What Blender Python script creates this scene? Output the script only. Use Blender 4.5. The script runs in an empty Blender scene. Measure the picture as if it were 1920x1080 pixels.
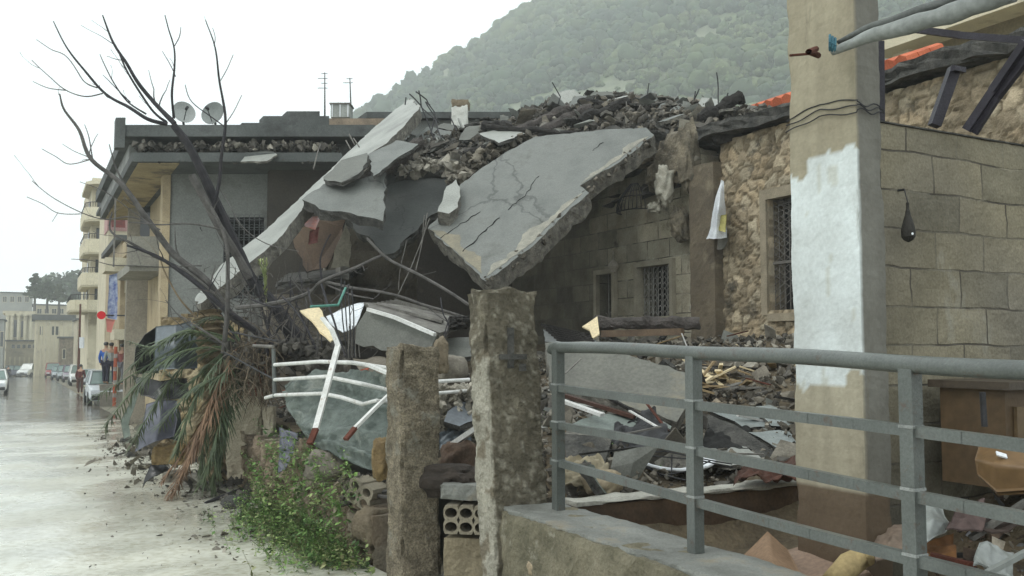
import bpy, bmesh, math, random
import numpy as np
from mathutils import Vector, Matrix, noise
rnd = random.Random(7)
S = bpy.context.scene
C = S.collection
# ---------------------------------------------------------------- camera
FPX, EYE = 1700.0, 1.7
TP = 110.0 / FPX
PITCH = math.atan(TP)
cd = bpy.data.cameras.new("camera"); cam = bpy.data.objects.new("camera", cd); C.objects.link(cam)
cd.sensor_width = 36; cd.lens = 36 * FPX / 1920; cd.clip_end = 3000; cd.clip_start = .05
cam.location = (0, 0, EYE); cam.rotation_euler = (math.pi / 2 + PITCH, 0, 0)
S.camera = cam
# ---------------------------------------------------------------- world, sun, exposure
w = bpy.data.worlds.new("World"); S.world = w; w.use_nodes = True
wn = w.node_tree; wn.nodes.clear()
sky = wn.nodes.new('ShaderNodeTexSky'); sky.sky_type = 'NISHITA'; sky.sun_disc = False
SUN_EL, SUN_AZ = math.radians(52), math.radians(-120)
sky.sun_elevation = SUN_EL; sky.sun_rotation = SUN_AZ; sky.air_density = 1.2; sky.dust_density = 4
mx = wn.nodes.new('ShaderNodeMixRGB'); mx.inputs[0].default_value = .93
mx.inputs[2].default_value = (12.8, 13.7, 13.8, 1)
bgn = wn.nodes.new('ShaderNodeBackground'); bgn.inputs[1].default_value = .098
wo = wn.nodes.new('ShaderNodeOutputWorld')
wn.links.new(sky.outputs[0], mx.inputs[1]); wn.links.new(mx.outputs[0], bgn.inputs[0]); wn.links.new(bgn.outputs[0], wo.inputs[0])
sl = bpy.data.lights.new("sun", 'SUN'); sl.energy = .9; sl.angle = math.radians(16); sl.color = (1, .98, .95)
so = bpy.data.objects.new("sun", sl); C.objects.link(so)
sd = Vector((math.sin(SUN_AZ) * math.cos(SUN_EL), math.cos(SUN_AZ) * math.cos(SUN_EL), math.sin(SUN_EL)))
so.rotation_euler = (-sd).to_track_quat('-Z', 'Y').to_euler(); so.location = (-20, -20, 60)
S.view_settings.view_transform = 'Standard'; S.view_settings.look = 'None'
S.view_settings.exposure = 0.28; S.view_settings.gamma = 1
HAZE = .00128
S.cycles.volume_bounces = 1; S.cycles.max_bounces = 6
# ---------------------------------------------------------------- helpers: picture point at a real distance -> world
U = Vector((-.468, .8837, 0)).normalized(); VV = Vector((U.y, -U.x, 0)); Z = Vector((0, 0, 1))
CR, CU, CF = Vector((1, 0, 0)), Vector((0, -math.sin(PITCH), math.cos(PITCH))), Vector((0, math.cos(PITCH), math.sin(PITCH)))
O = Vector((0, 0, EYE))
def ray(px, py): return CR * ((px - 960) / FPX) + CU * ((540 - py) / FPX) + CF
def P(px, py, Y):
    d = ray(px, py); return O + d * (Y / d.y)
def PV(px, py, v):
    d = ray(px, py); return O + d * (v / d.dot(VV))
def PPL(px, py, p0, n):
    d = ray(px, py); return O + d * ((p0 - O).dot(n) / d.dot(n))
def W(s, v, z): return U * s + VV * v + Z * z
def gz(s): return -.019 * max(-8, min(s, 170))
def sv(p): return p.dot(U), p.dot(VV)
def G(px, py):
    z = -.3
    for _ in range(30):
        d = ray(px, py)
        if d.z > -.003: d.z = -.003
        p = O + d * ((z - EYE) / d.z); z = .5 * z + .5 * gz(p.dot(U))
    p.z = gz(p.dot(U)); return p
def nz(p, sc=1, o=0): return noise.noise(Vector((p[0] * sc + o, p[1] * sc + o * 1.7, p[2] * sc - o)))
# ---------------------------------------------------------------- materials
MATS = {}; DK = .80
def mat(name, c1, c2=None, scale=2.0, rough=.85, bump=.25, bscale=25, attr=False, island=0, metal=0,
        dirt=None, dirt_scale=.8, dirt_amt=.5, crack=0, streak=0, spec=.3, trans=0, bdist=.02, grain=.12):
    if name in MATS: return MATS[name]
    m = bpy.data.materials.new(name); m.use_nodes = True; nt = m.node_tree; N = nt.nodes; L = nt.links
    b = N['Principled BSDF']; tc = N.new('ShaderNodeTexCoord'); co = tc.outputs['Object']
    c2 = c2 or tuple(x * .6 for x in c1)
    if not any(q in name for q in ('leaf', 'hill', 'town', 'white', 'paint_', 'sign', 'frond', 'tile', 'cream', 'skin', 'tarp')):
        c1 = tuple(x * DK for x in c1); c2 = tuple(x * DK * .93 for x in c2); dirt = tuple(x * DK for x in dirt) if dirt else None
    n1 = N.new('ShaderNodeTexNoise'); n1.inputs['Scale'].default_value = scale; n1.inputs['Detail'].default_value = 8
    n1.inputs['Roughness'].default_value = .62; L.new(co, n1.inputs['Vector'])
    r = N.new('ShaderNodeValToRGB'); r.color_ramp.elements[0].position = .33; r.color_ramp.elements[1].position = .68
    r.color_ramp.elements[0].color = (*c2, 1); r.color_ramp.elements[1].color = (*c1, 1)
    L.new(n1.outputs['Fac'], r.inputs[0]); col = r.outputs[0]
    def mixc(a, bcol, fac, mode='MIX'):
        x = N.new('ShaderNodeMixRGB'); x.blend_type = mode
        if isinstance(fac, float): x.inputs[0].default_value = fac
        else: L.new(fac, x.inputs[0])
        L.new(a, x.inputs[1])
        if isinstance(bcol, tuple): x.inputs[2].default_value = (*bcol, 1)
        else: L.new(bcol, x.inputs[2])
        return x.outputs[0]
    if attr:
        a = N.new('ShaderNodeAttribute'); a.attribute_name = 'Col'
        col = mixc(col, a.outputs['Color'], 1.0, 'MULTIPLY')
    if island:
        g = N.new('ShaderNodeNewGeometry'); rr = N.new('ShaderNodeMapRange')
        rr.inputs[3].default_value = 1 - island; rr.inputs[4].default_value = 1 + island * .8
        L.new(g.outputs['Random Per Island'], rr.inputs[0]); 
        cb = N.new('ShaderNodeCombineXYZ')
        for i in range(3): L.new(rr.outputs[0], cb.inputs[i])
        col = mixc(col, cb.outputs[0], 1.0, 'MULTIPLY')
    if grain:
        g2 = N.new('ShaderNodeTexNoise'); g2.inputs['Scale'].default_value = bscale * 2.2; g2.inputs['Detail'].default_value = 3; L.new(co, g2.inputs['Vector'])
        mr = N.new('ShaderNodeMapRange'); mr.inputs[1].default_value = .3; mr.inputs[2].default_value = .7
        mr.inputs[3].default_value = 1 - grain * 1.6; mr.inputs[4].default_value = 1 + grain; L.new(g2.outputs['Fac'], mr.inputs[0])
        cb = N.new('ShaderNodeCombineXYZ')
        for i in range(3): L.new(mr.outputs[0], cb.inputs[i])
        col = mixc(col, cb.outputs[0], 1.0, 'MULTIPLY')
    if dirt:
        mp = N.new('ShaderNodeMapping'); L.new(co, mp.inputs[0])
        if streak: mp.inputs['Scale'].default_value = (1, 1, streak)
        n3 = N.new('ShaderNodeTexNoise'); n3.inputs['Scale'].default_value = dirt_scale; n3.inputs['Detail'].default_value = 7
        n3.inputs['Roughness'].default_value = .7; L.new(mp.outputs[0], n3.inputs['Vector'])
        r3 = N.new('ShaderNodeValToRGB'); r3.color_ramp.elements[0].position = .62 - dirt_amt * .25; r3.color_ramp.elements[1].position = .72 - dirt_amt * .15
        L.new(n3.outputs['Fac'], r3.inputs[0]); col = mixc(col, dirt, r3.outputs[0])
    hsum = None
    if crack:
        wv = N.new('ShaderNodeTexNoise'); wv.inputs['Scale'].default_value = 2.5; wv.inputs['Detail'].default_value = 5; L.new(co, wv.inputs['Vector'])
        av = N.new('ShaderNodeVectorMath'); av.operation = 'MULTIPLY_ADD'; L.new(wv.outputs['Color'], av.inputs[0])
        av.inputs[1].default_value = (.5, .5, .5); L.new(co, av.inputs[2])
        vo = N.new('ShaderNodeTexVoronoi'); vo.feature = 'DISTANCE_TO_EDGE'; vo.inputs['Scale'].default_value = crack; L.new(av.outputs[0], vo.inputs['Vector'])
        mr = N.new('ShaderNodeMapRange'); mr.inputs[1].default_value = .001; mr.inputs[2].default_value = .006
        mr.inputs[3].default_value = .6; mr.inputs[4].default_value = 1; L.new(vo.outputs[0], mr.inputs[0])
        cb = N.new('ShaderNodeCombineXYZ')
        for i in range(3): L.new(mr.outputs[0], cb.inputs[i])
        col = mixc(col, cb.outputs[0], 1.0, 'MULTIPLY'); hsum = mr.outputs[0]
    L.new(col, b.inputs['Base Color'])
    b.inputs['Roughness'].default_value = rough; b.inputs['Metallic'].default_value = metal
    b.inputs['Specular IOR Level'].default_value = spec; b.inputs['Transmission Weight'].default_value = trans
    if bump:
        n4 = N.new('ShaderNodeTexNoise'); n4.inputs['Scale'].default_value = bscale; n4.inputs['Detail'].default_value = 6; n4.inputs['Roughness'].default_value = .65
        L.new(co, n4.inputs['Vector']); h = n4.outputs['Fac']
        if hsum is not None:
            ad = N.new('ShaderNodeMath'); ad.operation = 'ADD'; L.new(h, ad.inputs[0]); L.new(hsum, ad.inputs[1]); h = ad.outputs[0]
        bp = N.new('ShaderNodeBump'); bp.inputs['Strength'].default_value = bump; bp.inputs['Distance'].default_value = bdist
        L.new(h, bp.inputs['Height']); L.new(bp.outputs[0], b.inputs['Normal'])
    MATS[name] = m; return m
MC = mat('concrete_grey', (.205, .21, .185), (.135, .14, .122), 1.6, .62, .3, 30, dirt=(.10, .10, .09), dirt_scale=1.1, dirt_amt=.35)
MSL = mat('slab_plaster', (.25, .26, .24), (.165, .175, .162), 1.6, .6, .5, 26, dirt=(.14, .145, .13), dirt_scale=1.6, dirt_amt=.3, crack=.22)
MSLW = mat('slab_pale', (.46, .47, .43), (.30, .31, .28), 1.3, .5, .25, 22, dirt=(.24, .24, .22), dirt_scale=1.6, dirt_amt=.3)
MBR = mat('broken_concrete', (.36, .34, .29), (.13, .125, .11), 9, .95, .9, 28, bdist=.05)
MBRD = mat('sooty_concrete', (.15, .145, .13), (.05, .05, .047), 6, .9, .9, 25, bdist=.05)
MDK = mat('soot', (.035, .035, .033), (.015, .015, .015), 3, .95, .5, 20)  # near-black; also on sheets standing in for unlit rooms
MRUB = mat('rubble_mix', (.24, .215, .17), (.085, .075, .06), 4, .9, .6, 30, island=.55)
MRUBD = mat('rubble_sooty', (.19, .175, .15), (.05, .046, .04), 4, .9, .6, 30, island=.6)
MRUBL = mat('rubble_pale', (.46, .43, .36), (.22, .2, .16), 5, .9, .5, 30, island=.45)
MST = mat('fieldstone', (.34, .28, .19), (.16, .13, .09), 3, .9, .8, 18, attr=False, dirt=(.08, .07, .055), dirt_scale=2, dirt_amt=.3, bdist=.04)
def brickmat(name, m0, axis, bw, bh, mort, ms=.012, wob=.02, seed=0):
    m = m0.copy(); m.name = name; nt = m.node_tree; N = nt.nodes; L = nt.links; b = N['Principled BSDF']
    src = b.inputs['Base Color'].links[0].from_socket; tc = N.new('ShaderNodeTexCoord')
    nn = N.new('ShaderNodeTexNoise'); nn.inputs['Scale'].default_value = 2.2; nn.inputs['Detail'].default_value = 6; L.new(tc.outputs['Object'], nn.inputs[0])
    va = N.new('ShaderNodeVectorMath'); va.operation = 'MULTIPLY_ADD'; L.new(nn.outputs['Color'], va.inputs[0]); va.inputs[1].default_value = (wob * 2,) * 3; L.new(tc.outputs['Object'], va.inputs[2])
    dt = N.new('ShaderNodeVectorMath'); dt.operation = 'DOT_PRODUCT'; L.new(va.outputs[0], dt.inputs[0]); dt.inputs[1].default_value = tuple(axis)
    sp = N.new('ShaderNodeSeparateXYZ'); L.new(va.outputs[0], sp.inputs[0]); cb = N.new('ShaderNodeCombineXYZ'); L.new(dt.outputs['Value'], cb.inputs[0]); L.new(sp.outputs[2], cb.inputs[1])
    br = N.new('ShaderNodeTexBrick'); L.new(cb.outputs[0], br.inputs['Vector']); br.inputs['Scale'].default_value = 1; br.inputs['Brick Width'].default_value = bw; br.inputs['Row Height'].default_value = bh
    br.inputs['Mortar Size'].default_value = ms; br.inputs['Mortar Smooth'].default_value = .35; br.inputs['Color1'].default_value = (.78, .78, .76, 1); br.inputs['Color2'].default_value = (1.2, 1.17, 1.1, 1)
    x = N.new('ShaderNodeMixRGB'); x.blend_type = 'MULTIPLY'; x.inputs[0].default_value = 1; L.new(src, x.inputs[1]); br.inputs['Mortar'].default_value = (1, 1, 1, 1); L.new(br.outputs['Color'], x.inputs[2])
    n2 = N.new('ShaderNodeTexNoise'); n2.inputs['Scale'].default_value = 3.5; n2.inputs['Detail'].default_value = 4; L.new(tc.outputs['Object'], n2.inputs[0])
    r2 = N.new('ShaderNodeMapRange'); r2.inputs[1].default_value = .38; r2.inputs[2].default_value = .56; L.new(n2.outputs[0], r2.inputs[0])
    mu = N.new('ShaderNodeMath'); mu.operation = 'MULTIPLY'; L.new(br.outputs['Fac'], mu.inputs[0]); L.new(r2.outputs[0], mu.inputs[1])
    y = N.new('ShaderNodeMixRGB'); L.new(mu.outputs[0], y.inputs[0]); L.new(x.outputs[0], y.inputs[1]); y.inputs[2].default_value = (*mort, 1); L.new(y.outputs[0], b.inputs['Base Color'])
    bp = N.new('ShaderNodeBump'); bp.invert = True; bp.inputs['Strength'].default_value = .8; bp.inputs['Distance'].default_value = .012; L.new(br.outputs['Fac'], bp.inputs['Height'])
    if b.inputs['Normal'].links: L.new(b.inputs['Normal'].links[0].from_socket, bp.inputs['Normal'])
    L.new(bp.outputs[0], b.inputs['Normal']); return m
MSTA = mat('stone_wall', (1.05, 1.05, 1.05), (.62, .6, .57), 2.2, .92, .8, 22, attr=True, dirt=(.10, .09, .07), dirt_scale=1.5, dirt_amt=.18, bdist=.04)
MBLA = mat('block_wall', (1.08, 1.08, 1.08), (.74, .73, .7), 1.6, .85, .5, 34, attr=True, dirt=(.33, .33, .295), dirt_scale=1.5, dirt_amt=.22, streak=.5)
MCOLA = mat('column_concrete', (1.08, 1.08, 1.06), (.80, .78, .74), 2.2, .75, .25, 22, grain=.05, attr=True, dirt=(.17, .15, .11), dirt_scale=5, dirt_amt=.06, streak=.12)
MPOST = mat('weathered_post', (.50, .43, .31), (.20, .17, .12), 7, .95, 1.0, 34, dirt=(.42, .41, .34), dirt_scale=4, dirt_amt=.28, bdist=.08, grain=.3)
MRAIL = mat('grey_paint', (.145, .160, .148), (.10, .112, .103), 3, .30, .2, 45, spec=.5, dirt=(.10, .065, .045), dirt_scale=13, dirt_amt=.16)
MWHR = mat('white_paint_rail', (.72, .72, .70), (.5, .5, .47), 7, .45, .15, 60, dirt=(.25, .16, .1), dirt_scale=9, dirt_amt=.12)
MRUST = mat('rust', (.16, .05, .03), (.08, .03, .02), 9, .9, .5, 50)
MIRON = mat('dark_iron', (.05, .05, .055), (.02, .02, .02), 8, .6, .3, 60)
MBARK = mat('bark', (.17, .16, .15), (.08, .075, .07), 8, .8, .8, 60)
MBARKD = mat('bark_dark', (.055, .05, .055), (.02, .02, .025), 8, .7, .5, 60)
MWOOD = mat('splintered_wood', (.50, .38, .21), (.22, .15, .08), 5, .8, .5, 40, island=.35)
MCHAR = mat('charred_wood', (.05, .045, .04), (.015, .014, .013), 6, .85, 1.0, 25, island=.4, bdist=.05)
MGREYW = mat('grey_wood', (.27, .26, .23), (.12, .11, .10), 6, .8, .6, 30)
MWHITE = mat('white_sheet', (.75, .78, .8), (.6, .63, .66), 3, .5, .2, 20)
MCREAM = mat('cream_board', (.72, .6, .38), (.6, .5, .32), 3, .7, .2, 20)
MTARP = mat('green_tarp', (.17, .20, .18), (.075, .095, .082), 4.5, .5, .6, 9, dirt=(.27, .285, .25), dirt_scale=3, dirt_amt=.3, bdist=.08)
MMET = mat('crumpled_metal', (.15, .18, .20), (.10, .12, .135), 2, .38, .2, 8, spec=.5, metal=.1)
MMETP = mat('slate_metal', (.15, .155, .20), (.10, .105, .14), 2, .45, .15, 8, spec=.5)
MBLK = mat('black_plastic', (.02, .02, .022), (.01, .01, .01), 4, .3, .2, 12, spec=.5)
MORG = mat('orange_paint', (.55, .12, .05), (.35, .07, .03), 5, .6, .2, 20)
MTAN = mat('tan_plaster', (.55, .45, .29), (.40, .32, .2), 1.4, .85, .2, 20, dirt=(.25, .2, .14), dirt_scale=.6, dirt_amt=.35)
MCRM = mat('cream_plaster', (.62, .57, .42), (.50, .45, .33), 1.0, .85, .2, 20, dirt=(.32, .28, .2), dirt_scale=.7, dirt_amt=.25)
MGRYP = mat('grey_plaster', (.285, .295, .275), (.21, .22, .205), .7, .8, .25, 14, dirt=(.085, .08, .07), dirt_scale=.35, dirt_amt=.42)
MDARKC = mat('dark_parapet', (.13, .14, .135), (.08, .087, .083), 1.2, .8, .35, 16, dirt=(.05, .05, .05), dirt_scale=1, dirt_amt=.3)
MBRN = mat('brown_render', (.17, .105, .06), (.07, .05, .036), 2, .8, .3, 20, dirt=(.19, .16, .12), dirt_scale=1.4, dirt_amt=.25)
MCEM = mat('cement_top', (.29, .30, .275), (.18, .185, .165), 3, .6, .5, 35, dirt=(.28, .25, .19), dirt_scale=3, dirt_amt=.25)
MEAR = mat('earth', (.24, .19, .12), (.10, .08, .055), 3, .95, .9, 14, bdist=.08)
MGLASS = mat('dark_glass', (.03, .04, .045), (.02, .025, .03), 1, .12, 0, spec=.6, grain=0)
MGLG = mat('green_glass', (.18, .26, .23), (.13, .2, .18), 1, .1, 0, spec=.6, grain=0)
MTILE = mat('red_tiles', (.62, .17, .08), (.45, .11, .05), 3, .8, .3, 20, island=.15)
MCARD = mat('cardboard', (.40, .26, .16), (.30, .19, .115), 2, .8, .15, 20, dirt=(.22, .13, .08), dirt_scale=2, dirt_amt=.2)
MBRNW = mat('brown_veneer', (.13, .085, .045), (.085, .055, .028), 2, .55, .2, 10)
MFOAM = mat('yellow_foam', (.60, .46, .22), (.45, .34, .17), 4, .8, .3, 20)
MPLAS = mat('plastic_sheet', (.42, .45, .43), (.3, .32, .3), 3, .3, .3, 10, spec=.6)
MCLOTH = mat('grey_canvas', (.33, .35, .33), (.24, .255, .245), 2, .8, .4, 14)
MGREEN = mat('green_pole', (.1, .3, .24), (.08, .24, .19), 2, .5, 0)
# ---------------------------------------------------------------- mesh building
class MB:
    def __init__(s): s.v = []; s.f = []; s.mi = []; s.c = []
    def add(s, vs, fs, mi=0, col=None):
        o = len(s.v); s.v += [tuple(x) for x in vs]; s.f += [tuple(i + o for i in f) for f in fs]; s.mi += [mi] * len(fs)
        s.c += [col or (1, 1, 1)] * len(vs)
    def box(s, c, h, ax=(Vector((1, 0, 0)), Vector((0, 1, 0)), Z), mi=0, col=None):
        c = Vector(c); a, b, d = [Vector(x) for x in ax]
        vs = [c + a * h[0] * i + b * h[1] * j + d * h[2] * k for i in (-1, 1) for j in (-1, 1) for k in (-1, 1)]
        s.add(vs, [(0, 1, 3, 2), (4, 6, 7, 5), (0, 4, 5, 1), (2, 3, 7, 6), (0, 2, 6, 4), (1, 5, 7, 3)], mi, col)
    def sbox(s, s0, s1, v0, v1, z0, z1, mi=0, col=None):
        s.box(W((s0 + s1) / 2, (v0 + v1) / 2, (z0 + z1) / 2), (abs(s1 - s0) / 2, abs(v1 - v0) / 2, abs(z1 - z0) / 2), (U, VV, Z), mi, col)
    def bar(s, a, b, wd, ht=None, mi=0, up=Z):
        a, b = Vector(a), Vector(b); d = (b - a); l = d.length; d.normalize()
        x = d.cross(up)
        if x.length < .01: x = d.cross(Vector((1, 0, 0)))
        x.normalize(); y = x.cross(d); s.box((a + b) / 2, (l / 2, wd / 2, (ht or wd) / 2), (d, x, y), mi)
    def tube(s, pts, rad, n=8, mi=0, cap=True):
        pts = [Vector(p) for p in pts]; k = len(pts)
        if not hasattr(rad, '__len__'): rad = [rad] * k
        vs = []; prev = None
        for i, p in enumerate(pts):
            d = (pts[min(i + 1, k - 1)] - pts[max(i - 1, 0)]).normalized()
            if prev is None:
                x = d.orthogonal().normalized()
            else: x = (prev - d * prev.dot(d)).normalized()
            prev = x; y = d.cross(x)
            for j in range(n):
                a = 2 * math.pi * j / n; vs.append(p + (x * math.cos(a) + y * math.sin(a)) * rad[i])
        fs = [(i * n + j, i * n + (j + 1) % n, (i + 1) * n + (j + 1) % n, (i + 1) * n + j) for i in range(k - 1) for j in range(n)]
        if cap: fs += [tuple(range(n))[::-1], tuple((k - 1) * n + j for j in range(n))]
        s.add(vs, fs, mi)
    def disc(s, c, nrm, r, dep=0, n=20, mi=0, seg=5):
        c = Vector(c); nrm = Vector(nrm).normalized(); x = nrm.orthogonal().normalized(); y = nrm.cross(x); vs = [c]; fs = []
        for q in range(1, seg + 1):
            rr = r * q / seg
            for j in range(n):
                a = 2 * math.pi * j / n; vs.append(c + (x * math.cos(a) + y * math.sin(a)) * rr + nrm * dep * (q / seg) ** 2)
        for j in range(n): fs.append((0, 1 + j, 1 + (j + 1) % n))
        for q in range(seg - 1):
            for j in range(n):
                a = 1 + q * n + j; b = 1 + q * n + (j + 1) % n; fs.append((a, a + n, b + n, b))
        s.add(vs, fs, mi)
    def build(s, name, m, parent=None, origin=None, smooth=False):
        me = bpy.data.meshes.new(name)
        if origin is None and parent is None:
            a = np.array(s.v); origin = Vector(((a[:, 0].min() + a[:, 0].max()) / 2, (a[:, 1].min() + a[:, 1].max()) / 2, a[:, 2].min()))
        if parent is not None: origin = Vector(parent['_o'])
        o = Vector(origin)
        me.from_pydata([(x - o.x, y - o.y, z - o.z) for x, y, z in s.v], [], s.f)
        ms = m if isinstance(m, (list, tuple)) else [m]
        for q in ms: me.materials.append(q)
        if len(ms) > 1: me.polygons.foreach_set('material_index', s.mi)
        ca = me.color_attributes.new('Col', 'FLOAT_COLOR', 'POINT')
        ca.data.foreach_set('color', np.array([(*c, 1) for c in s.c], dtype=np.float32).ravel())
        if smooth: me.polygons.foreach_set('use_smooth', [True] * len(me.polygons))
        me.update()
        ob = bpy.data.objects.new(name, me); C.objects.link(ob)
        if parent is not None: ob.parent = parent; ob['_o'] = parent['_o']
        else: ob.location = o; ob['_o'] = tuple(o)
        return ob
def tag(o, label=None, cat=None, group=None, kind=None):
    if label: o['label'] = label
    if cat: o['category'] = cat
    if group: o['group'] = group
    if kind: o['kind'] = kind
    return o
def thing(name, label, cat, loc, group=None):
    o = bpy.data.objects.new(name, None); C.objects.link(o); o.location = loc; o['_o'] = tuple(loc); o.empty_display_size = .2
    return tag(o, label, cat, group)
def copy_tree(o, parent=None):
    c = o.copy(); C.objects.link(c); c.parent = parent
    for ch in list(o.children): copy_tree(ch, c)
    return c
def clean(bm_fn):
    bm = bmesh.new(); bm_fn(bm); return bm
# slab: a polygon in space with a ragged broken edge and real thickness
def rag(pts, n, seg, j, r):
    out = []; k = len(pts)
    for i in range(k):
        a, b = pts[i], pts[(i + 1) % k]; L = (b - a).length; m = max(1, int(L / seg)); e = (b - a).normalized(); q = e.cross(n)
        for t in range(m):
            f = t / m; jj = j * (1 if t else .3)
            out.append(a + (b - a) * f + q * r.uniform(-jj, jj) + q * j * 1.2 * nz(a + (b - a) * f, 1.5) + e * r.uniform(-.2, .2) * seg * (1 if t else 0))
    return out
def slab(mb, pts, thick, j=.03, seg=.14, seed=0, down=None, top=0, side=1):
    r = random.Random(seed); c = sum(pts, Vector()) / len(pts); n = Vector()
    for i in range(len(pts)): n += (pts[i] - c).cross(pts[(i + 1) % len(pts)] - c)
    n.normalize()
    dn = Vector(down).normalized() if down is not None else (-n if n.z > 0 else n)
    ring = rag(pts, n, seg, j, r); k = len(ring); rings = [ring]
    for t in (.3, .65, 1.0):
        rr = []
        for p in ring:
            q = (p - c); q = q - n * q.dot(n); q.normalize()
            rr.append(p + dn * thick * t * (1 + r.uniform(-.12, .12)) + q * r.uniform(-1, .7) * j)
        rings.append(rr)
    vs = [p for rr in rings for p in rr]
    flip = (ring[1] - ring[0]).cross(c - ring[0]).dot(-dn) < 0
    fs = []; mi = []
    cap = tuple(range(k)); bot = tuple(3 * k + i for i in range(k))
    fs.append(cap if not flip else cap[::-1]); mi.append(top); fs.append(bot[::-1] if not flip else bot); mi.append(side)
    for q in range(3):
        for i in range(k):
            f = (q * k + i, (q + 1) * k + i, (q + 1) * k + (i + 1) % k, q * k + (i + 1) % k)
            fs.append(f if not flip else f[::-1]); mi.append(side)
    o = len(mb.v); mb.v += [tuple(x) for x in vs]; mb.c += [(1, 1, 1)] * len(vs)
    mb.f += [tuple(i + o for i in f) for f in fs]; mb.mi += mi
    return n
def plane3(a):
    p = [P(*x) for x in a]; return p[0], (p[1] - p[0]).cross(p[2] - p[0]).normalized()
def pslab(name, outline, anchors, thick, label, cat, mats, j=.03, seg=.14, down=None, group=None, seed=1):
    p0, n = plane3(anchors); pts = [PPL(x, y, p0, n) for x, y in outline]
    mb = MB(); slab(mb, pts, thick, j, seg, seed, down)
    return tag(mb.build(name, mats), label, cat, group)
# angular chunk templates
HULLS = []
for q in range(14):
    r = random.Random(q + 50); bm = bmesh.new()
    for i in range(r.choice((8, 10, 12, 14))):
        v = Vector((r.uniform(-1, 1), r.uniform(-1, 1), r.uniform(-1, 1)))
        v = v / max(abs(v.x), abs(v.y), abs(v.z)) * r.uniform(.75, 1); bm.verts.new(v)
    res = bmesh.ops.convex_hull(bm, input=bm.verts[:])
    bmesh.ops.delete(bm, geom=[e for e in res['geom_interior'] if isinstance(e, bmesh.types.BMVert)], context='VERTS')
    bm.verts.index_update(); bm.verts.ensure_lookup_table()
    HULLS.append(([v.co.copy() for v in bm.verts], [tuple(v.index for v in f.verts) for f in bm.faces])); bm.free()
def rrot(r): return Matrix.Rotation(r.uniform(0, 6.28), 3, 'Z') @ Matrix.Rotation(r.uniform(-1.2, 1.2), 3, 'X') @ Matrix.Rotation(r.uniform(-1.2, 1.2), 3, 'Y')
def chunk(mb, c, size, r=rnd, mi=0, flat=None):
    vs, fs = r.choice(HULLS); sc = Vector((size * r.uniform(.6, 1.3), size * r.uniform(.5, 1), size * (flat or r.uniform(.3, .8))))
    R = rrot(r); mb.add([Vector(c) + R @ Vector((v.x * sc.x, v.y * sc.y, v.z * sc.z)) for v in vs], fs, mi)
def rockmesh(mb, c, sx, sy, sz, seed, amp=.25, sub=3, ax=None, freq=1.6):
    bm = bmesh.new(); bmesh.ops.create_icosphere(bm, subdivisions=sub, radius=1); r = random.Random(seed)
    R = ax or Matrix.Rotation(r.uniform(0, 6.28), 3, 'Z'); vs = []
    bm.verts.index_update()
    for v in bm.verts:
        p = v.co; q = Vector([math.copysign(abs(t) ** .75, t) for t in p])
        k = 1 + amp * nz(p, freq, seed * 3.1) + amp * .4 * nz(p, freq * 3, seed)
        q *= k; vs.append(Vector(c) + R @ Vector((q.x * sx, q.y * sy, q.z * sz)))
    mb.add(vs, [tuple(v.index for v in f.verts) for f in bm.faces]); bm.free()
# relief wall: a real wall with joints, stones and openings as geometry
def relief(mb, o, ax, up, out, L, H, res, fn, thick, openings=(), top=None, back=True, bot=None):
    nx = max(1, int(round(L / res))); ny = max(1, int(round(H / res))); ix = {}; vs = []; cs = []; fs = []
    def vert(i, j):
        if (i, j) in ix: return ix[(i, j)]
        x, y = L * i / nx, H * j / ny; d, c = fn(x, y)
        p = o + ax * x + up * y + out * d; ix[(i, j)] = len(vs); vs.append(p); cs.append(c); return ix[(i, j)]
    cells = set()
    for i in range(nx):
        x = L * (i + .5) / nx; tp = top(x) if top else H; bt = bot(x) if bot else 0
        for j in range(ny):
            y = H * (j + .5) / ny
            if y > tp or y < bt: continue
            if any(a < x < b and c < y < d for a, b, c, d in openings): continue
            cells.add((i, j))
    for i, j in sorted(cells): fs.append((vert(i, j), vert(i + 1, j), vert(i + 1, j + 1), vert(i, j + 1)))
    bk = {}
    def bv(i, j):
        if (i, j) in bk: return bk[(i, j)]
        x, y = L * i / nx, H * j / ny; bk[(i, j)] = len(vs); vs.append(o + ax * x + up * y - out * thick); cs.append((.35, .33, .29)); return bk[(i, j)]
    for i, j in sorted(cells):
        for (di, dj, a, b) in ((-1, 0, (i, j), (i, j + 1)), (1, 0, (i + 1, j + 1), (i + 1, j)), (0, -1, (i + 1, j), (i, j)), (0, 1, (i, j + 1), (i + 1, j + 1))):
            if (i + di, j + dj) not in cells: fs.append((vert(*a), vert(*b), bv(*b), bv(*a)))
        if back: fs.append((bv(i, j), bv(i, j + 1), bv(i + 1, j + 1), bv(i + 1, j)))
    n = ax.cross(up)
    if n.dot(out) < 0: fs = [f[::-1] for f in fs]
    o2 = len(mb.v); mb.v += [tuple(x) for x in vs]; mb.c += cs; mb.f += [tuple(i + o2 for i in f) for f in fs]; mb.mi += [0] * len(fs)
def hsh(i, j, k=0):
    x = math.sin(i * 127.1 + j * 311.7 + k * 74.7) * 43758.5453; return x - math.floor(x)
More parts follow.
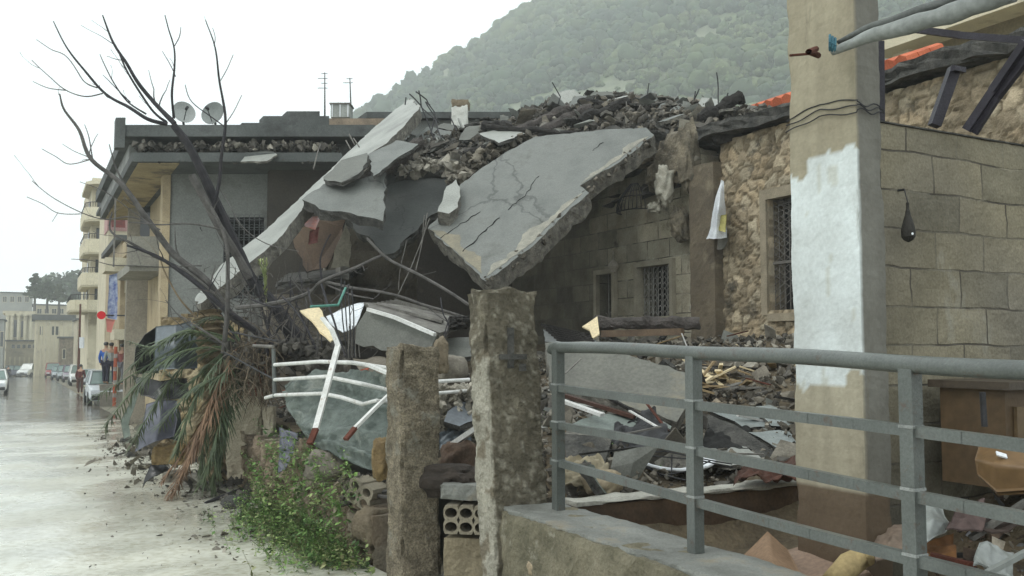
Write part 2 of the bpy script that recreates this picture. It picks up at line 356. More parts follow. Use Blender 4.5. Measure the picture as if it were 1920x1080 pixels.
def blocks_fn(bw, bh, cols, joint=.012, mort=(.1, .095, .085), dep=.012, rough=.004, vary=.006, jit=0):
    def fn(x, y):
        r = math.floor(y / bh); yy = y / bh - r; xo = x / bw + (.5 if r % 2 else 0) + hsh(r, 3) * .25; cidx = math.floor(xo); xx = xo - cidx
        d = min(xx * bw, (1 - xx) * bw, yy * bh, (1 - yy) * bh) + .006 * nz((x, y, 0), 9)
        h = hsh(r, cidx); c = cols[int(h * 997) % len(cols)]; k = .85 + .3 * hsh(r, cidx, 2)
        e = rough * nz((x, y, 3), 12) + (h - .5) * vary
        if d < joint and hsh(r, cidx, 9) > jit: return e - dep, mort
        return e, (c[0] * k, c[1] * k, c[2] * k)
    return fn
def stones_fn(sc, cols, mort=(.26, .22, .15), dep=.05, amp=.02, seed=0, sy=1.25, gap=.10):
    def fn(x, y):
        q = Vector((x * sc + seed + .35 * nz((x, y, 1), 2), y * sc * sy + .3 * nz((x, y, 5), 2), seed * .37))
        d, pts = noise.voronoi(q); e = d[1] - d[0]; c0 = pts[0]
        h = hsh(round(c0[0] * 7), round(c0[1] * 9)); c = cols[int(h * 991) % len(cols)]; k = .75 + .5 * hsh(round(c0[0] * 5), round(c0[1] * 11), 4)
        b = amp * nz((x, y, 2), 7) + amp * .6 * nz((x, y, 2), 19)
        if e < gap: return b - dep * (1 - e / gap), tuple(a * (.7 + .3 * e / gap) for a in mort) if e < gap * .6 else (c[0] * k, c[1] * k, c[2] * k)
        return b + min(.03, (e - gap) * .06), (c[0] * k, c[1] * k, c[2] * k)
    return fn
# rough column box with displaced sides (weathered posts, beams)
def roughbox(mb, base, h, ax, res=.05, amp=.015, seed=0, colfn=None, chip=.0, top_amp=None):
    a, b, c = [Vector(q) for q in ax]; hx, hy, hz = h
    nx, ny, nzz = [max(2, int(2 * t / res)) for t in h]; ix = {}; vs = []; cs = []; fs = []
    def vert(i, j, k):
        if (i, j, k) in ix: return ix[(i, j, k)]
        x, y, z = (2 * i / nx - 1), (2 * j / ny - 1), (2 * k / nzz - 1)
        ed = sum(1 for t in (x, y, z) if abs(t) > .99)
        p = Vector((x * hx, y * hy, z * hz)); n = Vector((x if abs(x) > .99 else 0, y if abs(y) > .99 else 0, z if abs(z) > .99 else 0))
        n = n.normalized() if n.length else n
        q = base + a * p.x + b * p.y + c * p.z
        dsp = amp * (nz(q, 3.5, seed) + .6 * nz(q, 9, seed) + .7 * nz(q, 24, seed))
        if ed >= 2: dsp -= amp * .35 + chip * max(0, nz(q, 5, seed + 9)) * 1.6
        if top_amp and z > .99: dsp += top_amp * nz(q, 7, seed)
        q2 = q + (a * n.x + b * n.y + c * n.z) * dsp
        ix[(i, j, k)] = len(vs); vs.append(q2); cs.append(colfn(p, n) if colfn else (1, 1, 1)); return ix[(i, j, k)]
    for i in range(nx):
        for j in range(ny):
            fs += [(vert(i, j, 0), vert(i, j + 1, 0), vert(i + 1, j + 1, 0), vert(i + 1, j, 0)), (vert(i, j, nzz), vert(i + 1, j, nzz), vert(i + 1, j + 1, nzz), vert(i, j + 1, nzz))]
    for i in range(nx):
        for k in range(nzz):
            fs += [(vert(i, 0, k), vert(i + 1, 0, k), vert(i + 1, 0, k + 1), vert(i, 0, k + 1)), (vert(i, ny, k), vert(i, ny, k + 1), vert(i + 1, ny, k + 1), vert(i + 1, ny, k))]
    for j in range(ny):
        for k in range(nzz):
            fs += [(vert(0, j, k), vert(0, j, k + 1), vert(0, j + 1, k + 1), vert(0, j + 1, k)), (vert(nx, j, k), vert(nx, j + 1, k), vert(nx, j + 1, k + 1), vert(nx, j, k + 1))]
    if a.cross(b).dot(c) < 0: fs = [f[::-1] for f in fs]
    o2 = len(mb.v); mb.v += [tuple(x) for x in vs]; mb.c += cs; mb.f += [tuple(i + o2 for i in f) for f in fs]; mb.mi += [0] * len(fs)
# ================================================================ SETTING
def smooth(t): t = max(0, min(1, t)); return t * t * (3 - 2 * t)
def grid_mesh(ss, vs_, zf, name, m, kind='structure', colf=None, smooth_=True):
    mb = MB(); n = len(vs_)
    for a in ss:
        for b in vs_:
            mb.v.append(tuple(W(a, b, zf(a, b)))); mb.c.append(colf(a, b) if colf else (1, 1, 1))
    for i in range(len(ss) - 1):
        for j in range(n - 1):
            mb.f.append((i * n + j, i * n + j + 1, (i + 1) * n + j + 1, (i + 1) * n + j)); mb.mi.append(0)
    mb.f = [f[::-1] for f in mb.f]
    o = mb.build(name, m, origin=(0, 0, 0), smooth=smooth_); o['kind'] = kind; return o
def frange(a, b, n): return [a + (b - a) * i / n for i in range(n + 1)]
MGR = mat('ground_dirt', (.30, .28, .21), (.17, .155, .115), .5, .85, .5, 6)
grid_mesh([-40, -8, 0, 20, 60, 100, 170, 400, 1200], [-900, -300, -60, -14, 0, 3, 60, 300, 900], lambda s, v: gz(s) - .03, 'ground', MGR)
# wet muddy road
def road_material():
    m = bpy.data.materials.new('wet_muddy_road'); m.use_nodes = True; nt = m.node_tree; N = nt.nodes; L = nt.links; b = N['Principled BSDF']
    at = N.new('ShaderNodeAttribute'); at.attribute_name = 'Col'
    tc = N.new('ShaderNodeTexCoord'); n1 = N.new('ShaderNodeTexNoise'); n1.inputs['Scale'].default_value = .45; n1.inputs['Detail'].default_value = 9; n1.inputs['Roughness'].default_value = .68
    L.new(tc.outputs['Object'], n1.inputs[0])
    r = N.new('ShaderNodeValToRGB'); r.color_ramp.elements[0].position = .36; r.color_ramp.elements[1].position = .64
    r.color_ramp.elements[0].color = (.62, .62, .6, 1); r.color_ramp.elements[1].color = (1.05, 1.05, 1.03, 1); L.new(n1.outputs[0], r.inputs[0])
    x = N.new('ShaderNodeMixRGB'); x.blend_type = 'MULTIPLY'; x.inputs[0].default_value = 1; L.new(at.outputs[0], x.inputs[1]); L.new(r.outputs[0], x.inputs[2])
    n5 = N.new('ShaderNodeTexNoise'); n5.inputs['Scale'].default_value = 14; n5.inputs['Detail'].default_value = 6; L.new(tc.outputs['Object'], n5.inputs[0])
    r5 = N.new('ShaderNodeValToRGB'); r5.color_ramp.elements[0].position = .3; r5.color_ramp.elements[1].position = .55
    r5.color_ramp.elements[0].color = (.72, .7, .64, 1); r5.color_ramp.elements[1].color = (1, 1, 1, 1); L.new(n5.outputs[0], r5.inputs[0])
    x2 = N.new('ShaderNodeMixRGB'); x2.blend_type = 'MULTIPLY'; x2.inputs[0].default_value = 1; L.new(x.outputs[0], x2.inputs[1]); L.new(r5.outputs[0], x2.inputs[2])
    L.new(x2.outputs[0], b.inputs['Base Color'])
    n2 = N.new('ShaderNodeTexNoise'); n2.inputs['Scale'].default_value = .8; n2.inputs['Detail'].default_value = 7; L.new(tc.outputs['Object'], n2.inputs[0])
    rr = N.new('ShaderNodeMapRange'); rr.inputs[1].default_value = .42; rr.inputs[2].default_value = .62; rr.inputs[3].default_value = .10; rr.inputs[4].default_value = .5
    L.new(n2.outputs[0], rr.inputs[0]); rw = N.new('ShaderNodeMapRange'); rw.inputs[1].default_value = .13; rw.inputs[2].default_value = .6; rw.inputs[3].default_value = .3; rw.inputs[4].default_value = 1; L.new(at.outputs['Fac'], rw.inputs[0]); mm = N.new('ShaderNodeMath'); mm.operation = 'MULTIPLY'; L.new(rr.outputs[0], mm.inputs[0]); L.new(rw.outputs[0], mm.inputs[1]); L.new(mm.outputs[0], b.inputs['Roughness'])
    bp = N.new('ShaderNodeBump'); bp.inputs['Strength'].default_value = .25; bp.inputs['Distance'].default_value = .02; L.new(n5.outputs[0], bp.inputs['Height']); L.new(bp.outputs[0], b.inputs['Normal'])
    b.inputs['Specular IOR Level'].default_value = .6
    return m
def roadcol(s, v):
    f = smooth((s - 24 + 5 * nz((s, v, 0), .15)) / 10)
    mud = (.68, .71, .66); asp = (.13, .115, .09); e = smooth((v + 1.9 + 1.1 * nz((s, v, 2), .5)) / 3.4)
    mud = tuple(a * (1 - .35 * e) + b * .35 * e for a, b in zip(mud, (.52, .45, .31)))
    k = 1 - .25 * max(0, nz((s, v, 4), .35)); asp = tuple(a * (1 + .9 * max(0, nz((s * .3, v, 9), .9))) for a in asp)
    return tuple((a * (1 - f) + b * f) * k for a, b in zip(mud, asp))
grid_mesh(frange(-10, 60, 180) + frange(61, 175, 60), frange(-16, 2.55, 44), lambda s, v: gz(s) + .012 * nz((s, v, 0), .5) + .03 * smooth((v - 1) / 1.5) * (1 + nz((s, v, 7), 1.2)), 'road', road_material(), colf=roadcol)
# pavement strip on the far side of the wet stretch, by the shops
mb = MB()
for i in range(5):
    s0 = 40 + i * 5; mb.sbox(s0, s0 + 4.99, 3.6, 5.2, gz(s0) - .3, gz(s0) + .09)
tag(mb.build('pavement', mat('paving', (.35, .32, .26), None, 1, .5, .2, 10)), kind='structure')
# hill with woods
HX = [(-150, 0), (P(560, 320, 400).x, 20), (P(690, 215, 400).x, 0), (P(720, 190, 400).x, 0), (P(780, 140, 400).x, 0), (P(850, 90, 400).x, 0), (P(900, 60, 400).x, 0), (P(960, 20, 400).x, 0), (P(1000, 0, 400).x, 0), (P(1200, -110, 400).x, 0), (P(1500, -220, 400).x, 0), (P(1920, -260, 400).x, 0), (600, 250)]
zs = [0, P(560, 320, 400).z, P(690, 222, 400).z, P(720, 202, 400).z, P(780, 164, 400).z, P(850, 128, 400).z, P(900, 106, 400).z, P(960, 76, 400).z, P(1000, 54, 400).z, P(1200, -50, 400).z, P(1500, -210, 400).z, P(1920, -260, 400).z, 250]
hxs = [a for a, _ in HX]
def hillz(x, y):
    H = float(np.interp(x * 400 / max(y, 1) if y > 400 else x + (400 - y) * .10, hxs, zs))
    y0 = 130 + 115 * smooth((-12 - x) / 30); t = max(0, min(1.25, (y - y0) / (400 - y0) if y < 400 else 1 + (y - 400) / 270)); base = -3.4
    return base + (H - 5) * (t ** 1.15) + 3 * nz((x, y, 0), .03) * t + 1.2 * nz((x, y, 3), .09) * t
def hcol(x, y):
    q = nz((x, y, 1), .018) + .5 * nz((x, y, 8), .05)
    return (.22, .24, .16) if q > .40 else (.13, .17, .07) if q > .15 else (.085, .115, .05)
mb = MB(); xs = frange(-150, 600, 110); ys = frange(130, 560, 64)
for y in ys:
    for x in xs: mb.v.append((x, y, hillz(x, y))); mb.c.append(hcol(x, y))
n = len(xs)
for i in range(len(ys) - 1):
    for j in range(n - 1): mb.f.append((i * n + j, i * n + j + 1, (i + 1) * n + j + 1, (i + 1) * n + j)); mb.mi.append(0)
MHILL = mat('hill_ground', (1.1, 1.1, 1.1), (.6, .62, .6), .15, .95, .6, 1.5, attr=True, bdist=.5, dirt=(.30, .31, .26), dirt_scale=.06, dirt_amt=.02)
tag(mb.build('hill', MHILL, smooth=True), kind='structure')
def blob_templates(k, sub=2, amp=.45, seed=3):
    out = []
    for q in range(k):
        bm = bmesh.new(); bmesh.ops.create_icosphere(bm, subdivisions=sub, radius=1); bm.verts.index_update()
        V = np.array([list(v.co * (1 + amp * nz(v.co, 1.7, q * 5 + seed) + amp * .7 * nz(v.co, 4.5, q + seed))) for v in bm.verts]); F = np.array([[v.index for v in f.verts] for f in bm.faces]); bm.free(); out.append((V, F))
    return out
def np_mesh(name, V, F, Cc, m):
    me = bpy.data.meshes.new(name); me.vertices.add(len(V)); me.vertices.foreach_set('co', V.astype(np.float32).ravel())
    k = F.shape[1]; me.loops.add(F.size); me.loops.foreach_set('vertex_index', F.astype(np.int32).ravel())
    me.polygons.add(len(F)); me.polygons.foreach_set('loop_start', np.arange(0, F.size, k, dtype=np.int32)); me.polygons.foreach_set('loop_total', np.full(len(F), k, dtype=np.int32))
    me.update(calc_edges=True); me.materials.append(m)
    ca = me.color_attributes.new('Col', 'FLOAT_COLOR', 'POINT'); ca.data.foreach_set('color', np.hstack([Cc, np.ones((len(Cc), 1))]).astype(np.float32).ravel())
    ob = bpy.data.objects.new(name, me); C.objects.link(ob); return ob
def leafcloud(centres, radii, cols, per, size, seed=1, squash=.8):
    g = np.random.default_rng(seed); V = []; Cc = []
    for c, r, col in zip(centres, radii, cols):
        n = per; d = g.normal(size=(n, 3)); d /= np.linalg.norm(d, axis=1)[:, None]; rr = r * g.uniform(.45, 1.08, n) ** .6
        p = np.array(c) + d * rr[:, None] * np.array([1, 1, squash])
        a = g.normal(size=(n, 3)); a /= np.linalg.norm(a, axis=1)[:, None]; b = np.cross(a, d) ; b /= np.linalg.norm(b, axis=1)[:, None] + 1e-6
        s = size * g.uniform(.6, 1.4, n)[:, None]; q = np.stack([p - a * s - b * s, p + a * s - b * s * .6, p + a * s * .8 + b * s, p - a * s * .7 + b * s], 1)
        V.append(q.reshape(-1, 3)); k = g.uniform(.6, 1.45, n); Cc.append(np.repeat(np.array(col)[None] * k[:, None], 4, 0))
    V = np.vstack(V); Cc = np.vstack(Cc); F = np.arange(len(V)).reshape(-1, 4); return V, F, Cc
MLEAF = mat('leaf_mix', (1.1, 1.1, 1.1), (.7, .7, .7), .3, .8, 0, 5, attr=True, grain=0)
T = blob_templates(8); Vs = []; Fs = []; Cs = []; off = 0; g = np.random.default_rng(5); lc = []; lr = []; lcol = []
cnt = 0
for t in range(21000):
    y = 150 + 400 * rnd.random() ** .9; x = rnd.uniform(-100, 330)
    if x / y > .62 or x / y < -.185: continue
    q = nz((x, y, 1), .018) + .5 * nz((x, y, 8), .05)
    if q > .36 and rnd.random() < .7: continue
    z = hillz(x, y); h = rnd.uniform(2.0, 4.6) * (1 + max(0, y - 300) / 500) * (1.25 if q < -.1 else .8); col = rnd.choice([(.03, .055, .03), (.042, .07, .034), (.065, .09, .04), (.026, .045, .027), (.05, .075, .042)] if nz((x, y, 2), .012) < .12 else [(.07, .10, .042), (.095, .12, .05), (.055, .08, .038)])
    for k in range(2):
        V, F = T[rnd.randrange(8)]; a = rnd.uniform(0, 6.28); R = np.array([[math.cos(a), -math.sin(a), 0], [math.sin(a), math.cos(a), 0], [0, 0, 1]])
        r = h * rnd.uniform(.25, .72); cc = np.array([x + rnd.uniform(-.4, .4) * h, y + rnd.uniform(-.4, .4) * h, z + r * .75])
        Vs.append((V * np.array([r, r, r * rnd.uniform(.75, 1.1)])) @ R.T + cc); Fs.append(F + off); off += len(V)
        Cs.append(np.repeat(np.array(col)[None] * rnd.uniform(.75, 1.25), len(V), 0))
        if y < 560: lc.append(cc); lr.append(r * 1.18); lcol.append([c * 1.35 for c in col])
    cnt += 1
o = np_mesh('woods', np.vstack(Vs), np.vstack(Fs), np.vstack(Cs), MLEAF); tag(o, 'misty green scrub and woods covering the steep hillside', 'woods', kind='stuff')
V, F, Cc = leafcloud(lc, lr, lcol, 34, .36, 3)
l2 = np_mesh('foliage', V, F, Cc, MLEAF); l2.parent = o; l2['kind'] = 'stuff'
# ================================================================ TOWN DOWN THE STREET
def fb(px0, px1, pyt, Y0):
    p = P(px0, pyt, Y0); s, v = sv(p); q = ray(px1, pyt); t = s / q.dot(U); return s, v, (O + q * t).dot(VV), p.z
def facade(name, label, cat, px0, px1, pyt, Y0, depth, m, wins=(), group=None, zb=None, roof=MDARKC, roofh=.25, over=.25, glass=MGLASS):
    s, v0, v1, zt = fb(px0, px1, pyt, Y0); zb = gz(s) - .3 if zb is None else zb
    b = thing(name, label, cat, W(s + depth / 2, (v0 + v1) / 2, zb), group)
    mb = MB(); mb.sbox(s, s + depth, v0, v1, zb, zt); mb.build('wall', m, b)
    mb = MB(); mb.sbox(s - over, s + depth + over, v0 - over, v1 + over, zt + .002, zt + roofh); mb.build('roof', roof, b)
    for (x0, x1, y0, y1) in wins:
        _, a0, a1, z1 = fb(x0, x1, y0, Y0); z0 = P(x0, y1, Y0).z
        q = W(s, a0, 0); yy = O + ray(x0, y0) * (s / ray(x0, y0).dot(U)); z1 = yy.z; z0 = (O + ray(x0, y1) * (s / ray(x0, y1).dot(U))).z
        f = MB(); w_ = a1 - a0; 
        for (c0, c1, d0, d1) in ((a0 - .08, a1 + .08, z1, z1 + .1), (a0 - .08, a1 + .08, z0 - .1, z0), (a0 - .08, a0, z0, z1), (a1, a1 + .08, z0, z1)): f.sbox(s - .08, s + .05, c0, c1, d0, d1)
        fo = f.build('window', MCRM, b); f = MB(); f.sbox(s - .02, s - .006, a0, a1, z0, z1)
        if w_ > .7: f.sbox(s - .045, s - .021, (a0 + a1) / 2 - .03, (a0 + a1) / 2 + .03, z0, z1, 1)
        f.build('pane', [glass, MCRM], fo)
    return b, (s, v0, v1, zt, zb)
MTOWN = mat('town_stone', (.50, .45, .33), (.38, .34, .25), .6, .85, .3, 6, dirt=(.26, .23, .17), dirt_scale=.4, dirt_amt=.35)
MTOWN2 = mat('town_cream', (.66, .61, .45), (.55, .5, .36), .6, .85, .2, 6, dirt=(.36, .32, .25), dirt_scale=.4, dirt_amt=.3)
MTOWNG = mat('town_grey', (.40, .41, .38), (.28, .29, .27), .6, .85, .2, 6)
# far row
facade('terrace_house', 'long low hazy grey house behind the conifers on the far left', 'house', -40, 62, 548, 205, 14, MTOWNG, [(5 + i * 14, 12 + i * 14, 556, 566) for i in range(4)])
facade('terrace_house', 'pale hazy block behind the arcaded house at the end of the street', 'house', 62, 150, 572, 198, 12, MTOWN, [(70 + i * 14, 78 + i * 14, 579, 588) for i in range(5)])
facade('terrace_house', 'dark fronted shop building at the left edge of the street', 'house', -60, 8, 600, 148, 10, MTOWNG, [(-6, 6, 622, 650), (-30, -12, 622, 650)])
# arcaded stone house (columns below, piers above)
b, (s, v0, v1, zt, zb) = facade('arcaded_house', 'two storey cream stone house with a columned porch at the end of the street', 'house', 12, 60, 588, 166, 12, MTOWN2, [(26, 32, 600, 632), (40, 45, 602, 632)], roofh=.5, over=.6, roof=MCRM)
for x in (14, 22, 35, 47, 58):
    p = P(x, 600, 164.5); ss, vv = sv(p); mb = MB(); mb.tube([W(s - .9, vv, zb), W(s - .9, vv, zt)], .28, 10); mb.box(W(s - .9, vv, zt - .2), (.4, .4, .2), (U, VV, Z)); mb.build('column', MTOWN2, b)
mb = MB(); mb.sbox(s - 1.3, s - .3, v0, v1, zb + 4.4, zb + 4.9); mb.build('balcony', MTOWN, b)
b, (s, v0, v1, zt, zb) = facade('warehouse', 'long stone shop row with many narrow pilasters and a dark frieze of vents', 'house', 12, 96, 640, 160, 9, MTOWN, [(22 + i * 10, 28 + i * 10, 646, 653) for i in range(7)])
for i in range(9):
    _, a, _, _ = fb(18 + i * 9, 20, 650, 160); mb = MB(); mb.sbox(s - .35, s, a, a + .25, zb, zb + 3.4); mb.build('pilaster', MTOWN2, b)
b, (s, v0, v1, zt, zb) = facade('arched_house', 'cream striped house with a dark arched window under a dark eave', 'house', 66, 136, 600, 148, 10, MTOWN2, [(98, 110, 612, 628), (75, 80, 612, 628)], roofh=.9, roof=MDARKC, over=.5)
mb = MB(); c = (fb(104, 105, 606, 148)); 
mb.tube([W(s - .1, c[1] + 1.0 * math.cos(a), c[3] - .3 + .8 * math.sin(a)) for a in frange(0, math.pi, 8)], .14, 6); mb.build('arch', MCRM, b)
for i in range(8):
    _, a, _, _ = fb(68 + i * 8.5, 20, 620, 148); mb = MB(); mb.sbox(s - .2, s, a, a + .2, zb, zt); mb.build('pilaster', MCRM, b)
facade('stone_shed', 'low brown rubble stone building beside the parked red car', 'house', 112, 146, 634, 140, 6, MST, [(118, 123, 655, 672)])
facade('corner_house', 'narrow grey stone corner house with tall doorways behind the parked cars', 'house', 145, 185, 600, 124, 10, MTOWN, [(152, 157, 612, 632), (164, 169, 612, 632), (152, 158, 648, 690), (166, 172, 648, 690)])
for x in (158, 172, 181):
    p = P(x, 600, 121); ss, vv = sv(p); mb = MB(); mb.tube([W(ss, vv, gz(ss)), W(ss, vv, P(x, 603, 121).z)], .3, 10)
    tag(mb.build('street_column', MTOWN2), 'round stone porch column, %s of the three by the corner house' % {158: 'leftmost', 172: 'middle one', 181: 'rightmost'}[x], 'column')
# apartment block with rounded balconies
bs, bv_, bv2, bz = fb(196, 236, 335, 75)
apt = thing('apartment_block', 'tall cream apartment block with stacked rounded balconies over the street', 'building', W(bs + 5, bv_ + 3, gz(bs)))
mb = MB(); mb.sbox(bs, bs + 14, bv_ - .9, bv2 + 3, gz(bs) - .3, bz); mb.build('wall', MCRM, apt)
def plan(mb, poly, z0, z1):
    k = len(poly); vs = [W(a, b, z0) for a, b in poly] + [W(a, b, z1) for a, b in poly]
    mb.add(vs, [tuple(range(k)), tuple(range(2 * k - 1, k - 1, -1))] + [(i, i + k, (i + 1) % k + k, (i + 1) % k) for i in range(k)])
def zat(py, Y=74): return P(180, py, Y).z
for q, (yt, yb, lf) in enumerate(((334, 352, 158), (394, 420, 158), (452, 480, 158), (514, 540, 156), (564, 586, 136))):
    va = sv(P(lf, 400, 74))[1]; lo = bs - 3.0; poly = [(lo + .2, bv_ + 1.5), (lo, va + 1.2), (lo + .5, va + .35), (lo + 1.2, va), (bs + 5, va), (bs + 5.6, va + .4), (bs + 6, bv_ - .9), (bs + .01, bv_ + 1.5)]
    mb = MB(); plan(mb, poly, zat(yb), zat(yb) + .28)
    f = mb.build('balcony', MTOWN2, apt)
    if q:
        mb = MB(); k = poly[:6]
        for i in range(5):
            mb.bar(W(*k[i], (zat(yb) + zat(yt)) / 2 + .05), W(*k[i + 1], (zat(yb) + zat(yt)) / 2 + .05), .12, zat(yt) - zat(yb) - .15)
        mb.build('parapet', MTOWN2, f)
        mb = MB()
        for i in range(5):
            a, b = Vector(W(*k[i], zat(yt) + .05)), Vector(W(*k[i + 1], zat(yt) + .05)); mb.tube([a + Z * .35, b + Z * .35], .03, 5)
            for t in range(6): c = a + (b - a) * t / 5; mb.tube([c, c + Z * .35], .02, 4)
        mb.build('railing', MIRON, f)
        mb = MB(); mb.sbox(bs - .06, bs - .01, bv_ - .5, bv_ + .5, zat(yb) + .3, zat(yb) + 2.4); mb.build('door', MGLASS, apt)
        for t in range(2):
            mb = MB(); v_ = bv_ - .95; s_ = bs + 2 + t * 5; mb.sbox(s_, s_ + 1.2, v_ - .02, v_, zat(yb) + .9, zat(yb) + 2.3); mb.build('window', MGLASS, apt)
# pink house with red awning, then tan house nearer
b, (s, v0, v1, zt, zb) = facade('pink_house', 'pink fronted house with a dark red awning beyond the grey balconies', 'house', 205, 262, 372, 58, 9, MCRM, [(222, 232, 440, 470)])
mb = MB(); zq = P(205, 432, 58).z; mb.sbox(s - .06, s - .005, v0, v1, zq, zt - .01); mb.sbox(s, s + 3, v0 - .06, v0 - .005, zq, zt - .01); mb.build('pink_panel', mat('pink_plaster', (.62, .38, .36), (.52, .30, .28), 1, .85, .1, 10), b)
mb = MB(); mb.add([W(s - .01, v0, P(205, 375, 58).z), W(s - 1.3, v0 + .1, P(208, 430, 58).z), W(s - 1.3, v0 + .9, P(208, 430, 58).z), W(s - .01, v0 + .9, P(205, 375, 58).z)], [(0, 1, 2, 3), (3, 2, 1, 0)]); mb.build('awning', mat('awning_red', (.28, .06, .05), None, 3, .8, .1, 10), b)
b, (s, v0, v1, zt, zb) = facade('tan_house', 'tan plastered house front with small ledge balcony under the grey flats', 'house', 228, 330, 452, 40, 9, MTAN, [(238, 250, 520, 545)])
for x0, x1, y0, y1, m, lab in ((197, 262, 482, 508, MCRM, 'balcony'), (236, 300, 449, 478, MTAN, 'balcony'), (214, 275, 617, 637, MCRM, 'balcony')):
    Y = 38; p = P(x0, y1, Y); ss, va = sv(p); _, _, vb, _ = fb(x0, x1, y1, Y)
    mb = MB(); mb.sbox(ss, s, va, vb, p.z, p.z + .22); mb.sbox(ss, ss + .14, va, vb, p.z + .2, P(x0, y0, Y).z); mb.sbox(ss + .142, s, va, va + .12, p.z + .221, P(x0, y0, Y).z - .01)
    mb.build(lab, m, b)
mb = MB(); mb.sbox(s - .7, s - .01, v0 + .2, v1, zb, zb + 3.0); mb.build('shopfront', MTOWN2, b)
mb = MB(); mb.sbox(s - .76, s - .71, v0 + .5, v0 + 1.5, zb + .2, zb + 2.5); mb.build('door', MIRON, b)
# round red sign on bracket, hanging banner, white sign post, rusty pole with lamp box
p = P(190, 591, 38); t = thing('red_sign', 'round glossy red sign sticking out over the street on a bracket', 'sign', p)
mb = MB(); mb.tube([p - U * .04, p + U * .04], .17, 24); mb.build('disc', mat('sign_red', (.75, .02, .03), (.65, .015, .02), 1, .3, 0, grain=0), t)
mb = MB(); mb.tube([p, p + VV * 1.6], .03, 6); mb.build('bracket', MIRON, t)
def patch(ctrl, nu, nv, amp=0, fs=1.5, seed=0, thick=.008, name='x', m=None, parent=None, crease=0, hole=None, two=True, folds=0):
    R, K = len(ctrl), len(ctrl[0]); pts = [[(P(*c) if len(c) == 3 and not isinstance(c, Vector) else c) for c in row] for row in ctrl]
    def ev(a, b):
        x = a * (R - 1); y = b * (K - 1); i = min(int(x), R - 2); j = min(int(y), K - 2); fx, fy = x - i, y - j
        return (pts[i][j] * (1 - fx) + pts[i + 1][j] * fx) * (1 - fy) + (pts[i][j + 1] * (1 - fx) + pts[i + 1][j + 1] * fx) * fy
    n = (ev(1, .5) - ev(0, .5)).cross(ev(.5, 1) - ev(.5, 0)).normalized(); mb = MB(); g_ = []
    for i in range(nu + 1):
        row = []
        for j in range(nv + 1):
            p = ev(i / nu, j / nv); q = p + Vector((seed, seed, 0)); d = amp * (nz(q, fs) + .5 * nz(q, fs * 2.7)) + crease * (.35 - abs(nz(q, fs * 1.3, 4)) ** .75) + crease * .5 * (.3 - abs(nz(q, fs * 3.1, 7)) ** .75)
            if folds: w0 = nz(q, 1.1, 3); d += folds * math.sin(26 * (i / nu) + 9 * (j / nv) + 7 * w0) * (.4 + abs(nz(q, 1.4, 8))) + folds * .7 * abs(math.sin(11 * (j / nv) - 8 * (i / nu) + 9 * nz(q, .8, 1)))
            e = Vector((nz(q, 3, 5), nz(q, 3, 9), nz(q, 3, 13))) * amp * .5; row.append(p + n * d + e)
        g_.append(row)
    k = nv + 1; top = [p for r_ in g_ for p in r_]; mb.v = [tuple(p) for p in top] + [tuple(p - n * thick) for p in top]; o = len(top)
    for i in range(nu):
        for j in range(nv):
            if hole and hole(i / nu, j / nv): continue
            a = i * k + j; mb.f.append((a, a + k, a + k + 1, a + 1)); mb.f.append((o + a, o + a + 1, o + a + k + 1, o + a + k))
    for i in range(nu):
        for (a, b) in ((i * k, (i + 1) * k), ((i + 1) * k + nv, i * k + nv)): mb.f.append((a, b, b + o, a + o))
    for j in range(nv):
        for (a, b) in ((j + 1, j), (nu * k + j, nu * k + j + 1)): mb.f.append((a, b, b + o, a + o))
    mb.mi = [0] * len(mb.f); mb.c = [(1, 1, 1)] * len(mb.v)
    return mb.build(name, m, parent, smooth=True)
MBAN = mat('banner_stripe', (.5, .56, .66), (.08, .12, .35), 5, .7, 0, grain=0)
tag(patch([[(205, 516, 38.2), (220, 512, 38.2)], [(203, 560, 38.2), (221, 560, 38.2)], [(201, 596, 38.2), (219, 600, 38.2)]], 10, 4, .05, 2, 1, name='banner', m=MBAN), 'long blue and white striped cloth banner hanging beside the tan house', 'banner')
tag(patch([[(199, 597, 38.1), (216, 600, 38.1)], [(200, 622, 38.1), (208, 624, 38.1)]], 5, 4, .03, 2, 2, name='pennant', m=mat('pennant_red', (.7, .25, .2), (.6, .2, .16), 2, .7, 0, grain=0)), 'faded red pennant hanging below the striped banner', 'flag')
p = G(257, 730); t = thing('sign_post', 'slim white sign post with a small black mark standing before the tan house', 'sign', p)
zt = P(257, 566, p.y).z; mb = MB(); mb.bar(p, Vector((p.x, p.y, zt)), .16, .05, up=Vector((0, 1, 0))); mb.build('post', MWHITE, t)
mb = MB(); mb.bar(Vector((p.x, p.y - .04, zt - .35)), Vector((p.x, p.y - .04, zt - .2)), .08, .02, up=Vector((0, 1, 0))); mb.build('plate', MBLK, t)
p = G(146, 728); t = thing('street_pole', 'rusty brown pole carrying a pale box sign beside the parked cars', 'pole', p)
mb = MB(); mb.tube([p, p + Z * (P(146, 570, p.y).z - p.z)], [.11, .07], 10); mb.build('pole', MRUST, t)
q = P(153, 650, p.y); mb = MB(); mb.box(q + Z * .3, (.16, .08, .42)); mb.build('sign_box', MWHITE, t)
mb = MB(); mb.bar(P(146, 640, p.y), P(153, 640, p.y), .05); mb.build('bracket', MIRON, t)
for i, x in enumerate((214, 221)):
    p = G(x, 762 - i * 8); t = thing('striped_post', 'orange and white banded barrier post, %s one of the pair by the palm fronds' % ('left', 'right')[i], 'post', p)
    mb = MB(); hh = P(x, 650, p.y).z - p.z
    mb.tube([p + Z * hh * k / 12 for k in range(13)], .07, 10); mb.build('post', MORG, t)
    for k in range(4): mb = MB(); mb.tube([p + Z * hh * (.15 + .22 * k), p + Z * hh * (.22 + .22 * k)], .075, 10); mb.build('band', mat('band_pale', (.45, .4, .36), None, 4, .7, 0), t)
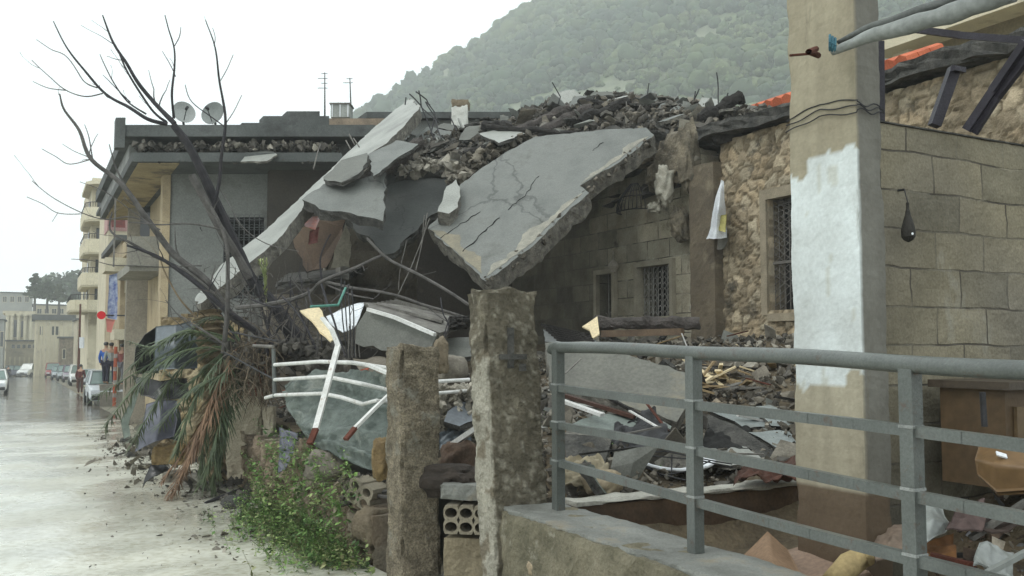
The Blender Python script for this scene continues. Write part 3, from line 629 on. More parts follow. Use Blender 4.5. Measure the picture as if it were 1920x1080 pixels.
# conifers far left
def conifer(px, py, pyb, Y, seed, lab, r=1.9, col=(.06, .085, .05)):
    top = P(px, py, Y); bz_ = P(px, pyb, Y).z; t = thing('conifer', lab, 'tree', (top.x, top.y, bz_), 'conifers above the far roofs'); r_ = random.Random(seed)
    mb = MB(); mb.tube([Vector((top.x, top.y, bz_ - 3)), top], [.3, .04], 7); mb.build('trunk', MBARK, t)
    cs, rs, cl = [], [], []; H = top.z - bz_
    for k in range(60):
        f = r_.random() ** .8; a = r_.uniform(0, 6.28); rad = r * (f + .08) * r_.uniform(.3, 1); cs.append((top.x + rad * math.cos(a), top.y + rad * math.sin(a), top.z - H * f)); rs.append(.35 + .4 * f); cl.append(col)
    V, F, Cc = leafcloud(cs, rs, cl, 60, .12, seed, .5); o = np_mesh('crown', V - np.array(t['_o']), F, Cc, MLEAF); o.parent = t
conifer(67, 512, 558, 175, 1, 'tallest dark conifer rising above the far roofs', 2.3)
conifer(90, 524, 558, 178, 2, 'shorter dark conifer right of the tallest one', 2.1)
conifer(112, 533, 564, 172, 3, 'feathery low conifer in front of the hazy hill', 1.5, (.08, .10, .06))
cs = [(P(rnd.uniform(75, 165), 525, 230).x, 230 + rnd.uniform(-6, 6), P(100, rnd.uniform(520, 556), 230).z) for _ in range(26)]
V, F, Cc = leafcloud(cs, [2.6] * 26, [(.07, .1, .06)] * 26, 50, .4, 9); tag(np_mesh('distant_trees', V, F, Cc, MLEAF), 'hazy grey green trees behind the conifers', 'trees', kind='stuff')
# ---------------------------------------------------------------- cars
def car(px, py, kind, paint, label, heading=0, lamp=True):
    p = G(px, py); t = thing({'van': 'parked_van'}.get(kind, 'parked_car'), label, 'van' if kind == 'van' else 'car', p, 'vehicles along the wet street')
    f = (-U) if heading == 0 else U; a = Matrix.Rotation(heading if heading not in (0, 1) else 0, 3, 'Z'); f = a @ f; r_ = Vector((f.y, -f.x, 0))
    Lc = 4.2; hw = .84 if kind != 'van' else .88
    if kind == 'van': prof = [(-2.1, .9), (-2.05, 1.0), (1.0, 1.0), (1.6, .98), (2.0, .85), (2.12, .62)]; cab = [(-2.05, 1.0, -2.0, 1.78), (1.35, 1.0, .75, 1.78)]
    elif kind == 'hatch': prof = [(-1.95, .85), (-1.85, .95), (.9, .93), (1.5, .86), (1.95, .72), (2.08, .5)]; cab = [(-1.85, .95, -1.5, 1.46), (1.15, .92, .3, 1.46)]
    else: prof = [(-2.15, .75), (-2.0, .88), (-1.2, .92), (.8, .9), (1.6, .83), (2.05, .7), (2.18, .5)]; cab = [(-1.55, .91, -.85, 1.4), (1.05, .9, .3, 1.4)]
    def q(x, y, z): return p + f * x + r_ * y + Z * z
    mb = MB(); secs = []
    for x, zt in prof:
        w_ = hw * (1 - .10 * (abs(x) / 2.15) ** 4)
        secs.append([q(x, s_ * w_ * k, z) for s_, k, z in ((-1, .9, .24), (-1, 1, .36), (-1, 1.0, zt * .62), (-1, .96, zt - .06), (-1, .86, zt), (1, .86, zt), (1, .96, zt - .06), (1, 1.0, zt * .62), (1, 1, .36), (1, .9, .24))])
    n = 10; vs = [v for s_ in secs for v in s_]; fs = [(i * n + j, i * n + (j + 1) % n, (i + 1) * n + (j + 1) % n, (i + 1) * n + j) for i in range(len(secs) - 1) for j in range(n)]
    mb.add(vs, fs + [tuple(range(n))[::-1], tuple((len(secs) - 1) * n + j for j in range(n))])
    (x0, z0, x0t, zt), (x1, z1, x1t, _) = cab; wt = hw * .76; wb = hw * .93
    mb.box(q((x0t + x1t) / 2, 0, zt + .012), ((x1t - x0t) / 2 + .04, wt + .02, .022), (f, r_, Z))
    for sx, xb, xt, zb_ in ((0, x0, x0t, z0), (0, x1, x1t, z1)):
        for sy in (-1, 1): mb.bar(q(xb, sy * wb, zb_), q(xt, sy * wt, zt), .07)
    for sy in (-1, 1): mb.bar(q(-.35, sy * wb, z0), q(-.35, sy * wt, zt), .07)
    body = mb.build('body', paint, t)
    def pane(pts, nm='window'):
        m_ = MB(); c = sum(pts, Vector()) / 4; m_.add([c + (x - c) * .94 for x in pts], [(0, 1, 2, 3)]); m_.build(nm, MGLG if lamp else MGLASS, t)
    pane([q(x1, -wb, z1), q(x1, wb, z1), q(x1t, wt, zt), q(x1t, -wt, zt)], 'windscreen'); pane([q(x0, wb, z0), q(x0, -wb, z0), q(x0t, -wt, zt), q(x0t, wt, zt)], 'rear_window')
    for sy in (-1, 1):
        pane([q(-.3, sy * wb, z0), q(x1 - .08, sy * wb, z0), q(x1t - .05, sy * wt, zt), q(-.3, sy * wt, zt)])
        if kind != 'van': pane([q(x0 + .08, sy * wb, z0), q(-.4, sy * wb, z0), q(-.4, sy * wt, zt), q(x0t + .05, sy * wt, zt)])
    for sx in (-1.3, 1.32):
        for sy in (-1, 1):
            m_ = MB(); c = q(sx, sy * (hw - .09), .31); m_.tube([c - r_ * .1, c + r_ * .1], .31, 18); wh = m_.build('wheel', MBLK, t)
            m_ = MB(); m_.tube([c + r_ * sy * .1, c + r_ * sy * .112], .19, 14); m_.build('rim', MRAIL, wh)
    for sy in (-1, 1):
        m_ = MB(); m_.box(q(prof[-1][0] - .03, sy * .58, .62), (.06, .17, .08), (f, r_, Z)); m_.build('headlight', MWHITE, t)
        m_ = MB(); m_.box(q(prof[0][0] + .02, sy * .66, .8), (.04, .1, .1), (f, r_, Z)); m_.build('tail_light', MORG, t)
    m_ = MB(); m_.box(q(prof[-1][0] + .01, 0, .38), (.05, .72, .10), (f, r_, Z)); m_.build('bumper', MBLK, t)
    m_ = MB(); m_.box(q(prof[-1][0] + .04, 0, .56), (.03, .28, .06), (f, r_, Z)); m_.build('grille', MBLK, t)
    if p.y > 80: t.scale = (1.2, 1.2, 1.2)
    return t
def paint(n, c): return mat('paint_' + n, c, tuple(x * .85 for x in c), 1, .22, 0, spec=.7, grain=0)
car(199, 757, 'hatch', paint('silver', (.50, .54, .56)), 'pale silver hatchback facing the camera, nearest car behind the palm fronds')
car(-14, 738, 'hatch', paint('white', (.75, .77, .75)), 'white car cut by the left edge of the photo, facing the camera')
car(58, 706, 'van', paint('white', (.75, .77, .75)), 'small white van with dark windows parked at the end of the street', 2.6)
car(28, 706, 'hatch', paint('dark', (.05, .06, .09)), 'dark blue car parked left of the white van', .9)
car(20, 704, 'sedan', paint('grey', (.25, .27, .28)), 'grey green car almost hidden beside the dark blue car')
car(99, 708, 'van', paint('red', (.28, .04, .04)), 'dark red boxy car first in the parked row past the white van')
car(112, 711, 'sedan', paint('bluegrey', (.16, .2, .22)), 'blue grey car parked right behind the dark red car')
car(124, 714, 'hatch', paint('green', (.12, .16, .16)), 'dark green hatchback in the middle of the parked row')
car(136, 716, 'hatch', paint('plum', (.12, .08, .12)), 'plum coloured hatchback left of the rusty pole')
car(152, 722, 'hatch', paint('white', (.75, .77, .75)), 'white hatchback just behind the rusty pole')
car(171, 726, 'sedan', paint('silver', (.50, .54, .56)), 'silver saloon between the rusty pole and the nearest hatchback')
mb = MB(); q_ = P(186, 721, 39.2); ss_, v_ = sv(q_); mb.sbox(ss_ - .4, ss_ + 3.2, v_, v_ + 4, gz(ss_) - .2, q_.z); mb.sbox(ss_ - .8, ss_ - .402, v_, v_ + 4, gz(ss_) - .2, q_.z - .3); tag(mb.build('pavement_step', mat('paving', (.35, .32, .26))), kind='structure')
# ---------------------------------------------------------------- people far off
MSKIN = mat('skin', (.5, .3, .2), None, 3, .6, 0, grain=0)
def skinned(name, pts, edges, rad, m, parent, o):
    me = bpy.data.meshes.new(name); me.from_pydata([tuple(Vector(p)) for p in pts], edges, []); ob = bpy.data.objects.new(name, me); C.objects.link(ob)
    md = ob.modifiers.new('s', 'SKIN'); 
    for v, r_ in zip(me.skin_vertices[0].data if me.skin_vertices else [], rad): v.radius = (r_, r_)
    if not me.skin_vertices:
        pass
    ob.modifiers.new('u', 'SUBSURF').levels = 1; ob.modifiers['u'].render_levels = 1
    me.materials.append(m); ob.parent = parent; return ob
def person(px, py, label, top, legs, rot=0, stride=.12):
    p = G(px, py) if py > 725 or px < 100 else P(px, py, 39.5); t = thing('person', label, 'person', p, 'people walking by the shops'); t.rotation_euler.z = rot
    J = [(0, 0, .95), (0, 0, 1.2), (0, 0, 1.42), (0, .01, 1.52), (0, .02, 1.66), (-.1, 0, .9), (-.11, stride, .5), (-.11, stride * .9, .07), (-.11, stride + .13, .03), (.1, 0, .9), (.11, -stride * .4, .48), (.11, -stride, .07), (.11, -stride + .13, .03),
         (-.19, 0, 1.4), (-.25, -.06, 1.12), (-.25, .06, .88), (-.25, .1, .78), (.19, 0, 1.4), (.25, .04, 1.12), (.24, .16, .9), (.24, .22, .82), (0, .03, 1.74)]
    E = [(0, 1), (1, 2), (2, 3), (3, 4), (4, 21), (0, 5), (5, 6), (6, 7), (7, 8), (0, 9), (9, 10), (10, 11), (11, 12), (2, 13), (13, 14), (14, 15), (15, 16), (2, 17), (17, 18), (18, 19), (19, 20)]
    R = [.13, .13, .12, .05, .09, .085, .06, .04, .04, .085, .06, .04, .04, .06, .045, .035, .03, .06, .045, .035, .03, .07]
    body = skinned('body', J, E, R, MSKIN, t, p)
    i = [1, 0, 2, 13, 14, 15, 17, 18, 19]; mp = {k: n_ for n_, k in enumerate(i)}
    skinned('jacket', [J[k] for k in i], [(mp[a], mp[b_]) for a, b_ in E if a in mp and b_ in mp], [R[k] + .022 for k in i], top, t, p)
    i = [0, 5, 6, 7, 9, 10, 11]; mp = {k: n_ for n_, k in enumerate(i)}
    skinned('trousers', [J[k] for k in i], [(mp[a], mp[b_]) for a, b_ in E if a in mp and b_ in mp], [R[k] + .018 for k in i], legs, t, p)
    mb = MB(); rockmesh(mb, (p.x, p.y - .01, p.z + 1.72), .095, .1, .085, 3, .08, 2); mb.build('hair', MBLK, t)
    return t
cl = lambda n, c: mat('cloth_' + n, c, None, 3, .85, 0, grain=0)
person(197, 719, 'person in a bright blue jacket walking by the shop fronts', cl('blue', (.03, .15, .6)), cl('navy', (.03, .03, .06)))
person(207, 720, 'person in a pale grey top and dark trousers right of the blue jacket', cl('pale', (.45, .48, .45)), cl('navy', (.03, .03, .06)), .4)
person(228, 722, 'person in a dull red top half hidden by the orange post', cl('dullred', (.3, .09, .08)), cl('grey', (.2, .2, .22)), -.5)
person(15, 712, 'person in dark clothes standing by the dark blue car', cl('black', (.02, .02, .04)), cl('navy', (.03, .03, .06)), .2)
person(150, 738, 'person in a dark red coat standing at the foot of the rusty pole', cl('coat', (.14, .03, .03)), cl('brown', (.1, .04, .03)), 0, .03)
# ================================================================ PLOT GROUND
def hp(s, v):
    n_ = .09 * nz((s, v, 0), .9) + .05 * nz((s, v, 3), 2.4)
    pit = .30 + .62 * smooth((v - 3.75) / 1.0) * smooth((4.3 - s) / 1.0 + .3) + n_ * .5
    up = .60 + 1.15 * smooth((v - 4.3) / 5.4) + .42 * math.exp(-((s - 10.5) / 2.2) ** 2 - ((v - 4.6) / 1.2) ** 2) + .35 * math.exp(-((s - 7.2) / 1.0) ** 2 - ((v - 4.2) / .9) ** 2) + n_
    k = smooth((s - 5.05) / .25); return pit * (1 - k) + up * k
grid_mesh(frange(-6, 30, 200), frange(2.95, 14, 70), hp, 'rubble_ground', MEAR, colf=None)
# ---------------------------------------------------------------- retaining walls
earthc = [(.42, .34, .25), (.34, .27, .19), (.46, .40, .30), (.28, .22, .16)]
mb = MB(); fnc = stones_fn(3.2, earthc, mort=(.12, .095, .06), dep=.07, amp=.04, seed=2)
relief(mb, W(7.25, 2.55, -.5), U, Z, -VV, 6.1, 1.6, .045, fnc, .5, top=lambda x: .80 + .05 * x + .14 * nz((x, 0, 0), .9) + .1 * nz((x, 0, 5), 3.2))
tag(mb.build('rubble_stone_wall', MSTA, smooth=False), 'broken rubble stone retaining wall overgrown with weeds along the road', 'wall')
t = thing('parapet_wall', 'mossy concrete parapet wall with pale cement top under the grey railing', 'wall', W(2, 2.95, -.1))
mb = MB(); roughbox(mb, W(1.4, 2.98, .10), (4.05, .235, .54), (U, VV, Z), .06, .022, 5, chip=.03); mb.build('wall', mat('mossy_concrete', (.30, .27, .19), (.14, .13, .085), 4, .9, .9, 24, dirt=(.42, .40, .32), dirt_scale=5, dirt_amt=.2, bdist=.04), t)
mb = MB(); roughbox(mb, W(1.38, 2.99, .635), (4.0, .215, .018), (U, VV, Z), .05, .012, 8); mb.build('cement_top', MCEM, t)
# interior low wall across the plot (brown render, pale capping)
t = thing('low_wall', 'low brown rendered wall with flaking whitish top behind the railing', 'wall', W(5.2, 5, .1))
mb = MB(); roughbox(mb, W(5.27, 5.2, .27), (.09, 1.98, .37), (U, VV, Z), .06, .012, 3); mb.build('wall', MBRN, t)
mb = MB(); roughbox(mb, W(5.27, 5.2, .655), (.105, 1.98, .018), (U, VV, Z), .05, .012, 4, chip=.03); mb.build('capping', mat('pale_capping', (.58, .57, .5), (.4, .39, .34), 5, .8, .6, 30), t)
# ---------------------------------------------------------------- block wall and column
BC = [(.225, .20, .155), (.21, .185, .14), (.26, .245, .205), (.20, .185, .15), (.235, .205, .15), (.185, .17, .14)]
bt = MB(); relief(bt, W(3.25, 3.80, .3), VV, Z, -U, 6.2, 2.575, .0235, lambda x, y: (.006 * nz((x, y, 0), 9) + .004 * nz((x, y, 0), 21), (.26 + .06 * nz((x, y, 1), 1.6), .238 + .05 * nz((x, y, 1), 1.6), .182 + .02 * nz((x, y, 1), 1.6))), .18)
bw = thing('block_wall', 'tall grey brown concrete block wall right of the whitewashed column', 'wall', W(3.3, 6, .3)); bt.build('blocks', brickmat('block_courses', MBLA, VV, .41, .205, (.075, .066, .052), .006, .03), bw)
mb = MB(); mb.sbox(3.24, 3.44, 3.87, 6.0, 2.877, 2.885); mb.build('mortar_edge', MBRD, bw)
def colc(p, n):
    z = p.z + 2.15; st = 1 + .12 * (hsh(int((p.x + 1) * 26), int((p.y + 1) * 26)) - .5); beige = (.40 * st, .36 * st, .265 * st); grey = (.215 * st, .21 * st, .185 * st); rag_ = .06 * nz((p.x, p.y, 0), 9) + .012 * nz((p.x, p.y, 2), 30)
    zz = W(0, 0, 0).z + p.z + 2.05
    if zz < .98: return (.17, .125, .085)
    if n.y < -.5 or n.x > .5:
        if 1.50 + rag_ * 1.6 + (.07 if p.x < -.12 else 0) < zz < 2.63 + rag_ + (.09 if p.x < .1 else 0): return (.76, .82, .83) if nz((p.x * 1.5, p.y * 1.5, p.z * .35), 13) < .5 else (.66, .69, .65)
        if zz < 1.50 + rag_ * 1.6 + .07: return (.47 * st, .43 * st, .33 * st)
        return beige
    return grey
mb = MB(); roughbox(mb, W(3.43, 3.77, 2.05), (.23, .095, 2.15), (U, VV, Z), .022, .004, 3, colfn=colc, chip=.012)
ct = thing('concrete_column', 'tall rough concrete column with a whitewashed middle band', 'column', W(3.43, 3.77, -.1)); mb.build('shaft', MCOLA, ct)
mb = MB()
for zo, a in ((.0, 0), (.035, 1), (.07, 2)):
    pts = []
    for t_ in frange(0, 1, 24):
        sx = -.245 + .49 * t_; pts.append(W(3.43 - sx, 3.77 - .106 + .004 * a, 2.92 + zo - .07 * abs(t_ - .5) + .005 * math.sin(t_ * 13 + a * 2)))
    for t_ in frange(0, 1, 10): pts.append(W(3.43 - .245, 3.77 - .1 + .2 * t_, 2.90 + zo * .5 + .012 * math.sin(t_ * 9 + a)))
    mb.tube(pts, .0035, 5)
mb.build('tie_wire', MIRON, ct)
mb = MB(); a = P(1518, 101, 4.7); mb.tube([P(1482, 104, 4.5), a], .007, 7); mb.tube([P(1530, 92, 4.6), P(1516, 97, 4.3), P(1534, 104, 4.55)], .016, 7); mb.build('rebar_stub', MRUST, ct)
# hanging black lantern on block wall
q = PV(1700, 400, 4.15); q = W(3.21, sv(PPL(1700, 400, W(3.2, 4, 0), U))[1], P(1700, 400, 4.7).z); Yq = q.y
t = thing('wall_lantern', 'small black bottle shaped lantern hanging on the block wall', 'lantern', q)
mb = MB(); prof = [(378, 0), (381, .008), (392, .007), (396, .011), (404, .015), (412, .022), (424, .031), (434, .036), (444, .034), (450, .024), (454, .0)]
c0 = P(1702, 400, Yq - .05)
mb.tube([Vector((c0.x, c0.y, P(1700, y, Yq - .05).z)) for y, _ in prof], [max(r_, .002) for _, r_ in prof], 16); mb.build('body', mat('lantern_black', (.045, .042, .036), None, 5, .8, .5, 30), t)
mb = MB(); mb.tube([Vector((c0.x, c0.y, P(1700, 378, Yq - .05).z)), q + Z * .13], .003, 5); mb.tube([q + Z * .13, q + Z * .13 + U * .06], .006, 5); mb.build('hook', MIRON, t)
mb = MB(); c1 = P(1711, 438, Yq - .11); mb.disc(c1, (0, -1, 0), .006); mb.build('lens', MWHITE, t)
# ---------------------------------------------------------------- near railing
RA = P(1043, 650, 5.95); RA.z = 1.7
def rl(Y): return Vector((RA.x - .5296 * (Y - 5.95), Y, 0))
t = thing('grey_railing', 'grey painted steel railing with round top rail in the foreground', 'railing', (RA.x, RA.y, .65))
mb = MB(); pts = [rl(6.0) + Z * 1.665, rl(5.985) + Z * 1.69, rl(5.94) + Z * 1.70] + [rl(y) + Z * (1.70 - .018 * (5.95 - y) - .004 * (5.95 - y) ** 2 + .004 * math.sin(y * 5)) for y in frange(5.9, 1.6, 30)]
mb.tube(pts, .036, 18); mb.build('top_rail', MRAIL, t, smooth=True)
for z_, b_ in ((1.435, .0), (1.195, .0), (.945, .0)):
    mb = MB(); pts = [rl(y) + Z * (z_ - .028 * (5.95 - y) + .006 * math.sin(y * 2 + z_ * 9)) for y in frange(6.0, 1.6, 20)]
    for a, b2 in zip(pts[:-1], pts[1:]): mb.bar(a, b2 + (b2 - a) * .02, .038, .045)
    mb.build('rail', MRAIL, t)
for y in (5.93, 4.72, 3.56, 2.4):
    b2 = rl(y); zt_ = 1.685 - .018 * (5.95 - y) - .004 * (5.95 - y) ** 2; mb = MB(); mb.box(b2 + Z * (zt_ + .63) / 2, (.031, .031, (zt_ - .63) / 2), (U, VV, Z)); mb.build('post', MRAIL, t)
    mb = MB()
    for z_ in (1.435, 1.195, .945):
     mb = MB(); mb.box(b2 + Z * (z_ + .022 - .028 * (5.95 - y)), (.034, .034, .006), (U, VV, Z))
     mb.build('weld', mat('pale_weld', (.42, .44, .42), None, 9, .6, .5, 60), t)
# ---------------------------------------------------------------- weathered posts
def post(px, pyt, Y, hw, label, seed, white=False, lean=(0, 0), hd=None):
    p = P(px, pyt, Y); zb = gz(5) - .15; h = (p.z - zb) / 2; ax = (U, VV, Vector((lean[0], lean[1], 1)).normalized())
    def cf(q, n): return (1.9, 1.9, 1.85) if white and n.x < -.5 and False else (1, 1, 1)
    mb = MB(); c = Vector((p.x, p.y, zb)) + ax[2] * h
    roughbox(mb, c, (hw, hd or hw, h), ax, .028, .018, seed, chip=.05, top_amp=.04)
    return mb, p
mb, p = post(779, 650, 7.05, .16, '', 3, lean=(-.012, 0)); tag(mb.build('concrete_post', MPOST), 'shorter crumbling concrete gatepost in front of the rubble', 'post')
MPOSTW = mat('post_dark', (1.1, 1.1, 1.1), (.6, .6, .58), 4, .95, 1.0, 28, attr=True, bdist=.05, dirt=(.27, .25, .19), dirt_scale=5, dirt_amt=.06)
def pbc(p, n):
    e = nz((p.x, p.y, p.z), 6) + .6 * nz((p.x, p.y, p.z), 17)
    if n.y < -.5 and p.z < .60 + .3 * nz(p, 3): return (.56, .53, .44) if e > -.35 else (.3, .26, .19)
    if nz((p.x, p.y, p.z), 26) > .32: return (.42, .39, .31)
    if e > .62: return (.30, .27, .2)
    return (.215, .19, .14)
p = P(972, 545, 6.2); zb = gz(5) - .15; h = (p.z - zb) / 2; axp = (U, VV, Vector((-.05, 0, 1)).normalized())
mb = MB(); roughbox(mb, Vector((p.x, p.y, zb)) + axp[2] * h, (.13, .205, h), axp, .024, .018, 9, colfn=pbc, chip=.045, top_amp=.03)
t = thing('concrete_post', 'taller chipped concrete gatepost beside the end of the railing', 'post', (p.x, p.y, gz(5))); mb.build('shaft', MPOSTW, t)
# dark bars stand in for shaded recesses near the top of the tall post
mb = MB()
for x0, y0, x1, y1 in ((952, 614, 963, 690), (934, 664, 990, 674), (974, 682, 986, 696)):
    a, b_ = P(x0, y0, 6.02), P(x1, y1, 6.02); mb.box((a + b_) / 2 + Vector((0, .03, 0)), (abs(b_.x - a.x) / 2, .012, abs(a.z - b_.z) / 2), (VV, -U, Z))
mb.build('cross_shade', MBRD, t)
# hollow blocks between the posts
def hollow(c, ax, h, m, label, holes=(3, 2), rr=.034):
    mb = MB(); a, b, d = ax; t = thing('hollow_block', label, 'block', c - d * h[2]); nx_, nz_ = holes; N_ = 14
    # front plate with round through holes
    cw, ch = 2 * h[0] / nx_, 2 * h[2] / nz_
    for i in range(nx_):
        for k in range(nz_):
            o = c + a * (-h[0] + cw * (i + .5)) + d * (-h[2] + ch * (k + .5)); ri = min(cw, ch) * .36
            sq = []; ci = []
            for q in range(N_):
                an = 2 * math.pi * q / N_; cx, cz = math.cos(an), math.sin(an); m_ = max(abs(cx), abs(cz)); sq.append((cx / m_ * cw / 2, cz / m_ * ch / 2)); ci.append((cx * ri * (1.25 if cw > ch else 1), cz * ri))
            vs = []
            for (yy) in (-h[1], h[1]):
                vs += [o + a * x + d * z + b * yy for x, z in sq] + [o + a * x + d * z + b * yy for x, z in ci]
            fs = []
            for q in range(N_):
                w_ = (q + 1) % N_; fs += [(q, w_, N_ + w_, N_ + q), (2 * N_ + w_, 2 * N_ + q, 3 * N_ + q, 3 * N_ + w_), (N_ + q, N_ + w_, 3 * N_ + w_, 3 * N_ + q), (q, 2 * N_ + q, 2 * N_ + w_, w_)]
            mb.add(vs, fs)
    mb.build('shell', m, t)
    return t
MHB = mat('hollow_block', (.40, .36, .27), (.26, .23, .17), 4, .95, .8, 40, island=0)
bx = (Vector((.95, -.15, 0)).normalized(), Vector((.15, .95, 0)).normalized(), Z)
hollow(P(882, 968, 6.75), bx, (.165, .16, .10), MHB, 'hollow concrete block with round holes wedged between the two gateposts')
mb = MB(); roughbox(mb, P(880, 1040, 6.75), (.165, .14, .15), bx, .03, .01, 6, chip=.02); tag(mb.build('concrete_block', mat('block_beige', (.36, .31, .21), (.24, .2, .13), 3, .9, .5, 30)), 'solid beige block under the hollow block between the gateposts', 'block')
mb = MB(); roughbox(mb, P(880, 918, 6.8), (.19, .15, .055), bx, .03, .012, 7, chip=.03); tag(mb.build('concrete_block', MCEM), 'flat grey cement block lying over the hollow block between the gateposts', 'block')
mb = MB(); roughbox(mb, P(880, 1085, 6.85), (.2, .2, .06), bx, .04, .012, 9, chip=.03); tag(mb.build('concrete_block', MBRD), 'dark lowest block at the foot of the stack between the gateposts', 'block')
b2x = (Vector((.8, -.5, -.35)).normalized(), Vector((.5, .86, 0)).normalized(), Vector((.3, -.15, .95)).normalized())
hollow(P(690, 924, 8.0), b2x, (.14, .12, .10), MHB, 'tilted hollow block with dark round holes on the rubble stone wall', (2, 2))
# boulders
def boulder(px, py, Y, wpx, hpx, lab, seed, m=MST, amp=.28):
    k = Y / FPX; c = P(px, py, Y); mb = MB(); rockmesh(mb, c, wpx / 2 * k, wpx / 2 * k * .8, hpx / 2 * k, seed, amp, 4)
    tag(mb.build('boulder', m, smooth=True), lab, 'rock')
MROCKP = mat('pale_rock', (.34, .31, .25), (.19, .17, .14), 3, .9, .6, 20, dirt=(.12, .1, .08), dirt_scale=3, dirt_amt=.25)
boulder(848, 692, 8.9, 70, 52, 'rounded grey boulder on the rubble between the two gateposts', 4, MROCKP, .12)
boulder(826, 668, 8.6, 36, 66, 'upright brown stone standing right behind the short gatepost', 6)
boulder(716, 860, 7.7, 44, 80, 'orange brown squared stone leaning on the short gatepost', 8, mat('ochre_stone', (.42, .30, .14), (.2, .14, .07), 4, .9, .8, 20, bdist=.04))
boulder(612, 872, 8.9, 74, 56, 'large brown grey boulder under the green tarp', 12, MROCKP)
boulder(575, 850, 9.3, 40, 60, 'dark stone left of the large boulder under the tarp', 13)
boulder(862, 860, 7.6, 70, 66, 'dark reddish rock behind the gap of the gateposts', 14, mat('red_rock', (.2, .13, .09), (.08, .055, .04), 4, .9, .8, 20))
boulder(1015, 1060, 5.7, 52, 34, 'pale tan stone at the foot of the parapet wall end', 15, mat('tan_stone', (.5, .42, .29), (.34, .27, .18), 3, .9, .6, 20))
boulder(1060, 1062, 5.6, 36, 50, 'grey wedge stone beside the pale tan stone', 16, MROCKP)
boulder(650, 925, 8.5, 60, 46, 'rough tan stone lying below the tilted hollow block', 17, MST)
boulder(700, 985, 7.8, 80, 70, 'brown stone half buried in weeds beside the short gatepost', 18, MST)
boulder(1130, 905, 6.6, 80, 46, 'tan broken stone on the low wall behind the railing', 19, mat('tan_stone', (.5, .42, .29)))
# ---------------------------------------------------------------- ruined stone house (facade plane v = 10)
HV = 10.0
def fs_(px, py): p = PV(px, py, HV); return p.dot(U), p.z
SC = [(.60, .50, .35), (.52, .44, .31), (.64, .56, .41), (.46, .38, .26), (.56, .45, .30)]
house = thing('ruined_stone_house', 'old bombed stone house with barred windows and collapsed roof', 'house', W(10, 12, .6))
sR, _ = fs_(1990, 300); sC, _ = fs_(1352, 400); sL, _ = fs_(1310, 400); sE, _ = fs_(1000, 560); sF, _ = fs_(690, 500)
zB = .9
# stone part (right)
wx0, wz1 = fs_(1484, 372); wx1, wz0 = fs_(1446, 588); a_, z1_ = fs_(1455, 372)
zt_, = (fs_(1400, 252)[1],)
win = (sC - (wx1 + .03), sC - (wx0 - .02)); 
mb = MB(); fn1 = stones_fn(4.6, SC, mort=(.40, .33, .22), dep=.022, amp=.022, seed=5, gap=.14)
relief(mb, W(sC, HV, zB), -U, Z, -VV, sC - sR, zt_ - zB, .04, fn1, .45, openings=[(win[0], win[1] + .45, wz0 - zB + .03, z1_ - zB)], top=lambda x: 99)
mb.build('stone_wall', MSTA, house)
ow = MB(); a0 = sC - win[0]; a1 = sC - win[1] - .45
for (c0, c1, d0, d1) in ((a0, a0 + .13, wz0 - .02, z1_ + .16), (a1 - .13, a1, wz0 - .02, z1_ + .16), (a1, a0, z1_ , z1_ + .16), (a1, a0, wz0 - .12, wz0)): ow.sbox(c0, c1, HV - .05, HV + .1, d0, d1)
wf = ow.build('window', mat('stone_frame', (.42, .36, .26), (.28, .24, .17), 4, .85, .5, 30), house)
mb = MB(); mb.sbox(a1, a0, HV + .35, HV + .38, wz0, z1_); mb.build('dark_room_sheet', MDK, wf)  # black sheet paints the unlit room behind the bars
mb = MB(); nn = 9
for i in range(nn + 1):
    s_ = a1 + (a0 - a1) * i / nn; mb.tube([W(s_, HV + .12, wz0), W(s_, HV + .12, z1_)], .010, 5)
for i in range(16):
    for d_ in (-1, 1):
        z0 = wz0 + (z1_ - wz0) * i / 16; za = z0; mb.tube([W(a1 if d_ > 0 else a0, HV + .11, z0), W(a0 if d_ > 0 else a1, HV + .11, min(z1_, z0 + .6))], .006, 4)
mb.bar(W(a1, HV + .1, (wz0 + z1_) / 2 - .1), W(a0, HV + .1, (wz0 + z1_) / 2 - .1), .04); mb.build('bars', mat('grey_iron', (.2, .19, .17), (.1, .09, .08), 9, .7, .3, 60), wf)
# pilaster
mb = MB(); roughbox(mb, W((sC + sL) / 2, HV - .02, 2.75), (abs(sL - sC) / 2 + .03, .16, 2.0), (U, VV, Z), .06, .015, 3)
mb.build('pilaster', mat('brown_plaster', (.20, .165, .115), (.12, .10, .075), 1.5, .9, .4, 20, dirt=(.28, .24, .17), dirt_scale=2, dirt_amt=.2), house)
# ashlar facade with door and small window
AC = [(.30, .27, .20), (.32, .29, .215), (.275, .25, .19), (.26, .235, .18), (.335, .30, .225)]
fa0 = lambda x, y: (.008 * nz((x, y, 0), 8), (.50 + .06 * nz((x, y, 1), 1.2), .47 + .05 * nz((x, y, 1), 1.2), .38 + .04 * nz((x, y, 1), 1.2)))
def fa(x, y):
    d, c = fa0(x, y); k = 1 + .25 * smooth((2.4 - x) / 1.2) - .6 * smooth((x - 1.8 + .8 * nz((x, y, 4), 1.1)) / 2.6); k = max(.2, k - .3 * max(0, nz((x, y, 7), .8))); return d, tuple(a * k for a in c)  # shade behind the slabs painted in: stone colour darkens leftwards
L_ = sF - sL
def op(x0, x1, y0, y1): s0, z1 = fs_(x1, y0); s1, _ = fs_(x0, y1); _, z0 = fs_(x0, y1); return s0, s1, z0, z1
w1 = op(1196, 1256, 494, 596); d1 = op(1120, 1148, 512, 640)
def rel(o): return (o[0] - sL, o[1] - sL, o[2] - zB, o[3] - zB)
def topf(x):
    px = 1310 - x / L_ * 600; return 4.15 + .3 * nz((x, 0, 0), 1.3) - (1.0 * smooth((x - 5) / 3))
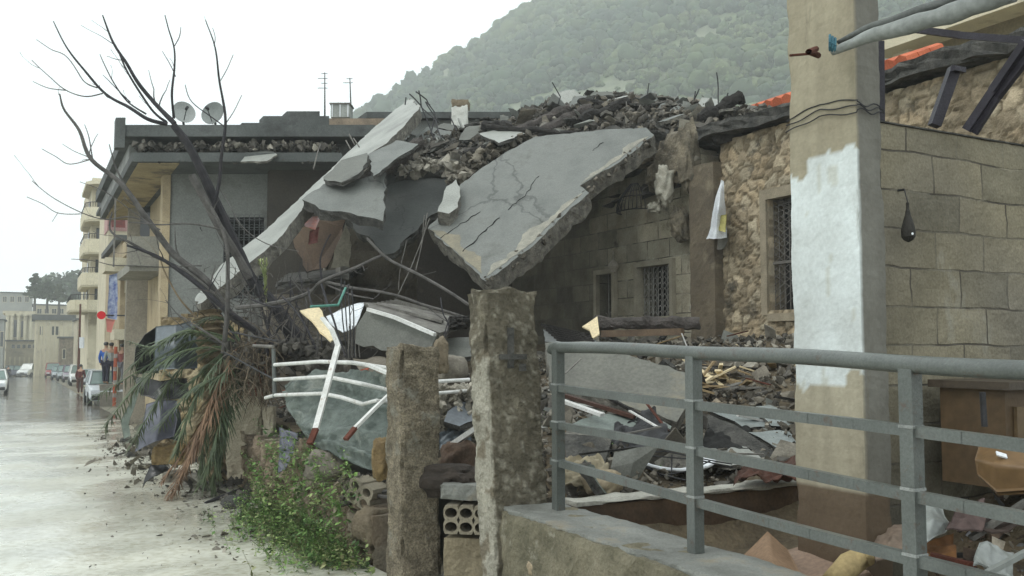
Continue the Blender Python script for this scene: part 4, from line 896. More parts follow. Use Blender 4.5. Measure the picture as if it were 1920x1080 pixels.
mb = MB(); relief(mb, W(sL, HV + .06, zB), U, Z, -VV, L_, 4.6, .05, fa, .4, openings=[rel(w1), rel(d1)], top=topf); mb.build('ashlar_wall', brickmat('ashlar_courses', MSTA, U, .66, .34, (.11, .10, .08), .012, .012), house)
for o, nm in ((w1, 'window'), (d1, 'doorway')):
    mb = MB(); e = .09
    for (c0, c1, d0, d1_) in ((o[0] - e, o[0], o[2], o[3] + e), (o[1], o[1] + e, o[2], o[3] + e), (o[0], o[1], o[3], o[3] + e)) + (((o[0], o[1], o[2] - e, o[2]),) if nm == 'window' else ()): mb.sbox(c0, c1, HV - .03, HV + .12, d0, d1_)
    f = mb.build(nm, mat('ashlar_frame', (.46, .42, .32), (.34, .31, .24), 3, .8, .3, 30), house)
    mb = MB(); mb.sbox(o[0] - .1, o[1] + .1, HV + .47, HV + .5, o[2] - .1, o[3] + .1); mb.build('dark_room_sheet', MDK, f)  # black sheet in place of the room's own darkness
    mb = MB(); n_ = 7 if nm == 'window' else 3
    for i in range(n_ + 1):
        s_ = o[0] + (o[1] - o[0]) * i / n_; mb.tube([W(s_, HV + .16, o[2]), W(s_, HV + .16, o[3])], .010, 5)
    for i in range(int(9 if nm == 'window' else 4)):
        zc = o[2] + (o[3] - o[2]) * (i + .5) / 9
        for k in range(n_):
            sc_ = o[0] + (o[1] - o[0]) * (k + .5) / n_; mb.tube([W(sc_ + .045 * math.cos(q), HV + .15, zc + .06 * math.sin(q) * (1 if k % 2 else .8)) for q in frange(0, 5.2, 8)], .007, 4)
    mb.build('grille', mat('grey_white_iron', (.42, .41, .37), (.2, .19, .17), 9, .6, .3, 60), f)
# small wall lamp by the doorway and another square vent
mb = MB(); c = PV(1150, 500, HV - .12); mb.tube([c + Z * .12, c + Z * .06, c, c - Z * .1], [.03, .09, .11, .05], 10); mb.tube([c + Z * .12, c + Z * .3], .012, 6)
tag(mb.build('wall_lamp', mat('lamp_shell', (.5, .46, .38), None, 5, .6, .2, 20)), 'broken pale shell lamp on the wall above the doorway', 'lamp')
# inner walls, floor slab and dark rear of the house
mb = MB(); mb.sbox(sL + .5, sF + 9, HV + 3.6, HV + 3.9, zB, 5.0); mb.sbox(sF + .8, sF + 1.1, HV - 3.0, HV + 3.6, zB, 4.6); mb.build('inner_wall', mat('inner_plaster', (.20, .175, .135), (.12, .105, .08), .8, .9, .4, 14, dirt=(.06, .055, .05), dirt_scale=.8, dirt_amt=.4), house)
mb = MB(); relief(mb, PPL(880, 640, W(sE + 2.2, 8, 0), U), -VV, Z, -U, 3.6, 2.9, .06, blocks_fn(.42, .21, [(.17, .15, .115), (.165, .145, .11), (.18, .158, .12)], joint=.010, mort=(.12, .105, .085), dep=.006), .2, top=lambda x: 2.6 + .3 * nz((x, 3, 0), 1.5))
mb.build('partition_wall', MSTA, house)
# roof slab
mb = MB(); slab(mb, [W(sR - 1, HV - .22, zt_ + .02), W(sC + .3, HV - .25, zt_ + .02), W(sC + .3, HV + 5, zt_ + .02), W(sR - 1, HV + 5, zt_ + .02)][::-1], .2, .06, .2, 3, down=(0, 0, -1))
for v_ in range(len(mb.v)): mb.v[v_] = (mb.v[v_][0], mb.v[v_][1], mb.v[v_][2] + .2 + .10 * nz(mb.v[v_], 1.1))
mb.build('roof_slab', [MBRD, MBRD], house)
mb = MB(); slab(mb, [W(sL - .3, HV - .1, 4.75), W(sE + 1, HV + .4, 4.55), W(sE + 1, HV + 3.8, 4.6), W(sL - .3, HV + 5, 4.9)][::-1], .22, .1, .25, 5, down=(0, 0, -1)); mb.build('roof_slab', [MBRD, MBRD], house)
# crumbled plaster/stone above the small window, hanging lumps
mb = MB()
for (x, y, w_, h_, sd) in ((1262, 300, 80, 90, 1), (1235, 330, 56, 60, 2), (1290, 290, 46, 120, 3), (1222, 290, 50, 40, 5), (1276, 420, 30, 60, 6), (1200, 300, 60, 30, 7)):
    k = 15.9 / FPX; rockmesh(mb, PV(x, y, HV - .12), w_ / 2 * k, .16, h_ / 2 * k, sd, .4, 3, Matrix((U, VV, Z)).transposed(), 2.2)
mb.build('crumbling_masonry', mat('masonry_core', (.38, .33, .24), (.12, .105, .08), 3.5, .95, 1.0, 16, dirt=(.08, .075, .06), dirt_scale=2, dirt_amt=.3, bdist=.06), house)
mb = MB()
for i, x in enumerate(range(1313, 1320, 2)): pass
for i in range(16):
    y = 300 + i * 20; c = PV(1304 + rnd.uniform(-5, 4), y, HV - .08); chunk(mb, c, .10, rnd)
mb.build('broken_edge', MRUBL, house)
tag(tagm := None or house, None) if False else None
MWLIME = mat('lime_lump', (.52, .5, .42), (.3, .28, .22), 6, .9, .8, 30)
mb = MB(); rockmesh(mb, PV(1247, 350, HV - .5), .14, .14, .32, 21, .45, 4, freq=2.5); rockmesh(mb, PV(1228, 390, HV - .55), .12, .12, .09, 22, .45, 4, freq=2.5)
tag(mb.build('plaster_lump', MWLIME, smooth=True), 'pale lump of plaster dangling beside the curved window cage', 'rubble')
# curved window cage
mb = MB(); 
for i in range(13):
    a = -1.35 + 2.7 * i / 12; pts = []
    for q in frange(0, 1, 6):
        rr = .32 * math.sin(q * 1.4 + .25); pts.append(PV(1193, 345 + 52 * q, HV - .02) + U * (-math.sin(a) * rr * 1.3) - VV * (math.cos(a) * rr + .02))
    mb.tube(pts, .009, 5)
for q in (0.5, 1.0):
    rr = .32 * math.sin(q * 1.4 + .25); mb.tube([PV(1193, 345 + 52 * q, HV - .02) + U * (-math.sin(a) * rr * 1.3) - VV * (math.cos(a) * rr + .02) for a in frange(-1.5, 1.5, 12)], .011, 5)
tag(mb.build('window_cage', MIRON), 'curved wrought iron window cage hanging under the broken roof', 'grille')
# white cloth hung on the stone wall, grey dish below
ct_ = PV(1352, 336, HV - .15)
def cl_(x, y, o=0): return PV(x, y, HV - .2 - o)
tag(patch([[cl_(1351, 337), cl_(1353, 337), cl_(1355, 338)], [cl_(1337, 388, .1), cl_(1346, 392, .3), cl_(1360, 390)], [cl_(1330, 425, .1), cl_(1342, 428, .3), cl_(1362, 425)], [cl_(1323, 446, .15), cl_(1341, 449, .32), cl_(1363, 444, .05)]], 26, 14, .05, 3, 3, name='hanging_cloth', m=MWHITE), 'narrow white cloth hanging in folds on the stone wall', 'cloth')
tag(patch([[cl_(1350, 405, .2), cl_(1360, 402, .2)], [cl_(1348, 432, .22), cl_(1361, 436, .2)]], 8, 6, .04, 3, 8, name='cloth_scrap', m=mat('yellow_cloth', (.6, .55, .2), (.45, .4, .15), 9, .8, .2, 20)), 'small yellow printed scrap beside the white hanging cloth', 'cloth')
mb = MB(); mb.disc(PV(1352, 445, HV - .1), -VV - Z * .1, .2, .05, 24); mb.disc(PV(1352, 445, HV - .09), -VV - Z * .1, .2, .03, 24)
tag(mb.build('round_dish', mat('dish_grey', (.35, .34, .30), (.24, .23, .2), 4, .6, .2, 20), smooth=True), 'dull grey round dish behind the white cloth', 'dish')
# red tile roof beyond, cream building with balcony bands behind (right)
t = thing('tiled_roof_house', 'low house behind the ruin showing only its bright red tile roof', 'house', W(14, 15, 0))
mb = MB(); p1, p2 = PV(1380, 228, 13.2), PV(1692, 98, 13.2); s1, s2 = p1.dot(U), p2.dot(U); zt2 = PV(1437, 200, 13.2).z
mb.sbox(s2, s1 + .5, 13.6, 19, 0, zt2 - .12); mb.build('wall', MCRM, t)
mb = MB(); rowsn = 3
for k in range(int((s1 + .4 - s2) / .27) + 1):
    s_ = s1 + .4 - k * .27
    for r_ in range(rowsn):
        v_ = 13.2 + r_ * .32; z_ = zt2 + r_ * .12
        mb.tube([W(s_, v_, z_), W(s_, v_ + .36, z_ + .16)], [.135, .11], 7)
mb.build('tiles', MTILE, t)
b, = (thing('cream_flats', 'cream block of flats with long balcony bands beyond the block wall', 'building', W(18, 24, 0)),)
pA = PV(1672, 100, 20); sA = pA.dot(U)
def zv(x, y, v=20): return PV(x, y, v).z
mb = MB(); mb.sbox(sA - 16, sA, 20.6, 30, 0, zv(1800, 12)); mb.build('wall', mat('ochre_plaster', (.34, .29, .18), (.26, .22, .14), 1, .9, .2, 8), b)  # plain ochre wall set behind the cream balcony bands
mb = MB(); mb.sbox(sA - 16, sA + .2, 19.4, 20.2, zv(1800, 62), zv(1800, 12)); mb.build('balcony', MCRM, b)
mb = MB(); mb.sbox(sA - 16, sA + .4, 19.3, 23, zv(1850, -8) + 1.4, zv(1850, -8) + 1.7); mb.build('balcony_slab', MCRM, b)
mb = MB(); mb.sbox(sA - .6, sA - .1, 19.9, 20.5, 0, zv(1800, 62)); mb.sbox(sA - 8.2, sA - 7.8, 19.9, 20.5, 0, zv(1800, 62)); mb.build('pillar', MCRM, b)
# steel frame above the block wall
t = thing('steel_frame', 'dark bent steel roof frame leaning above the block wall', 'frame', P(1800, 240, 5.6))
for nm, pts, r_ in (('upright', [P(1652, 230, 5.0), P(1651, 78, 5.0)], .016), ('strut', [P(1752, 236, 5.3), P(1790, 128, 5.3)], .03), ('strut', [P(1812, 244, 5.2), P(1862, 170, 5.1), P(1925, 78, 4.9)], .022), ('strut', [P(1826, 250, 5.2), P(1870, 182, 5.1), P(1935, 98, 4.9)], .018), ('beam', [P(1715, 55, 5.6), P(1800, 66, 5.4), P(1925, 76, 5.0)], .02)):
    mb = MB(); [mb.bar(a, b_, r_ * 2) for a, b_ in zip(pts[:-1], pts[1:])]; mb.build(nm, mat('purple_iron', (.05, .045, .06), (.025, .022, .03), 8, .5, .3, 60), t)
mb = MB(); mb.box(P(1797, 130, 5.25), (.05, .015, .015), (VV, U, Z)); mb.build('cross_plate', mat('purple_iron', (.05, .045, .06)), t)
# rolled canvas canopy tied with blue cord
t = thing('rolled_canopy', 'rolled grey canvas canopy tied to the column with blue cord', 'canopy', P(1570, 90, 4.5))
def ctube(pts, rads, nm, m, n=14, amp=.006):
    mb = MB(); P_ = []
    for i in range(len(pts) - 1):
        for k in range(8): f = k / 8; P_.append((pts[i] * (1 - f) + pts[i + 1] * f, rads[i] * (1 - f) + rads[i + 1] * f))
    P_.append((pts[-1], rads[-1])); mb.tube([p_ for p_, _ in P_], [r_ for _, r_ in P_], n)
    mb.v = [tuple(Vector(v_) + Vector((nz(v_, 9), nz(v_, 9, 4), nz(v_, 9, 8))) * amp * 2) for v_ in mb.v]; mb.build(nm, m, t, smooth=True)
ctube([P(1562, 96, 4.5), P(1640, 66, 4.3), P(1740, 38, 4.05), P(1900, -14, 3.7)], [.018, .034, .040, .045], 'canvas_roll', MCLOTH)
ctube([P(1572, 78, 4.52), P(1640, 48, 4.35), P(1720, 22, 4.15), P(1830, -20, 3.95)], [.012, .02, .02, .022], 'edge_pole', mat('canvas_dark', (.17, .18, .17), (.11, .115, .11), 3, .8, .3, 20))
mb = MB()
for k in range(3): mb.tube([P(1556 + 5 * k, 80 + 3 * k + 14 * math.sin(q), 4.5 - .04 * math.cos(q)) for q in frange(0, 6.28, 12)], .007, 5)
mb.build('blue_cord', mat('cord_blue', (.08, .22, .28), None, 9, .8, .2, 60), t)
# things inside, at the right
t = thing('brown_cabinet', 'brown wooden cabinet standing against the block wall', 'cabinet', P(1900, 900, 4.35))
mb = MB(); c0, c1 = P(1846, 730, 4.45), P(1990, 812, 4.45)
mb.sbox(2.75, 3.1, sv(c0)[1], sv(c0)[1] + 1.0, 1.02, c0.z); mb.build('body', MBRNW, t)
mb = MB(); mb.sbox(2.70, 3.14, sv(c0)[1] - .04, sv(c0)[1] + 1.05, c0.z + .002, c0.z + .04); mb.build('top', mat('cabinet_top', (.09, .07, .05), None, 5, .5, .2, 20), t)
mb = MB(); mb.sbox(2.73, 2.748, sv(c0)[1] + .06, sv(c0)[1] + .9, 1.25, c0.z - .08); mb.build('door', mat('cabinet_door', (.19, .13, .07), (.12, .085, .045), 2, .5, .2, 10), t)
mb = MB(); mb.bar(P(1842, 735, 4.2), P(1846, 800, 4.2), .02); mb.build('edge_strip', MIRON, t)
t = thing('brown_chair_shell', 'rounded brown plywood shell with a small white label', 'box', P(1890, 910, 4.0))
mb = patch([[(1835, 838, 4.05), (1880, 828, 3.95), (1990, 826, 3.8)], [(1828, 862, 3.9), (1868, 872, 3.75), (1990, 884, 3.6)], [(1832, 890, 3.9), (1868, 922, 3.78), (1990, 915, 3.6)]], 14, 14, .01, 2, 3, .02, 'shell', mat('ply_brown', (.24, .145, .065), (.16, .095, .042), 2, .4, .1, 10), t)
mb = MB(); c = P(1878, 853, 3.79); mb.box(c, (.022, .012, .003), (Vector((.95, 0, -.3)).normalized(), Vector((.2, .7, .5)).normalized(), Vector((.2, -.5, .8)).normalized())); mb.build('label', MWHITE, t)
# cardboard, foam, plastic near the parapet
tag(patch([[(1384, 1046, 4.9), (1438, 998, 4.95), (1476, 1030, 4.9)], [(1376, 1100, 4.5), (1446, 1060, 4.45), (1515, 1096, 4.5)]], 10, 12, .02, 2, 5, .01, 'cardboard_sheet', MCARD), 'folded cardboard sheet standing up like a tent behind the parapet', 'cardboard')
tag(patch([[(1455, 1035, 5.0), (1530, 1022, 5.0), (1600, 1030, 4.9)], [(1460, 1100, 4.5), (1540, 1090, 4.5), (1640, 1085, 4.4)]], 10, 12, .04, 2, 6, .01, 'cardboard_sheet', mat('cardboard_pink', (.42, .30, .22), (.33, .23, .17), 2, .8, .15, 20)), 'flat dusty cardboard sheet lying beside the foam roll', 'cardboard')
mb = MB(); pts = [P(1560, 1090, 4.35), P(1590, 1062, 4.4), P(1618, 1044, 4.45), P(1632, 1052, 4.4)]; mb.tube(pts, [.05, .06, .055, .03], 14); mb.v = [tuple(Vector(v_) + Vector((nz(v_, 12), 0, nz(v_, 12, 4))) * .012) for v_ in mb.v]
tag(mb.build('foam_roll', MFOAM, smooth=True), 'curled yellow foam roll among rubbish at the lower right', 'foam')
tag(patch([[(1716, 932, 4.3), (1745, 930, 4.28), (1760, 938, 4.3)], [(1714, 970, 4.15), (1750, 972, 4.05), (1782, 990, 4.15)], [(1712, 1012, 4.1), (1740, 1018, 4.0), (1772, 1006, 4.1)]], 18, 16, .035, 4, 2, .006, 'plastic_bag', MPLAS, crease=.04), 'crumpled translucent grey plastic sheet beside the nearest railing post', 'plastic')
# ================================================================ GREY HOUSE WITH THE BROKEN ROOF LEDGE (left)
GY = 22.0; X1 = Vector((1, 0, 0)); Y1 = Vector((0, 1, 0))
gh = thing('grey_house', 'grey plastered house with scorched parapet, open corner balcony and barred window', 'house', P(470, 700, GY + 3))
def gx(px, Y=GY): return P(px, 400, Y).x
def gzz(py, Y=GY): return P(400, py, Y).z
def gbox(mb, x0, x1, y0, y1, z0, z1, mi=0):
    k = len(mb.v); mb.box(((x0 + x1) / 2, (y0 + y1) / 2, (z0 + z1) / 2), (abs(x1 - x0) / 2, abs(y1 - y0) / 2, abs(z1 - z0) / 2), mi=mi)
    for i in range(k, len(mb.v)): a = mb.v[i]; mb.v[i] = (a[0] + (a[1] - min(y0, y1)) * SHEAR, a[1], a[2])
SHEAR = U.x / U.y
zg = -.6; xa, xb, xc = gx(318), gx(420), gx(496)
zw0, zw1 = gzz(560), gzz(407); ztop = gzz(303)
mb = MB()
gbox(mb, xa, xb, GY, GY + .3, zg, ztop); gbox(mb, xb, xc, GY, GY + .3, zg, zw0); gbox(mb, xb, xc, GY, GY + .3, zw1, ztop); gbox(mb, xc, gx(780), GY, GY + .3, zg, ztop)
mb.build('wall', MGRYP, gh)
mb = MB(); gbox(mb, xa + .02, xa + .3, GY + .302, GY + 8, zg, ztop); mb.build('side_wall', MTAN, gh)
mb = MB(); gbox(mb, gx(306), gx(318) + .03, GY - .05, GY + .35, zg, ztop); mb.build('corner_pillar', MTAN, gh)
mb = MB(); gbox(mb, xb - .4, xc + .4, GY + 1.6, GY + 1.7, zg, ztop); wn_ = mb.build('window', MDK, gh)  # near-black sheet behind the opening paints an unlit interior
mb = MB()
for (a, b_, c, d) in ((xb, xc, zw1 - .1, zw1), (xb, xc, zw0, zw0 + .1), (xb, xb + .06, zw0, zw1), (xc - .06, xc, zw0, zw1)): gbox(mb, a, b_, GY + .05, GY + .2, c, d)
mb.build('frame', MIRON, wn_)
mb = MB()
for i in range(9): x = xb + (xc - xb) * i / 8; mb.tube([(x, GY + .02, zw0), (x, GY + .02, zw1)], .014, 5)
for i in range(9):
    z = zw0 + (zw1 - zw0) * i / 8; mb.tube([(xb, GY + .02, z), (xc, GY + .02, z)], .011, 5)
    for k in range(8):
        x = xb + (xc - xb) * (k + .5) / 8; mb.tube([(x + .07 * math.cos(q), GY, z + .07 * math.sin(q)) for q in frange(0, 6.28, 8)], .008, 4)
mb.build('grille', mat('grille_grey', (.17, .18, .18), None, 9, .6, .3, 60), wn_)
# ceiling slab of the balcony / ledge slab with debris
FY = 20.5; xl = P(247, 300, FY).x
zs1 = gzz(303, FY); zs2 = gzz(286, FY)
mb = MB(); gbox(mb, xl, gx(640, FY), FY, GY + 8, zs1, zs2); mb.build('ledge_slab', MDARKC, gh)
mb = MB(); gbox(mb, xl + .1, xa + .72, FY + .12, GY + 7.9, zs1 - .03, zs1 - .004); mb.build('soffit', mat('ochre_soffit', (.52, .42, .24), (.38, .3, .17), 1.2, .85, .2, 14, dirt=(.12, .10, .08), dirt_scale=.8, dirt_amt=.4), gh)
zp0, zp1 = gzz(264, FY + .4), gzz(234, FY)
xp = P(224, 240, FY).x
mb = MB(); gbox(mb, P(243, 250, FY + .8).x, gx(720), FY + .8, GY + 8, zs2 + .003, zp0); mb.build('upper_wall', mat('pale_grey_plaster', (.33, .34, .32), (.2, .205, .195), 1.2, .8, .3, 14, dirt=(.1, .095, .085), dirt_scale=.8, dirt_amt=.4), gh)
mb = MB(); gbox(mb, xp, gx(720), FY, FY + .25, zp0 + .01, zp1); gbox(mb, xp, xp + .25, FY + .251, GY + 8, zp0 + .01, zp1 + .05); gbox(mb, xp - .002, gx(720), FY + .252, GY + 8, zp0 + .008, zp0 + .15)
# pointed corner upstand and stepped raised parts
gbox(mb, P(222, 240, FY).x - .05, P(236, 240, FY).x, FY - .03, FY + .3, zp0 - .25, gzz(221, FY))
for x0, x1, y in ((452, 495, 229), (492, 616, 216), (536, 598, 207)): gbox(mb, P(x0, 230, FY).x, P(x1, 230, FY).x, FY + .02 + x0 * 1e-4, FY + .5 - x0 * 1e-4, zp1 - .05 - x0 * 1e-4, gzz(y, FY))
mb.build('parapet', MDARKC, gh)
mb = MB(); gbox(mb, P(600, 230, FY).x, P(720, 230, FY).x, FY + .6, FY + 3, zp1 + .002, gzz(222, FY + .6)); mb.build('roof_step', mat('sand_edge', (.42, .33, .24), (.25, .2, .15), 3, .9, .5, 20), gh)
# lower balcony slabs at the street corner
for x0, x1, yb, yt, Y, m in ((205, 300, 312, 275, 27, MTAN),):
    mb = MB(); poly = [(P(x0, yb, Y).x, Y + 3), (P(x0, yb, Y).x, Y + .6), (P(x0 + 8, yb, Y).x, Y + .15), (P(x0 + 20, yb, Y).x, Y), (P(x1, yb, Y).x, Y), (P(x1, yb, Y).x, Y + 3)]
    k = len(poly); z0, z1 = P(0, yb, Y).z, P(0, yt, Y).z; vs = [(a, b_, z) for z in (z0, z1) for a, b_ in poly]
    mb.add(vs, [tuple(range(k)), tuple(range(2 * k - 1, k - 1, -1))] + [(i, i + k, (i + 1) % k + k, (i + 1) % k) for i in range(k)]); mb.build('round_balcony', m, gh)
mb = MB(); gbox(mb, gx(236, 27), gx(312, 27), 27.2, 27.5, zg, P(0, 300, 27).z); mb.build('rear_wall', mat('rear_plaster', (.33, .3, .24), (.25, .22, .17), 1, .9, .2, 10), gh)  # grey-brown plaster on the wall behind the corner balcony
mb = MB(); gbox(mb, P(243, 500, 23.5).x, xa - .01, 23.5, 26.9, P(0, 508, 23.5).z, P(0, 492, 23.5).z); gbox(mb, P(243, 500, 23.5).x, xa - .3, 23.4, 23.49, P(0, 500, 23.5).z, P(0, 444, 23.5).z); mb.build('balcony', mat('grey_balcony', (.34, .33, .28), (.24, .23, .2), 1, .9, .2, 10), gh)
mb = MB(); gbox(mb, P(262, 440, 27.1).x, P(296, 440, 27.1).x, 27.12, 27.18, P(0, 480, 27.1).z, P(0, 385, 27.1).z); mb.build('door', MGLASS, gh)
mb = MB(); gbox(mb, P(268, 440, 25.9).x, P(271, 440, 25.9).x, 24, 24.05, P(0, 500, 24).z, P(0, 372, 24).z); mb.build('downpipe', MGREYW, gh)
# rubble on the ledge
def heapline(name, lab, pts, n, s0, s1, m, spread=(.3, .3, .15), seed=1):
    r = random.Random(seed); mb = MB()
    for _ in range(n):
        t = r.random() * (len(pts) - 1); i = int(t); f = t - i; p = pts[i] * (1 - f) + pts[i + 1] * f
        chunk(mb, p + Vector((r.uniform(-1, 1) * spread[0], r.uniform(-1, 1) * spread[1], r.random() * spread[2])), r.uniform(s0, s1), r)
    return tag(mb.build(name, m), lab, 'rubble', kind='stuff')
heapline('ledge_rubble', 'small broken rubble strewn along the scorched roof ledge', [P(262, 284, FY + .35), P(620, 284, FY + .35)], 420, .03, .12, MRUBD, (.2, .3, .16), 4)
heapline('ledge_rubble', 'pale bits of broken tile lying on the roof ledge', [P(400, 284, FY + .3), P(620, 282, FY + .3)], 70, .04, .13, MRUBL, (.2, .25, .2), 5)
pslab('fallen_slab', [(466, 282), (498, 278), (520, 290), (500, 302), (452, 303)], [(466, 282, 20.9), (520, 290, 20.4), (452, 303, 20.2)], .05, 'small pale green slab tipped over the edge of the roof ledge', 'slab', [MSLW, MBR])
# scorched band under the ledge: hanging shredded edge
mb = MB()
for k in range(60):
    x = rnd.uniform(252, 640); chunk(mb, P(x, 300 + rnd.uniform(-4, 5), FY + rnd.uniform(0, .2)), rnd.uniform(.03, .09))
tag(mb.build('ledge_edge', MRUBD), None); mb = None
bpy.data.objects['ledge_edge']['kind'] = 'stuff'; bpy.data.objects['ledge_edge'].parent = gh; bpy.data.objects['ledge_edge'].location = Vector(bpy.data.objects['ledge_edge'].location) - Vector(gh.location)
# dishes, antennas, tank
def dish(px, py, Y, r, lab, tilt=(-.25, -1, .25), m=None):
    c = P(px, py, Y); zb = zp1 - .02; t = thing('satellite_dish', lab, 'dish', (c.x, c.y, zb), 'dishes on the flat roof'); n = Vector(tilt).normalized()
    mb = MB(); mb.disc(c, n, r, .1, 28); mb.disc(c - n * .02, n, r, .1, 28); mb.build('reflector', m or mat('dish_face', (.30, .33, .31), (.23, .25, .24), 3, .55, .1, 20), t, smooth=True)
    mb = MB(); mb.tube([c - n * .02 - Z * .05, Vector((c.x, c.y + .25, zb))], .03, 8); mb.build('mast', MIRON, t)
    mb = MB(); a = c + n * r * 1.1; mb.tube([c - Z * r * .9 + n * .05, a], .012, 6); mb.tube([a - n * .05, a + n * .06], .035, 8); mb.build('feed_arm', MIRON, t)
dish(402, 215, 22.2, .30, 'right satellite dish, darker and rounder, on the flat roof')
dish(343, 213, 22.2, .28, 'left satellite dish, paler and turned aside, on the flat roof', (.75, -1, .3), mat('dish_pale', (.5, .52, .5), (.38, .4, .38), 3, .5, .1, 20))
for px, yb, yt, Y, lab, n_ in ((609, 212, 136, 23, 'taller roof antenna with two tiny cross bars', 4), (656, 205, 146, 23.5, 'shorter thin leaning roof antenna', 2)):
    b_, a_ = P(px + (0 if n_ == 4 else 3), yb + 25, Y), P(px, yt, Y); t = thing('antenna', lab, 'antenna', b_)
    mb = MB(); mb.tube([b_, b_ + (a_ - b_) * .6, a_], [.028, .018, .012], 6); mb.build('mast', MIRON, t)
    mb = MB()
    for k in range(n_): c = a_ + (b_ - a_) * (.02 + .09 * k); mb.tube([c - X1 * .09 * (1 + k % 2), c + X1 * .07], .008, 5)
    mb.build('cross_bars', MIRON, t)
t = thing('roof_tank', 'pale square water tank box on the flat roof', 'tank', P(641, 220, 23)); c = P(641, 212, 23)
mb = MB(); mb.box(c, (.24, .24, .17)); mb.build('tank', mat('tank_grey', (.42, .45, .42), None, 3, .6, .1, 20), t)
mb = MB(); mb.box(c + Z * .185, (.27, .27, .014)); mb.build('lid', MGREYW, t)
mb = MB(); [mb.box(c + Vector((x, -.246, 0)), (.012, .006, .16)) for x in (-.2, 0, .2)]; mb.build('rib', MWHITE, t)
# chimney block behind the debris
t = thing('chimney_block', 'whitewashed masonry chimney block with bare stone top behind the debris', 'chimney', P(862, 250, 21))
mb = MB(); roughbox(mb, P(862, 232, 21), (.19, .2, .40), (X1, Y1, Z), .06, .02, 4, chip=.03); mb.build('block', mat('whitewash', (.72, .73, .68), (.55, .55, .5), 3, .8, .4, 30), t)
mb = MB(); roughbox(mb, P(864, 197, 21), (.2, .2, .10), (X1, Y1, Z), .05, .03, 5, chip=.03); mb.build('stone_top', MST, t)
# flat dark roof line and pale round tree behind the debris
tag_ = thing('rear_flat_roof', 'long flat roof of a low house just behind the debris', 'house', P(900, 300, 26)); mb = MB(); gbox(mb, P(700, 240, 26).x, P(1080, 240, 26).x, 26, 34, 0, P(0, 226, 26).z); mb.build('wall', MGRYP, tag_)
mb = MB(); gbox(mb, P(690, 240, 26).x, P(1090, 240, 26).x, 25.7, 34.3, P(0, 226, 26).z + .002, P(0, 221, 26).z + .1); mb.build('roof', MDARKC, tag_)
# ================================================================ DARK INSIDE OF THE COLLAPSED PART
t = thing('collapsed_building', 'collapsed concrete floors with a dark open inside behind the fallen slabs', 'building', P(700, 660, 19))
mb = MB(); gbox(mb, P(505, 500, 21.6).x, P(1000, 500, 21.6).x, 21.5, 21.7, 0, P(0, 270, 21.6).z); mb.build('rear_wall', mat('dark_plaster', (.09, .08, .065), (.045, .04, .035), .7, .9, .4, 12, dirt=(.14, .12, .09), dirt_scale=.9, dirt_amt=.2), t)  # very dark brown plaster across the back of the open floors
mb = MB(); gbox(mb, P(500, 500, 18).x, P(660, 500, 18).x, 18, 18.25, 0, P(0, 552, 18).z); mb.build('lower_wall', mat('low_plaster', (.24, .21, .165), (.16, .14, .11), 1, .9, .3, 14, dirt=(.1, .09, .07), dirt_scale=1.4, dirt_amt=.3), t)
mb = MB(); gbox(mb, P(640, 500, 18.5).x, P(656, 500, 18.5).x, 18.4, 18.7, 0, P(0, 400, 18.5).z); mb.build('pillar', MGREYW, t)
mb = MB(); slab(mb, [P(520, 530, 17), P(655, 512, 17.2), P(680, 500, 21), P(540, 512, 21)], .12, .05, .15, 4, down=(0, 0, -1)); mb.build('floor_slab', [MBRD, MBRD], t)
mb = MB(); slab(mb, [P(560, 400, 17.6), P(650, 410, 17.6), P(640, 440, 17.4), P(612, 500, 17.4), P(575, 510, 17.6), P(550, 450, 17.8)], .08, .05, .15, 4, down=(0, 1, 0)); mb.build('brown_panel', [mat('brown_wallpaper', (.17, .12, .085), (.09, .065, .05), 1.5, .9, .3, 14), MDK], t)
mb = MB(); slab(mb, [P(628, 470, 17.2), P(648, 420, 17.2), P(657, 440, 17.2), P(655, 500, 17.2), P(620, 503, 17.2)], .04, .02, .1, 6, down=(0, 1, 0)); mb.build('pale_board', [mat('pale_board', (.36, .34, .27), (.24, .22, .17), 4, .8, .2, 14), MBR], t)
def pq(*a): return PPL(*a)
tag(patch([[(566, 408, 16.9), (600, 402, 16.9)], [(572, 425, 16.8), (592, 432, 16.8)]], 6, 6, .06, 3, 4, name='cloth', m=mat('cloth_orange', (.5, .15, .08), (.35, .35, .38), 5, .8, .1, 10)), 'torn orange and pale cloth caught under the fallen slab', 'cloth')
tag(patch([[(580, 432, 17), (600, 425, 17)], [(578, 460, 17), (596, 455, 17)]], 6, 6, .06, 3, 5, name='cloth', m=mat('cloth_maroon', (.2, .07, .06), None, 5, .8, .1, 10)), 'dull maroon cloth hanging in the dark opening', 'cloth')
# ================================================================ FALLEN SLABS
pslab('fallen_slab', [(768, 184), (700, 240), (600, 336), (500, 430), (415, 496), (364, 560), (376, 570), (410, 541), (460, 500), (520, 452), (560, 400), (600, 352), (640, 318), (690, 290), (726, 268), (752, 242), (788, 199)],
      [(788, 199, 18.6), (410, 541, 13.0), (415, 496, 14.6)], .26, 'long pale narrow slab sloping down from the rooftop to the bare tree', 'slab', [MSLW, MBR], j=.035, seg=.12, down=(.1, .35, -1), seed=3)
pslab('fallen_slab', [(566, 374), (606, 345), (660, 338), (724, 322), (722, 366), (719, 414), (640, 396), (600, 392)], [(570, 384, 14.9), (719, 414, 14.4), (724, 322, 15.8)], .16, 'square grey slab wedged under the long pale slab, one corner nailed with holes', 'slab', [MSL, MBRD], j=.03, seed=5, down=(0, .5, -1))
pslab('fallen_slab', [(606, 332), (640, 300), (690, 286), (688, 304), (672, 326), (640, 342), (612, 340)], [(606, 332, 15.5), (690, 286, 16.1), (672, 326, 15.2)], .08, 'small curved plate of concrete lying over the square grey slab', 'slab', [MC, MBRD], seed=6)
